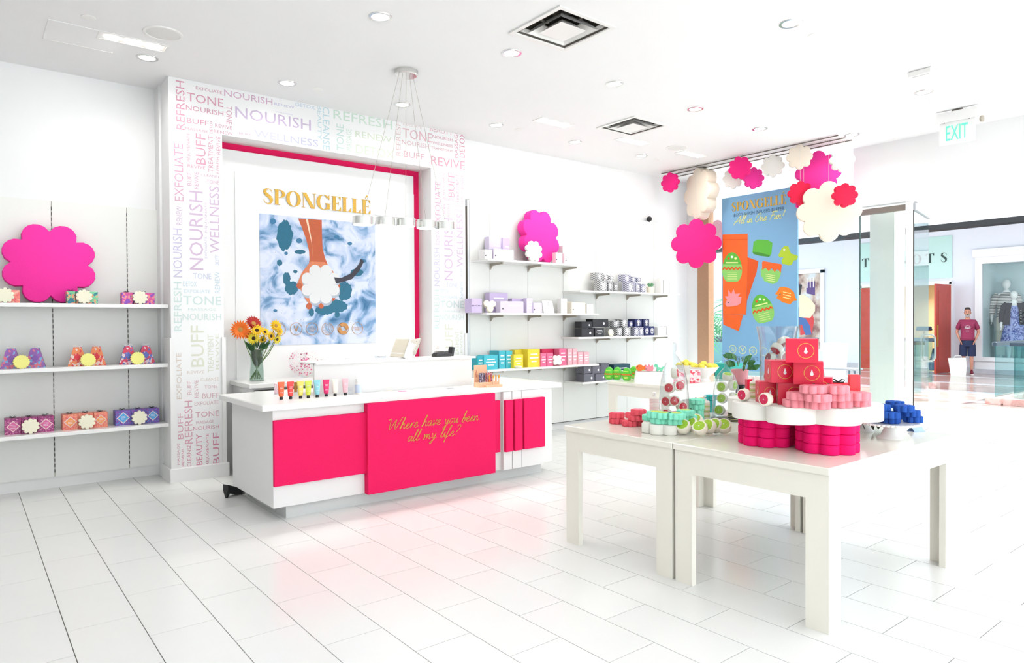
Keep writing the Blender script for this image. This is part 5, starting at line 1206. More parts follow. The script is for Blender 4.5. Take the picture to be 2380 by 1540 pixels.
# clear vase of slices
t = thing('clear_vase', 'tall clear flared vase filled with ivory slice sponges', 'vase', (4.33, 2.55, TZ))
MB().lathe([(.112, 0), (.114, .01), (.112, .40), (.116, .54), (.136, .65), (.131, .65), (.111, .54), (.107, .40), (.108, .012)], 30, True, False).ob('vase_wall', CLG, t, True)
dv = Vector((4.33, 2.55, 0)).normalized(); sv = Vector((dv.y, -dv.x, 0))
vn = ['lowest', 'low', 'low, towards the wall', 'in the middle', 'in the middle, facing the counter', 'in the middle, facing out', 'high, towards the counter', 'high', 'second from the top', 'at the top']
for k, (u, w, z, nx, fm) in enumerate([(-.045, .05, .05, (-1, 1, .1), GRAPE), (.04, .05, .06, (.6, 1, .1), GRAPE), (-.05, .04, .15, (-1, .5, 0), GRAPE), (.03, .05, .16, (.3, 1, .2), GRAPED), (-.055, .055, .31, (-.8, 1, 0), GRAPE), (-.02, .065, .40, (-.3, 1, .1), GRAPE), (.052, .05, .44, (.8, 1, 0), GRAPED), (-.05, .05, .43, (-1, .6, .3), GRAPED), (.0, .05, .50, (-.5, .5, -.6), GRAPE), (.052, .03, .545, (.3, .4, -.7), GRAPED), (.05, .04, .25, (.5, 1, .3), GRAPE)]):
    n_ = (sv * nx[0] - dv * nx[1] + Vector((0, 0, nx[2]))).normalized(); pos = Vector((4.33, 2.55, TZ + z)) + sv * u * .8 - dv * w * .7
    slice_sponge('slice_sponge', face_to(pos - n_ * .022, n_), .042, .045, IVORY, fm, f'ivory slice sponge in the clear vase, {(vn + ["behind the red boxes"])[k]}', 'slices in the clear vase')
# potted plant on a black stand
t = thing('potted_plant', 'small leafy plant in a pink pot on a black stand behind the vase', 'plant', (4.50, 2.95, TZ))
MB().lathe([(.05, 0), (.052, .01), (.03, .03), (.03, .19), (.06, .21), (.06, .22)], 18).ob('stand', BLACK, t, True)
MB(T(0, 0, .22)).lathe([(.045, 0), (.062, .10), (.064, .11), (.058, .11), (.05, .10)], 18).ob('pot', mat('pink_pot', '#e59aa0', .6), t, True)
PLF = mat('plant_leaf', '#3d7b3f', .5, vary=.25)
for k in range(22):
    a = k * 2.4; r_ = .03 + .012 * (k % 6); M = T(r_ * math.cos(a), r_ * math.sin(a), .33 + .02 * (k % 5)) @ RZ(a) @ RY(.9 + .15 * (k % 3))
    MB(M).add([(0, 0, 0), (-.022, 0, .03), (-.012, .004, .06), (0, .0, .075), (.012, .004, .06), (.022, 0, .03), (0, -.006, .035)], [(0, 1, 6), (1, 2, 6), (2, 3, 6), (3, 4, 6), (4, 5, 6), (5, 0, 6), (0, 5, 4, 3, 2, 1)]).ob('leaf', PLF, t)
# cake stands
def cake_stand(c_, R_, h, label, leaves=False):
    t = thing('cake_stand', label, 'cake stand', (c_[0], c_[1], TZ))
    MB().lathe([(.072, 0), (.07, .006), (.05, .02), (.036, .05), (.034, h - .02), (.05, h - .01)], 24).ob('pedestal', LACQ, t, True)
    MB().prism(flower_poly(R_, 40, .035, 0, 3), h - .012, h, .004).ob('scalloped_plate', LACQ, t)
    MB().lathe([(.05, h - .02), (R_ * .9, h - .012)], 24, False, False).ob('plate_underside', LACQ, t, True)
    if leaves:
        LFM = mat('dark_leaf_glaze', '#3f4632', .3, vary=.2)
        for k in range(12):
            A = RZ(k * 2 * PI / 12) @ T(R_ * .78, 0, h * .45) @ RZ(.5) @ RX(.5)
            MB(A).add([(0, 0, -.03), (.012, -.002, -.005), (.004, 0, .03), (-.012, .002, -.005), (0, .006, 0)], [(0, 1, 4), (1, 2, 4), (2, 3, 4), (3, 0, 4), (3, 2, 1, 0)]).ob('leaf_ornament', LFM, t)
    return t
q = fl(2070, 1021, TZ)
cs = (q.x + .06, q.y + .028); cake_stand(cs, .153, .092, 'white scalloped cake stand piled with blue flower sponges')
cake_stand((4.40, 2.02), .13, .085, 'white cake stand with dark leaf ornaments behind the blue sponges', True)
bz = TZ + .0925; g = 'blue flower sponges on the cake stand'
for px, py, lv, lb in [(2036, 981, 0, 'blue flower sponge, bottom layer, beside the big riser'), (2069, 985, 0, 'blue flower sponge, bottom layer, front'), (2122, 983, 0, 'blue flower sponge, bottom layer, towards the entrance'), (2098, 975, 0, 'blue flower sponge, bottom layer, at the back'),
                       (2040, 970, 1, 'blue flower sponge, second layer, beside the big riser'), (2069, 973, 1, 'blue flower sponge, second layer, front'), (2116, 969, 1, 'blue flower sponge, second layer, towards the entrance'), (2047, 956, 2, 'blue flower sponge, third layer, beside the big riser'), (2101, 958, 2, 'blue flower sponge, third layer, towards the entrance'), (2080, 948, 2, 'blue flower sponge, third layer, at the back')]:
    flsp('flower_sponge', px, py, bz + lv * .0365, .054, .036, BLUE, lb, g, ph=px * .02)
q = fl(2146, 1002, TZ)
t = thing('price_card', 'small pale blue folded card at the table corner', 'card', (q.x - .03, q.y + .03, TZ), -.4)
MB().add([(-.04, -.03, 0), (.04, -.03, 0), (.04, 0, .035), (-.04, 0, .035), (-.04, .03, 0), (.04, .03, 0), (-.04, -.027, 0), (.04, -.027, 0)], [(0, 1, 2, 3), (3, 2, 5, 4)]).ob('folded_card', mat('pale_blue_card', '#a9c4e8', .5), t)
MB().box(-.035, -.035, -.0, .035, .035, .002).ob('foot', mat('pale_blue_card', '#a9c4e8', .5), t)

# ================================================================ farther table: egg tins, bath toys, lemon bowls
EGG = mat('egg_green', '#5fd23c', .35, vary=.05); ZIG = mat('egg_orange', '#f0692e', .4); EYL = mat('egg_yellow', '#e9f07a', .5)
def egg_poly(w, h, n=26):
    out = []
    for i in range(n):
        a = 2 * PI * i / n; x = math.cos(a); y = math.sin(a)
        out.append((w * x * (1 - .14 * y), max(-h * .86, h * y)))
    return out
def egg(px, py, label, back=0.0):
    q = fl(px, py, TZ); d = Vector((q.x, q.y, 0)).normalized(); c_ = q + d * (.035 + back)
    t = thing('egg_tin', label, 'tin', (c_.x, c_.y, TZ), facing_cam(c_) - .35, 'green egg tins on the farther table')
    w, h = .052, .080
    P = egg_poly(w, h)
    MB(T(0, 0, h * .86) @ RX(PI / 2)).prism(P, -.032, .032, .008).ob('tin', EGG, t, True)
    MB(T(0, -.0005, h * .86) @ RX(PI / 2) @ S(1.012, 1.0, 1)).rings([[(x, max(-.012, min(.004, y)), z_) for x, y in P] for z_ in (-.031, .031)], False, False).ob('seam_band', ZIG, t)
    zz = [(-.048 + k * .012, (.012 if k % 2 else -.002)) for k in range(9)]
    MB(T(0, -.0325, h * .86) @ RX(PI / 2)).plate(zz + [(x, y - .014) for x, y in reversed(zz)], 0, .0012).ob('zigzag_print', ZIG, t)
    for k, (ww, yy) in enumerate(((.030, .036), (.026, -.03), (.022, -.045))): MB(T(0, -.0325, h * .86 + yy) @ WALLF).box(-ww, -.003, 0, ww, .003, .001).ob('print_line', EYL, t)
egg(1416, 882, 'green egg tin, first in the front row', .02); egg(1435, 882, 'green egg tin, second in the front row'); egg(1457, 884, 'green egg tin, third in the front row, largest in view')
egg(1473, 881, 'green egg tin behind the third one', .06); egg(1490, 884, 'green egg tin in the back row, by the white slope', .06)
q = fl(1509, 888, TZ); d = Vector((q.x, q.y, 0)).normalized(); c_ = q + d * .09
t = thing('sloped_stand', 'white sloped stand carrying three small animal sponges', 'stand', (c_.x, c_.y, TZ), facing_cam(c_) + .1)
MB().add([(-.17, -.09, 0), (.17, -.09, 0), (.17, .09, 0), (-.17, .09, 0), (-.15, -.05, .11), (.17, -.05, .11), (.17, .09, .12), (-.15, .09, .12)], [(0, 3, 2, 1), (4, 5, 6, 7), (0, 1, 5, 4), (1, 2, 6, 5), (2, 3, 7, 6), (3, 0, 4, 7)]).ob('stand_body', PALE, t)
FISH = [(-.05, .0), (-.035, .03), (-.01, .042), (.02, .04), (.04, .02), (.06, .035), (.058, -.02), (.035, -.012), (.015, -.03), (-.02, -.032)]
HEDGE = [(-.055, -.02), (-.045, .005), (-.04, .045), (-.015, .02), (.0, .05), (.018, .022), (.042, .04), (.05, .0), (.04, -.03), (-.02, -.032)]
DINO = [(-.055, .028), (-.04, .05), (-.015, .045), (-.005, .015), (.03, .005), (.065, .028), (.05, -.005), (.035, -.035), (.02, -.035), (.01, -.015), (-.01, -.035), (-.025, -.035), (-.02, .01), (-.045, .015)]
for px, nm, poly, col in ((1492, 'orange fish', FISH, '#f2752f'), (1512, 'pink hedgehog', HEDGE, '#f2909c'), (1533, 'mint dinosaur', DINO, '#7fdcb2')):
    M = T(c_.x, c_.y, TZ + .118) @ RZ(facing_cam(c_) + .1) @ T((px - 1512) * .0052, .02, .034) @ RX(PI / 2)
    t2 = thing('bath_toy', f'{nm} sponge on the white sloped stand', 'sponge', M=M, group='animal sponges on the sloped stand')
    MB().rings([[(x, y, -.02) for x, y in poly], [(x, y, .02) for x, y in poly]]).ob('body', mat('toy_' + nm.split()[0], col, .8, bump=.3, scale=220), t2)
    MB(T(poly[1][0] + .008, poly[1][1] - .012, .0205)).lathe([(.005, 0), (.003, .002)], 8).ob('eye', BLACK, t2)
def bowl(c_, R_, h, label, lemons, nm):
    t = thing('white_bowl', label, 'bowl', (c_[0], c_[1], TZ))
    MB().lathe([(R_ * .42, 0), (R_ * .42, .012), (R_ * .34, .03), (R_ * .38, .05), (R_ * .8, h * .72), (R_, h), (R_ * .97, h), (R_ * .74, h * .74), (R_ * .2, h * .45)], 28, True, True).ob('bowl', LACQ, t, True)
    LEM = mat('lemon_yellow', '#f2e04f', .55, vary=.06, scale=120, bump=.2)
    me = cached('lemon', lambda: MB().lathe([(.004, -.048), (.012, -.042), (.027, -.028), (.034, 0), (.027, .028), (.012, .042), (.004, .048)], 14).mesh('lemon', LEM, True))
    for k in range(lemons):
        a = k * 2 * PI / (lemons - 1); r_ = R_ * (.0 if k == 0 else .64)
        o_ = link('lemon_sponge', me, None); o_.matrix_world = T(c_[0] + r_ * math.cos(a), c_[1] + r_ * math.sin(a), TZ + h + (.035 if k == 0 else .005)) @ RZ(a) @ RY(PI / 2 + .2 * math.sin(a * 3))
        tag(o_, f'topmost yellow lemon in the {nm} white bowl' if k == 0 else f'yellow lemon in the ring around the rim of the {nm} white bowl', 'lemon', f'lemons in the {nm} white bowl')
bowl((6.72, 4.88), .175, .165, 'large white footed bowl of lemons on the farther table', 8, 'larger')
bowl((7.05, 5.38), .13, .15, 'smaller white footed bowl of lemons behind the animal sponges', 6, 'smaller')
for px, py, m, nm in [(1586, 893, 'coral', 'in front of the large bowl, towards the counter'), (1656, 892, 'coral', 'beside the large bowl, towards the entrance')]:
    q = fl(px, py, TZ); q = Vector((max(5.99, min(7.34, q.x)), max(4.80, min(5.55, q.y)), TZ))
    t = thing('printed_pouch', f'pink and red printed pouch {nm}', 'pouch', q, facing_cam(q))
    MB().rings([[(-.06, -.03, 0), (.06, -.03, 0), (.06, .03, 0), (-.06, .03, 0)], [(-.058, -.028, .10), (.058, -.028, .10), (.058, .028, .10), (-.058, .028, .10)], [(-.055, -.004, .14), (.055, -.004, .14), (.055, .004, .14), (-.055, .004, .14)]]).ob('pouch', pat3('pink_red_print', '#f28fa4', '#f7e1e0', '#e04b5a', 40), t)
    MB().box(-.055, -.006, .138, .055, .006, .150).ob('clip', PALE, t)
t = thing('teal_box', 'teal storage box at the end of the farther table', 'box', (7.24, 4.90, TZ), .1)
MB().cbox(-.14, -.10, 0, .14, .10, .17, .004).ob('box', mat('deep_teal', '#1fa79a', .5), t); MB().cbox(-.146, -.106, .15, .146, .106, .185, .004).ob('lid', mat('deep_teal', '#1fa79a', .5), t)
# ================================================================ paper flowers and banner hanging in front of the storefront
t = thing('ceiling_rail', 'three thin parallel rails under the ceiling that carry the hanging flowers', 'rail', (8.6, 5.5, CEIL))
for x in (8.42, 8.60, 8.78):
    MB().box(x - 8.6 - .006, -1.35, -.022, x - 8.6 + .006, 1.38, -.010).ob('rail', DUCT, t)
    for y in (-1.1, -.3, .5, 1.2): MB().box(x - 8.6 - .003, y - .003, -.012, x - 8.6 + .003, y + .003, 0).ob('hanger', STEEL, t)
HPINK = mat('hanging_pink', '#f2127f', .75, vary=.05, scale=120, bump=.15); HRED = mat('hanging_red', '#ee0d45', .75, vary=.05, scale=120, bump=.15); HMAG = mat('hanging_magenta', '#f52f9c', .75, vary=.05, scale=120, bump=.15); HCRM = mat('hanging_cream', '#f4e7d4', .75, vary=.02, scale=120, bump=.1); HWHT = mat('hanging_white', '#f3efe8', .75, vary=.02, scale=120, bump=.1)
WIRE = mat('clear_line', '#e8e6e2', .4)
def hang(px, py, rpx, X, m, label, yaw=0.0, n=8, th=.06, ph=PI / 2):
    c_ = xl(px, py, X); dep = (c_ - Vector((0, 0, HC))).dot(_fw); R_ = rpx * dep / FPX
    t = thing('hanging_flower', label, 'flower display', (c_.x, c_.y, c_.z), facing_cam(c_) + yaw, 'foam flowers hanging before the storefront')
    key = ('hf', round(R_, 3), m.name, n, th, ph)
    me = cached(key, lambda: MB(RX(PI / 2)).prism(flower_poly(R_, n, .31, ph), -th / 2, th / 2, th * .1).mesh('foam_body', m, True))
    link('foam_body', me, t)
    MB().tube([(0, 0, R_ * .9), (0, 0, CEIL - .015 - c_.z)], .0015, 4).ob('hanging_line', WIRE, t)
    MB(T(0, 0, R_ * .99)).tube([(.008 * math.cos(a), 0, .008 * math.sin(a)) for a in (0, 1.05, 2.1, 3.14, 4.2, 5.24, 6.28)], .0018, 4).ob('eyelet', LACQ, t)
hang(1558, 424, 23, 8.42, HPINK, 'small pink hanging flower at the end, next to the white display wall', -.55)
hang(1630, 450, 60, 8.60, HCRM, 'large cream hanging flower seen half from the side', -1.05, th=.16)
hang(1618, 566, 57, 8.50, HPINK, 'large pink hanging flower hanging lowest beside the banner', .1, th=.09)
hang(1668, 545, 34, 9.05, mat('hanging_blush', '#f6c9cf', .75), 'blush hanging flower half hidden behind the banner edge', -.2)
hang(1704, 415, 24, 8.62, HWHT, 'small white hanging flower behind the raspberry one', -.2)
hang(1720, 390, 27, 8.36, HPINK, 'small raspberry hanging flower above the banner corner', -.3, ph=PI / 2 + .2)
hang(1751, 414, 25, 8.56, HMAG, 'small magenta hanging flower above the banner, next to the raspberry one', .4)
hang(1796, 386, 26, 8.50, HWHT, 'small white hanging flower above the middle of the banner', -.25, th=.07)
hang(1858, 365, 29, 8.50, HCRM, 'cream hanging flower highest under the rails', .05)
hang(1901, 402, 50, 8.80, HMAG, 'large magenta hanging flower behind the cream ones', .15, th=.12)
hang(1957, 372, 28, 8.60, HWHT, 'pale white hanging flower nearest the entrance header wall', .15)
hang(1868, 466, 22, 8.56, HMAG, 'magenta hanging flower mostly hidden behind the red one by the banner', .2)
hang(1860, 449, 28, 8.45, HRED, 'small red hanging flower overlapping the banner edge', .15, th=.07)
hang(1926, 492, 70, 8.55, HCRM, 'largest cream hanging flower near the entrance', .12, th=.10)
hang(1963, 454, 28, 8.40, HRED, 'small red hanging flower in front of the largest cream one', .3, th=.08)

BX = 8.78
bt = xl(1679, 462, BX); bt2 = xl(1854, 431, BX); by0, by1 = bt2.y, bt.y; bz0, bz1 = .76, 3.27
BC = Vector((BX, (by0 + by1) / 2, bz0))
bn = thing('hanging_banner', 'tall blue hanging banner with SPONGELLÉ lettering and colourful bath toys', 'banner', BC)
BLU = mat('banner_blue', '#7fb2d9', .5, vary=.06, scale=2.0)
MB().box(-.012, -(by1 - by0) / 2, 0, .02, (by1 - by0) / 2, bz1 - bz0).ob('board', BLU, bn)
for y in (-.35, .35): MB().tube([(0, y, bz1 - bz0 - .01), (0, y, CEIL - .02 - bz0)], .002, 4).ob('hanging_line', WIRE, bn)
FB = T(-.0125, 0, 0) @ SIDEF
def zb(x, y):
    v = xl(1640 + x / 3.582, 430 + y / 3.582, BX - .0125); return (-(v.y - BC.y), v.z - BC.z)
def bshape(pts, m, name, lv): return MB(FB).plate([zb(*q) for q in pts], .0008 * lv, .0006).ob(name, m, bn)
a = zb(218, 200); b = zb(668, 172)
shop_sign(bn, FB @ T(0, 0, .001), a[0], (a[1] + b[1]) / 2 - .005, b[0] - a[0], .128, GOLD, 'gold_letter')
a = zb(236, 240); b = zb(655, 205); NAVYP = mat('banner_navy_print', '#2f4e6e', .5); YELP = mat('banner_yellow_print', '#eef0a0', .5)
word('BODY WASH INFUSED BUFFER', NAVYP, bn, FB, (a[0] + b[0]) / 2, (a[1] + b[1]) / 2, b[0] - a[0], .05)
a = zb(225, 318); b = zb(665, 262)
script_text('All in One Fun!', YELP, bn, FB, a[0] + .03, (a[1] + b[1]) / 2 - .02, .115, (b[0] - a[0]) * .93, .010, shear=.3)
ORG = mat('banner_orange', '#f4661f', .55, vary=.05, scale=12); ORG2 = mat('banner_orange_dark', '#e2540f', .55); BGR = mat('banner_green', '#5cb83a', .55); BGR2 = mat('banner_green_light', '#8ed06a', .55); LIM = mat('banner_lime', '#b3cf2e', .55); BPK = mat('banner_pink', '#f29aa2', .55); DSH = mat('banner_print_shade', '#4f8fbe', .55)
bshape([(350, 600), (440, 632), (425, 725), (345, 960), (338, 1080)], ORG2, 'print_towel', 1)
bshape([(142, 412), (350, 405), (350, 640), (336, 1078), (145, 1080)], ORG, 'print_towel', 2)
bshape([(145, 1080), (312, 1082), (276, 1216), (148, 1160)], ORG, 'print_towel', 2)
bshape([(142, 452), (350, 447), (350, 455), (142, 460)], ORG2, 'print_towel_seam', 3)
bshape([(400, 470), (440, 452), (520, 458), (556, 480), (548, 570), (530, 596), (450, 585), (390, 560)], BGR, 'print_roll', 1)
bshape([(392, 555), (450, 560), (540, 585), (528, 597), (450, 588), (398, 572)], mat('banner_green_dark', '#3f8c2c', .55), 'print_roll_end', 2)
def begg(cx, cy, w, h, rot, lv):
    P = egg_poly(w, h); ca, sa = math.cos(rot), math.sin(rot)
    tr = lambda x, y: (cx + x * ca - y * sa, cy - (x * sa + y * ca))
    bshape([tr(x, y) for x, y in P], BGR2, 'print_egg', lv)
    bshape([tr(x, y) for x, y in P if y > .03 * h] , BGR, 'print_egg_top', lv + 1)
    zz = [(-w * .95 + k * w * .19, (h * .10 if k % 2 else -h * .02)) for k in range(11)]
    bshape([tr(x, y) for x, y in zz] + [tr(x, y - h * .13) for x, y in reversed(zz)], ORG2, 'print_zigzag', lv + 2)
    for k, (u, v, c2) in enumerate(((-.35, .6, ORG2), (.0, .7, LINE), (.35, .6, YELP))): bshape([tr(u * w + 11 * math.cos(q), v * h + 11 * math.sin(q)) for q in (0, 1.05, 2.1, 3.14, 4.2, 5.2)], c2, 'print_dot', lv + 2)
    for k in range(4): bshape([tr(-w * .5, -h * (.25 + .14 * k)), tr(w * .5, -h * (.25 + .14 * k)), tr(w * .5, -h * (.28 + .14 * k)), tr(-w * .5, -h * (.28 + .14 * k))], YELP, 'print_text_line', lv + 2)
    bshape([tr(-w * .6, h * .30), tr(w * .6, h * .30), tr(w * .6, h * .38), tr(-w * .6, h * .38)], YELP, 'print_text_line', lv + 2)
begg(222, 690, 82, 132, .0, 4); begg(475, 1035, 90, 128, .25, 1)
bshape([(458, 715), (465, 690), (630, 718), (625, 750), (600, 805), (560, 825), (490, 800), (462, 750)], BGR2, 'print_cup', 1)
bshape([(470, 640), (482, 632), (630, 658), (634, 672), (626, 728), (600, 698), (575, 722), (550, 690), (525, 716), (500, 686), (472, 706)], ORG, 'print_cup_top', 2)
for k in range(4): bshape([(500, 738 + k * 16), (580, 752 + k * 16), (580, 757 + k * 16), (500, 743 + k * 16)], YELP, 'print_text_line', 3)
bshape([(605, 585), (635, 525), (660, 505), (690, 510), (700, 545), (712, 570), (740, 578), (770, 590), (762, 620), (735, 628), (715, 665), (690, 670), (670, 660), (640, 655), (632, 625), (650, 600), (615, 600)], LIM, 'print_dinosaur', 1)
bshape([(655 + 9 * math.cos(q), 538 + 9 * math.sin(q)) for q in (0, .8, 1.6, 2.4, 3.1, 4, 4.7, 5.5)], LINE, 'print_eye', 2)
bshape([(655 + 4 * math.cos(q), 538 + 4 * math.sin(q)) for q in (0, 1.05, 2.1, 3.14, 4.2, 5.2)], NAVYP, 'print_pupil', 3)
bshape([(578, 905), (600, 880), (615, 850), (650, 845), (700, 858), (735, 890), (745, 925), (760, 960), (730, 965), (705, 992), (680, 985), (640, 975), (615, 955), (590, 940), (600, 915)], mat('banner_fish', '#f3841f', .55), 'print_fish', 1)
bshape([(620 + 6 * math.cos(q), 908 + 6 * math.sin(q)) for q in (0, 1.05, 2.1, 3.14, 4.2, 5.2)], NAVYP, 'print_eye', 2)
for k in range(3): bshape([(645, 885 + k * 22), (710, 900 + k * 22), (710, 906 + k * 22), (645, 891 + k * 22)], YELP, 'print_text_line', 2)
bshape([(165, 990), (180, 950), (160, 925), (190, 925), (188, 870), (215, 905), (235, 865), (248, 905), (290, 900), (270, 930), (300, 930), (295, 980), (270, 1000), (220, 1008), (180, 1012)], BPK, 'print_hedgehog', 5)
bshape([(190 + 5 * math.cos(q), 978 + 5 * math.sin(q)) for q in (0, 1.05, 2.1, 3.14, 4.2, 5.2)], NAVYP, 'print_eye', 6)
for k, (x, y) in enumerate([(225, 1365), (308, 1370), (395, 1380), (482, 1385), (565, 1388)]):
    c_ = zb(x, y); ci = circle(.062, 24)
    MB(FB @ T(c_[0], c_[1], .001)).rings([[(u, v, 0) for u, v in ci], [(u, v, .0008) for u, v in ci], [(u * .88, v * .88, .0008) for u, v in ci]], False, False).ob('badge_ring', YELP, bn)
    if k == 1: word_h('V', YELP, bn, FB, c_[0], c_[1], .07)
    elif k == 0:
        for s_, yy in (('ALL', .02), ('SKIN', 0), ('TYPES', -.02)): word_h(s_, YELP, bn, FB, c_[0], c_[1] + yy, .016)
    elif k == 2:
        for s_, yy in (('100%', .02), ('PARABEN', 0), ('FREE', -.02)): word_h(s_, YELP, bn, FB, c_[0], c_[1] + yy, .014)
a = zb(186, 1432); b = zb(440, 1448)
word('CLEANSE • EXFOLIATE', NAVYP, bn, FB, (a[0] + b[0]) / 2, (a[1] + b[1]) / 2, b[0] - a[0], .05)
# ================================================================ the mall outside
def marble(name, a, b, c_, s, rough):
    return pattern(name, 'noise', [(0.2, a), (0.45, b), (0.6, c_), (0.8, b)], s, rough)
MROSE = marble('rose_marble', '#a98d86', '#c2aaa2', '#d0bcb4', 1.6, .12); MWHT = marble('white_marble', '#d9d9de', '#ebebee', '#f3f3f4', 1.5, .15); MGRY = marble('grey_marble', '#a9adb8', '#c1c4cc', '#d2d4da', 1.8, .2)
MALLW = mat('mall_white_plaster', '#eef1f4', .6, vary=.01); MALLP = mat('mall_pale_blue_wall', '#e3e9f2', .6, vary=.01)
mf = struct(MB().box(10.6, -6, -.12, 23.6, 18, -.002).ob('floor_mall', MROSE), 'polished rose marble mall floor with white bands')
for nm, x0, x1 in (('floor_band', 10.6, 12.6), ('floor_band', 14.2, 14.5), ('floor_band', 15.9, 16.3), ('floor_band', 18.2, 18.5), ('floor_band', 20.5, 20.7)):
    MB().box(x0, -6, -.01, x1, 18, .0).ob(nm, MWHT, mf)
MB(T(13.4, 3.6, 0) @ RZ(.9)).box(-.12, -1.2, -.01, .12, 2.2, .001).ob('floor_band', MWHT, mf)
# opposite shop front, stands across the mall
FX = 22.0
fw = struct(MB().box(FX, 7.0, 0, FX + .3, 7.58, 4.2).box(FX, 10.14, 0, FX + .3, 11.35, 4.2).box(FX, 7.58, 3.88, FX + .3, 10.14, 4.2).box(FX, 7.58, 2.5, FX + .3, 10.14, 2.68)
            .box(FX, 12.6, 0, FX + .3, 18, 4.2).box(FX, 11.35, 3.1, FX + .3, 12.6, 4.2).box(FX, 11.35, 0, FX + .3, 12.6, .55).box(FX, -6, 3.06, FX + .3, 7.0, 4.2).box(FX, -6, 0, FX + .3, 1.0, 3.06).ob('wall_far', MALLP), 'pale shop front across the mall')
MB().box(FX - .12, 2.0, 3.2, FX, 7.05, 3.42).ob('cornice', MALLW, fw)
MB().box(FX - .06, 6.83, .35, FX + .02, 7.0, 3.2).ob('window_frame', MALLW, fw); MB().box(FX - .06, 1.0, 3.02, FX + .02, 6.83, 3.2).ob('window_frame', MALLW, fw)
MB().box(FX - .10, 1.0, .35, FX + .02, 7.06, .46).ob('window_sill', MALLW, fw); MB().box(FX - .05, 1.0, .12, FX + .3, 7.0, .36).ob('dado', MALLW, fw)
MB().box(FX - .09, 1.0, 0, FX + .3, 7.05, .13).ob('stone_base', MGRY, fw)
for y0, y1 in ((7.05, 7.58), (10.14, 11.35)): MB().box(FX - .03, y0, 0, FX, y1, .16).ob('stone_base', MGRY, fw)
MB().box(FX - .05, 7.56, 0, FX, 7.64, 2.56).ob('door_casing', MALLW, fw); MB().box(FX - .05, 10.08, 0, FX, 10.18, 2.56).ob('door_casing', MALLW, fw); MB().box(FX - .05, 7.58, 2.5, FX, 10.14, 2.60).ob('door_casing', MALLW, fw)
MB().box(FX - .06, 11.28, .5, FX + .02, 11.40, 3.15).ob('window_frame', MALLW, fw); MB().box(FX - .06, 12.56, .5, FX + .02, 12.68, 3.15).ob('window_frame', MALLW, fw); MB().box(FX - .06, 11.28, 3.05, FX + .02, 12.68, 3.2).ob('window_frame', MALLW, fw)
SIGNG = mat('sign_teal_glass', '#bfe3dd', .25, vary=.06, scale=.8); INK = mat('sign_ink', '#26443f', .5)
sg2 = thing('shop_sign', 'pale teal TALBOTS sign panel above the red doors across the mall', 'sign', (FX, 8.86, 2.68))
MB().box(-.03, -1.28, 0, .0, 1.28, 1.2).ob('sign_panel', SIGNG, sg2)
cy_ = {}
for ch, px in zip('TALBOTS', (2013, 2040, 2068, 2099, 2131, 2163, 2197)):
    v = xl(px, 600, FX - .03); mb_ = MB(T(-.031, v.y - 8.86, 3.135 - 2.68) @ SIDEF @ S(.29, .27, .3) @ T(-.42, 0, 0)); roman(ch, mb_); mb_.ob('lettering', INK, sg2)
# fascia of the upper level
fas = struct(MB().box(18.6, -6, 3.80, 19.0, 18, 9.0).ob('beam_fascia', MALLW), 'white fascia of the upper mall level')
MB().box(18.58, -6, 3.68, 19.0, 18, 3.80).ob('black_band', mat('black_strip', '#0c0f12', .6), fas)  # black band along the lower edge of the fascia
struct(MB().box(19.0, -6, 4.2, 23.6, 18, 4.4).ob('ceiling_mall', MALLW), 'mall soffit in front of the far shops')
struct(MB().box(10.0, 6.9, 3.9, 10.4, 18, 9).ob('beam_upper', MALLW), 'upper level edge above the shop')
# far shop interiors
RED_D = mat('red_door_wood', '#b5341c', .35, vary=.15, scale=8); BRASS = mat('brass', '#c9a13e', .3, metal=.8)
CRW = mat('cream_interior', '#f4e4c6', .6, vary=.03)
it = struct(MB().box(FX + 3.0, 6.9, 0, FX + 3.1, 11.2, 2.7).box(FX + .3, 10.3, 0, FX + 3.1, 10.4, 2.7).box(FX + .3, 7.2, 0, FX + 3.1, 7.3, 2.7).box(FX + .3, 7.2, 2.7, FX + 3.1, 10.4, 2.8).box(FX + .0, 7.2, -.05, FX + 3.1, 10.4, .002).ob('room_far', CRW), 'warm lit interior of the shop across the mall')
fl_ = thing('added_shop_lamp', 'warm ceiling lamp added to light the far shop', 'lamp', (FX + 1.6, 8.8, 2.7))  # added lamp that brightens the cream interior
MB().lathe([(.22, 0), (.22, -.04), (.18, -.05)], 20).ob('lamp_disc', GLOW, fl_)
lw_ = lamp_light((FX + 1.6, 8.8, 2.63), 45.0, .4); lw_.data.color = (1.0, .86, .62)
def red_door(M, label, w):
    t = thing('red_door', label, 'door', M=M)
    MB().box(0, -.025, .01, w, .025, 2.48).ob('door_leaf', RED_D, t)
    for z0, z1 in ((.2, 1.0), (1.2, 2.3)):
        for s_ in (-1, 1): MB().box(.14, s_ * .025 - .006, z0, w - .14, s_ * .025 + .006, z1).ob('door_panel', RED_D, t)
    for s_ in (-1, 1):
        MB().box(w - .13, s_ * .028 - .006, .75, w - .05, s_ * .028 + .006, 1.35).ob('push_plate', BRASS, t)
    return t
red_door(T(FX - .03, 10.10, 0) @ RZ(-PI / 2), 'closed red wooden door under the shop sign, seen through the storefront glass', 1.2)
red_door(T(FX - .03, 7.62, 0) @ RZ(PI - .02), 'open red wooden door leaf standing beside the man', 1.0)
NVT = mat('navy_table', '#31506b', .5)
t = thing('shop_table', 'dark blue table with folded clothes inside the far shop', 'table', (FX + 1.6, 8.35, 0))
MB().box(-.5, -.75, .82, .5, .75, .92).ob('table_top', NVT, t)
for sx in (-1, 1):
    for sy in (-1, 1): MB().tube([(sx * .42, sy * .66, 0), (sx * .42, sy * .66, .82)], .03, 6).ob('leg', BRASS, t)
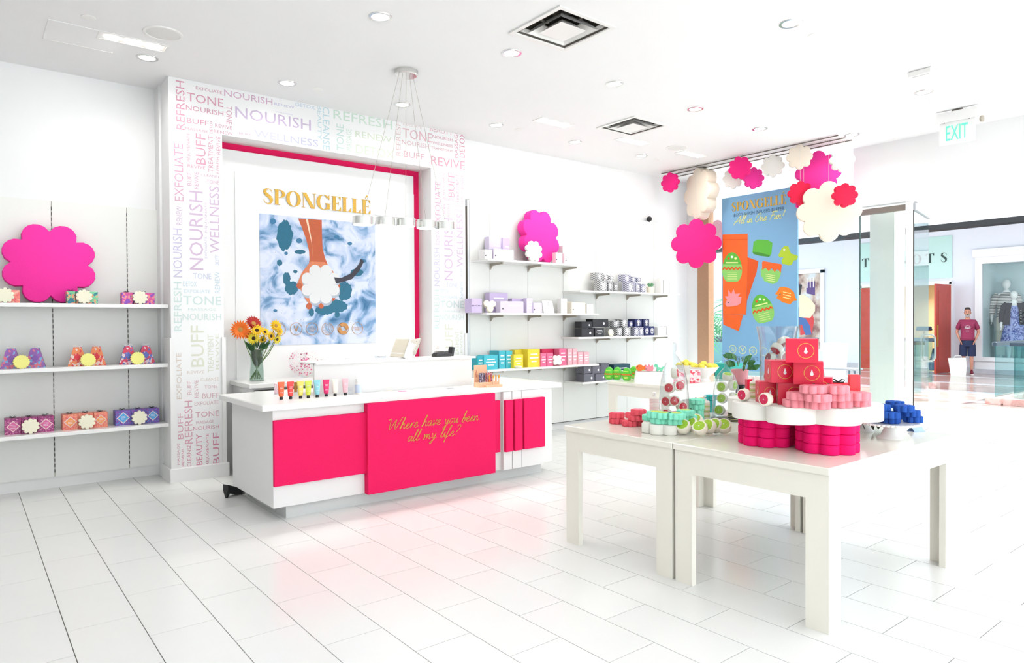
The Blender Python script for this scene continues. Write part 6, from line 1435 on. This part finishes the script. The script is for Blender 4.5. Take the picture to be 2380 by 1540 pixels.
for i, (y, z, c_, nm) in enumerate([(.45, 1.17, '#3a4a86', 'navy folded jumper on the small display riser'), (-.05, .92, '#1d1b26', 'black folded garment on the dark blue table'), (-.48, .92, '#4a1f3a', 'plum folded garment on the dark blue table')]):
    tag(MB(T(FX + 1.3, 8.35 + y, z)).cbox(-.16, -.18, 0, .16, .18, .07, .02).cbox(-.15, -.17, .07, .15, .17, .12, .02).ob('folded_garment', mat('garment_%d' % i, c_, .9), None), nm, 'garment')
t = thing('display_riser', 'small round display riser on the dark blue table', 'stand', (FX + 1.3, 8.80, .92)); MB().lathe([(.1, 0), (.1, .02), (.02, .03), (.02, .22), (.2, .23), (.2, .25)], 16).ob('riser', BRASS, t, True)
t = thing('blue_pouf', 'blue upholstered seat under the far shop table', 'seat', (FX + .9, 8.25, 0), .3)
MB().rings([[(-.55, -.22, .02), (.55, -.22, .02), (.55, .22, .02), (-.55, .22, .02)], [(-.58, -.25, .22), (.58, -.25, .30), (.58, .25, .30), (-.58, .25, .22)], [(-.4, -.15, .26), (.5, -.18, .62), (.5, .18, .62), (-.4, .15, .26)]]).ob('cushion', mat('pouf_blue', '#3f6f96', .8), t, True)
MB().lathe([(.1, 0), (.1, .02)], 10).ob('foot', BRASS, t)

# shop window with two mannequins
DISP = mat('window_backdrop', '#d0e3e6', .6, vary=.02)
wi = struct(MB().box(FX + 1.3, 1.0, .3, FX + 1.36, 6.95, 3.1).box(FX, 1.0, .3, FX + 1.36, 6.95, .36).box(FX, 6.90, .36, FX + 1.36, 6.95, 3.1).box(FX, 1, 3.06, FX + 1.36, 6.95, 3.1).ob('window_3', DISP), 'display window of the far shop')
MB().box(FX - .005, 1.0, .46, FX + .005, 6.83, 3.02).ob('pane', TINTG, wi)
pp = thing('window_poster', 'landscape picture with green tree at the back of the mannequin window', 'picture', (FX + 1.28, 5.55, 1.6))
MB().box(-.01, -.75, 0, .0, .55, 1.0).ob('print_sheet', pattern('landscape_print', 'noise', [(.3, '#6f8f5e'), (.45, '#9aa39a'), (.6, '#d0e0ee'), (.7, '#e6eef6')], 1.6), pp)
MB(T(-.012, .1, .25) @ SIDEF).plate(blob(0, 0, .3, .2, seed=3), 0, .002).ob('print_tree', mat('print_tree_green', '#7aa83a', .6), pp)
MANN = mat('mannequin_white', '#f2f3f1', .35)
def skin_body(joints, edges, name, m, parent, sub=2, M=None):
    """grow one continuous surface around a jointed skeleton"""
    me = bpy.data.meshes.new(name); me.from_pydata([j[:3] for j in joints], edges, []); o = bpy.data.objects.new(name, me); COL.objects.link(o)
    md = o.modifiers.new('skin', 'SKIN'); md.use_smooth_shade = True
    for i, j in enumerate(joints):
        sv_ = me.skin_vertices[0].data[i]; r_ = j[3]; sv_.radius = (r_, r_ if len(j) < 5 else j[4]); sv_.use_root = (i == 0)
    s_ = o.modifiers.new('sub', 'SUBSURF'); s_.levels = sub; s_.render_levels = sub
    dg = bpy.context.evaluated_depsgraph_get(); nm_ = bpy.data.meshes.new_from_object(o.evaluated_get(dg))
    bpy.data.objects.remove(o); nm_.materials.clear(); nm_.materials.append(m); nm_.polygons.foreach_set('use_smooth', [True] * len(nm_.polygons))
    return link(name, nm_, parent, M)
def garment(rings, name, m, parent):
    """cloth tube through elliptical rings (cx, cy, cz, rx, ry)"""
    return MB().rings([[(c[0] + c[3] * math.cos(2 * PI * i / 20), c[1] + c[4] * math.sin(2 * PI * i / 20), c[2]) for i in range(20)] for c in rings], True, True).ob(name, m, parent, True)
def sleeve(path, rad, name, m, parent): return MB().tube(path, rad, 12).ob(name, m, parent, True)
def figure(parent, m, arms, H_=1.78, name='body', legs=((-.095, 0.0), (.095, 0.0)), hands=True, headturn=0.0):
    """standing figure facing -y; arms = (elbow, wrist) for each side"""
    J = [(0, 0, .96, .125, .10), (0, .005, 1.12, .118, .09), (0, .01, 1.30, .135, .10), (0, .015, 1.42, .11, .08), (0, .01, 1.50, .055, .055), (0, -.012, 1.57, .055, .06)]
    E_ = [(0, 1), (1, 2), (2, 3), (3, 4), (4, 5)]
    for s_, (el, wr) in zip((-1, 1), arms):
        n0 = len(J); J += [(s_ * .175, .015, 1.42, .058), (el[0], el[1], el[2], .042), (wr[0], wr[1], wr[2], .030)]; E_ += [(3, n0), (n0, n0 + 1), (n0 + 1, n0 + 2)]
        if hands:
            d_ = (Vector(wr) - Vector(el)).normalized(); p_ = Vector(wr) + d_ * .07; k0 = len(J)
            J.append((p_.x, p_.y, p_.z, .030, .018)); E_.append((n0 + 2, k0))
            for f_ in range(4):
                q_ = p_ + d_ * (.075 + .012 * (1 - abs(f_ - 1.4))) + Vector((0, -.024 + f_ * .016, 0)); J.append((q_.x, q_.y, q_.z, .0085)); E_.append((k0, len(J) - 1))
            q_ = p_ + d_ * .02 + Vector((-s_ * .01, -.05, 0)); J.append((q_.x, q_.y, q_.z, .010)); E_.append((k0, len(J) - 1))
    for s_, (dx, dy) in zip((-1, 1), legs):
        n0 = len(J); J += [(s_ * .095, 0, .88, .088), (s_ * .10 + dx * .0, dy * .5, .50, .058), (s_ * .105, .02 + dy, .30, .052), (s_ * .105, .02 + dy, .09, .036), (s_ * .11, -.03 + dy, .04, .038), (s_ * .12, -.12 + dy, .03, .032)]
        E_ += [(0, n0)] + [(n0 + k, n0 + k + 1) for k in range(5)]
    b_ = skin_body(J, E_, name, m, parent)
    return b_
def head(parent, m, z=1.665, r=(.078, .098, .118), face=True):
    mb = MB(); rows, seg = 18, 22; rr = []
    for k in range(rows + 1):
        a = -PI / 2 + PI * k / rows; row = []
        for i in range(seg):
            w = 2 * PI * i / seg; x = math.cos(w) * math.cos(a); y = math.sin(w) * math.cos(a); q = math.sin(a)
            jaw = 1 - .22 * max(0, -q) ; px, py, pz = r[0] * x * jaw, r[1] * y * (1 - .10 * max(0, -q)), r[2] * q
            if face and y < 0:
                f_ = max(0, -y) ** 6; nose = math.exp(-((x / .16) ** 2)) * math.exp(-(((q + .12) / .16) ** 2)); brow = math.exp(-(((q - .16) / .10) ** 2)) * math.exp(-((x / .5) ** 2)); eye = math.exp(-(((abs(x) - .36) / .14) ** 2)) * math.exp(-(((q - .02) / .10) ** 2)); chin = math.exp(-((x / .3) ** 2)) * math.exp(-(((q + .8) / .2) ** 2)); lip = math.exp(-((x / .28) ** 2)) * math.exp(-(((q + .46) / .08) ** 2))
                py -= .026 * nose + .008 * brow - .010 * eye + .012 * chin + .006 * lip
            row.append((px, py + .0, z + pz))
        rr.append(row)
    return mb.rings(rr).ob('head', m, parent, True)
STRP = pattern('breton_stripe', 'wave', [(0, '#f1ebe2'), (.62, '#34304a')], 9); PAIS = pattern('blue_paisley', 'voronoi', [(0, '#a9b4dc'), (.30, '#3b4c96'), (.55, '#8d9bd0')], 14); CARD = mat('black_cardigan', '#241f2c', .9); IVP = mat('ivory_trousers', '#ebe6d4', .8)
def mannequin(px, py_top, X, label, kind):
    v = xl(px, 700, X); zt_ = xl(px, py_top, X).z; s_ = (zt_ - .38) / 1.80
    t = thing('mannequin', label, 'mannequin', M=T(X, v.y, .362) @ RZ(facing_cam((X, v.y)) + .1) @ S(s_, s_, s_))
    arms = (((-.25, .03, 1.16), (-.27, -.04, .92)), ((.25, .03, 1.16), (.27, -.04, .92)))
    figure(t, MANN, arms); head(t, MANN, face=True)
    if kind == 0:
        garment([(0, 0, .92, .175, .13), (0, 0, 1.10, .165, .125), (0, .01, 1.30, .185, .135), (0, .012, 1.44, .15, .10), (0, .012, 1.49, .08, .075)], 'striped_top', STRP, t)
        for q in (-1, 1): sleeve([(q * .14, .012, 1.44), (q * .20, .02, 1.38), (q * .255, .03, 1.16), (q * .268, -.02, 1.0)], [.07, .075, .065, .06], 'sleeve', STRP, t)
        for q in (-1, 1): garment([(q * .10, .01, .10, .075, .075), (q * .10, 0, .5, .09, .09), (q * .085, 0, .94, .10, .12)], 'trouser_leg', IVP, t)
    else:
        garment([(0, 0, .38, .30, .26), (0, 0, .70, .25, .21), (0, 0, 1.0, .185, .145), (0, 0, 1.12, .165, .125), (0, .01, 1.30, .182, .13), (0, .012, 1.40, .14, .095)], 'dress', PAIS, t)
        for q in (-1, 1):
            sleeve([(q * .14, .02, 1.45), (q * .20, .02, 1.38), (q * .255, .03, 1.16), (q * .268, -.02, .98)], [.072, .078, .068, .062], 'cardigan_sleeve', CARD, t)
            MB().rings([[(q * .06, -.10, 1.47), (q * .15, -.085, 1.47), (q * .17, .10, 1.47), (q * .02, .105, 1.47)], [(q * .10, -.155, 1.2), (q * .20, -.10, 1.2), (q * .21, .12, 1.2), (q * .0, .15, 1.2)], [(q * .12, -.18, .92), (q * .23, -.10, .92), (q * .24, .13, .92), (q * .0, .18, .92)]]).ob('cardigan_front', CARD, t)
        for k in range(5): MB(T(.125, -.165 - .004 * k, 1.28 - k * .07)).ball((0, 0, 0), .012, seg=8, rows=5).ob('button', LACQ, t)
    MB().lathe([(.22, -.0), (.22, .012), (.05, .014)], 20).ob('base_disc', CHROME, t, True)
mannequin(2339, 645, 22.95, 'white mannequin in a striped top in the far shop window', 0)
mannequin(2357, 672, 22.50, 'white mannequin in a blue dress and dark cardigan in the far shop window', 1)

# poster window of the far shop
t = thing('window_poster', 'large window poster of a person in a cream sweater and jeans', 'poster', (FX + .05, 12.0, .58))
MB().box(-.01, -.6, 0, .01, .55, 2.5).ob('print_sheet', pattern('poster_street', 'noise', [(.3, '#7b3a3a'), (.42, '#8f6a62'), (.52, '#c9b7a8'), (.66, '#d9e6ec')], 2.0), t)
FPo = T(-.012, 0, 0) @ SIDEF
def zq(x, y):
    v = xl(1840 + x / 3.5, 420 + y / 3.5, FX + .038); return (-(v.y - 12.0), v.z - .58)
for nm, pts, c_ in [('print_red', [(100, 1090), (165, 1080), (185, 1130), (165, 1240), (70, 1255), (70, 1200)], '#cf3a3a'), ('print_sweater', [(62, 930), (100, 925), (150, 960), (192, 1010), (190, 1060), (150, 1115), (62, 1110)], '#ece2bd'), ('print_jeans', [(62, 1105), (115, 1120), (150, 1180), (160, 1250), (110, 1255), (85, 1170), (62, 1170)], '#3f68a6'), ('print_hair', [(60, 840), (85, 845), (80, 880), (72, 925), (60, 930)], '#2a2424'), ('print_purple', [(120, 830), (190, 815), (190, 930), (120, 915)], '#5a3f7c')]:
    MB(FPo).plate([zq(*q) for q in pts], .002 if nm != 'print_red' else .001, .001).ob(nm, mat('poster_' + nm, c_, .6), t)
for k in range(3): MB(FPo).plate([zq(122 + k * 26, 790 - k * 4), zq(130 + k * 26, 789 - k * 4), zq(130 + k * 26, 870 - k * 2), zq(122 + k * 26, 870 - k * 2)], .004, .001).ob('print_bar', LINE, t)
struct(MB().box(FX + .06, 11.35, .5, FX + .1, 12.65, 3.1).ob('window_4', DISP), 'display window backing with the sweater poster')

# glass balustrades around the opening to the lower floor
CAPM = mat('rail_cap_dark', '#33414c', .3, metal=.3); RGL = glass('balustrade_glass', '#d5eeee', 0.0, 1.22, .93); CURB = marble('pink_granite', '#c9a39c', '#d6b8b2', '#b98f88', 6, .3)
def balustrade(a, b, label, n):
    a, b = Vector((a[0], a[1], 0)), Vector((b[0], b[1], 0)); d = b - a; L_ = d.length
    t = thing('balustrade', label, 'railing', M=T(*a) @ RZ(math.atan2(d.y, d.x)))
    MB().cbox(-.12, -.12, 0, L_ + .12, .12, .12, .01).ob('granite_curb', CURB, t)
    for k in range(n):
        MB().box(k * L_ / n + .006, -.008, .12, (k + 1) * L_ / n - .006, .008, 1.02).ob('glass_panel', RGL, t)
    MB().cbox(-.05, -.04, 1.02, L_ + .05, .04, 1.09, .015).ob('handrail', CAPM, t)
balustrade((14.15, 4.2), (18.3, 4.2), 'glass balustrade running away from the entrance, with dark handrail', 4)
balustrade((14.15, 3.93), (14.15, -1.0), 'glass balustrade crossing the view beyond the entrance', 4)
balustrade((15.4, 8.1), (15.4, 12.4), 'glass balustrade seen through the storefront behind the banner', 4)
balustrade((16.6, 6.1), (16.6, 7.0), 'short glass balustrade seen through the open glass door', 1)
# bench, planter, palm
t = thing('mall_bench', 'grey bench in the mall behind the red boxes', 'bench', (14.9, 7.45, 0), PI / 2)
MB().cbox(-.55, -.2, .42, .45, .2, .46, .01).ob('seat_slab', mat('bench_grey', '#8b8f93', .4), t)
for x in (-.4, .3):
    for y in (-.12, .12): MB().tube([(x, y, .42), (x - .03, y * 1.2, 0)], .025, 6).ob('leg', mat('bench_leg', '#5f7280', .4, metal=.4), t)
q = xl(1941, 840, 16.2)
t = thing('white_planter', 'white tapered planter in the mall beyond the bench', 'planter', (16.2, q.y, 0))
MB().lathe([(.22, 0), (.29, .92), (.29, .95), (.25, .95), (.24, .85)], 20).ob('planter', MALLW, t, True)
def palm(c_, h, label, n, L_, cols, sp=1.0):
    t = thing('potted_palm', label, 'plant', c_)
    MB().lathe([(.20, 0), (.27, .38), (.27, .42), (.22, .42), (.2, .36)], 18).ob('pot', MALLW, t, True)
    MB().tube([(0, 0, .36), (.02, .01, h * .7), (0, 0, h)], [.035, .03, .02], 7).ob('trunk', mat('palm_trunk', '#7c6a4e', .8), t)
    m_ = mat(cols[0], cols[1], .5, vary=.25)
    for k in range(n):
        a = k * 2.4; up = .9 - .9 * (k / n); P = [Vector((0, 0, h * (.75 + .25 * (1 - k / n))))]
        for j in range(1, 7): P.append(P[0] + Vector((math.cos(a) * L_ * j / 6 * sp, math.sin(a) * L_ * j / 6 * sp, L_ * (up * j / 6 - .8 * (j / 6) ** 2))))
        fr_ = MB().tube([tuple(p_) for p_ in P], .008, 4)
        for j in range(1, 6):
            d_ = (P[j + 1] - P[j]).normalized(); s_ = Vector((-math.sin(a), math.cos(a), 0))
            for q_ in (-1, 1):
                for f_ in (0, .5):
                    b0 = P[j].lerp(P[j + 1], f_); tip = b0 + (s_ * q_ * .8 + d_ * .7 + Vector((0, 0, -.25))) * (L_ * .36); w_ = d_ * .018
                    fr_.add([tuple(b0 - w_), tuple(b0.lerp(tip, .5) + Vector((0, 0, .008)) - w_), tuple(tip), tuple(b0.lerp(tip, .5) + w_), tuple(b0 + w_)], [(0, 1, 2, 3, 4)])
        fr_.ob('frond', m_, t)
q = xl(1655, 700, 11.6); palm((11.6, q.y, 0), 1.75, 'tall palm outside the storefront glass beside the banner', 16, .75, ('palm_green', '#3f8a5c'))
q = xl(1662, 830, 10.9); palm((10.9, q.y, 0), .62, 'low leafy plant outside the glass at the banner foot', 14, .45, ('plant_teal', '#2a7f78'))
q = xl(1645, 790, 12.6)
balustrade((13.2, q.y - .6), (13.2, q.y + 2.2), 'glass balustrade behind the palms beside the banner', 3)

# man leaning at the far shop front, with a tote bag
SKIN = mat('skin', '#c98f78', .55, vary=.05, scale=20); SHIRT = mat('burgundy_tshirt', '#8f2f52', .85, vary=.08, scale=60, bump=.2); SHORT = mat('navy_shorts', '#232d4e', .85, vary=.06); HAIR = mat('dark_grey_hair', '#3d3733', .8, bump=.4, scale=200); BEARD = mat('grey_beard', '#a39a94', .85, bump=.4, scale=200)
mp = (21.35, 6.98)
pr = thing('person', 'person in burgundy T-shirt and navy shorts standing with hands in pockets', 'person', M=T(mp[0], mp[1], 0) @ RZ(facing_cam(mp)) @ S(.88, .95, 1.01))
figure(pr, SKIN, (((-.285, .05, 1.14), (-.195, -.06, .93)), ((.285, .05, 1.14), (.195, -.06, .93))), legs=((0, 0), (0, -.02)), hands=True)
hd = head(pr, SKIN, 1.668, (.084, .104, .126))
# ears, eyes, mouth, beard, hair
for s_ in (-1, 1):
    MB(T(s_ * .084, .005, 1.66)).ball((0, 0, 0), .012, .02, .03, 8, 6).ob('ear', SKIN, pr, True)
    MB(T(s_ * .031, -.098, 1.672)).ball((0, 0, 0), .011, .006, .007, 8, 5).ob('eye', mat('eye_dark', '#2b211d', .3), pr, True)
    MB(T(s_ * .032, -.104, 1.695)).ball((0, 0, 0), .018, .006, .004, 8, 4).ob('eyebrow', HAIR, pr, True)
MB(T(0, -.076, 1.582)).ball((0, 0, 0), .066, .040, .052, 14, 8).ob('beard', BEARD, pr, True)
MB(T(0, -.113, 1.620)).ball((0, 0, 0), .030, .012, .008, 10, 5).ob('moustache', HAIR, pr, True)
MB(T(0, -.119, 1.602)).ball((0, 0, 0), .020, .006, .004, 8, 4).ob('mouth', mat('lip', '#8f4a44', .5), pr, True)
hr = []
for k in range(9):
    a = PI * .08 + (PI / 2 - PI * .08) * k / 8
    hr.append([(.089 * math.cos(a) * math.cos(2 * PI * i / 20), .012 + .106 * math.cos(a) * math.sin(2 * PI * i / 20) * (.92 if math.sin(2 * PI * i / 20) < 0 else 1), 1.682 + .122 * math.sin(a) + (.035 if math.sin(2 * PI * i / 20) < -.3 else -.02) * (1 - k / 8)) for i in range(20)])
MB().rings(hr).ob('hair', HAIR, pr, True)
JS = [(0, -.012, 1.10, .19, .16), (0, -.01, .97, .20, .165), (0, -.006, .905, .20, .165), (0, 0, 1.26, .185, .15), (0, .012, 1.39, .15, .115), (0, .014, 1.475, .085, .078)]
ES = [(0, 1), (1, 2), (0, 3), (3, 4), (4, 5)]
for s_ in (-1, 1):
    n0 = len(JS); JS += [(s_ * .175, .014, 1.405, .088), (s_ * .235, .03, 1.29, .080), (s_ * .262, .04, 1.195, .076)]; ES += [(4, n0), (n0, n0 + 1), (n0 + 1, n0 + 2)]
skin_body(JS, ES, 'tshirt', SHIRT, pr)
WPR = mat('white_tee_print', '#e9dfe6', .8)
FP = T(0, -.176, 1.22) @ WALLF
for k in range(9):
    a = PI * (.86 - .72 * k / 8); word('ADVENTURE'[k], WPR, pr, FP @ T(.075 * math.cos(a), .03 + .065 * math.sin(a), .003) @ RZ(a - PI / 2), 0, 0, .015, .022, name='shirt_letter')
MB(FP).box(-.075, .028, .002, .075, .042, .004).ob('shirt_print', WPR, pr); MB(FP).box(-.03, .008, .002, .03, .020, .004).ob('shirt_print', WPR, pr); MB(FP).box(-.05, -.05, .001, .04, -.038, .003).ob('shirt_print', WPR, pr)
garment([(0, -.005, .93, .19, .155), (0, -.003, .80, .20, .16), (0, 0, .76, .19, .15)], 'shorts', SHORT, pr)
for s_ in (-1, 1): garment([(s_ * .105, 0, .80, .105, .13), (s_ * .11, 0, .62, .108, .118), (s_ * .112, 0, .50, .108, .115)], 'shorts_leg', SHORT, pr)
SHOE = mat('burgundy_shoe', '#7a1f36', .7); SOLE = mat('shoe_sole', '#efe9e6', .6)
for s_ in (-1, 1):
    MB().rings([[(s_ * .11 + .048 * math.cos(2 * PI * i / 14) * k_, -.05 + .14 * math.sin(2 * PI * i / 14) * k_ + dy, z_) for i in range(14)] for k_, dy, z_ in ((.95, 0, .02), (1, 0, .05), (.85, .02, .085), (.62, .06, .12), (.5, .075, .14))]).ob('shoe', SHOE, pr, True)
    MB().rings([[(s_ * .11 + .052 * math.cos(2 * PI * i / 14), -.05 + .145 * math.sin(2 * PI * i / 14), z_) for i in range(14)] for z_ in (0.0, .026)]).ob('shoe_sole', SOLE, pr)
q = xl(2229, 868, 20.8)
t = thing('tote_bag', 'large white paper carrier bag on the mall floor beside the man', 'bag', (20.8, q.y + .02, 0), facing_cam((21, q.y)))
BAG = mat('bag_paper', '#dfe3da', .7, vary=.04, scale=6)
MB().rings([[(-.17, -.10, 0), (.17, -.10, 0), (.17, .10, 0), (-.17, .10, 0)], [(-.20, -.11, .25), (.19, -.11, .25), (.19, .11, .25), (-.20, .11, .25)], [(-.23, -.06, .46), (.17, -.06, .48), (.17, .06, .48), (-.23, .06, .46)]], True, False).ob('bag_body', BAG, t)
for s_ in (-1, 1): MB().tube([(-.1, s_ * .06, .45), (-.08, s_ * .07, .52), (.06, s_ * .07, .53), (.08, s_ * .06, .46)], .006, 5).ob('bag_handle', BAG, t)
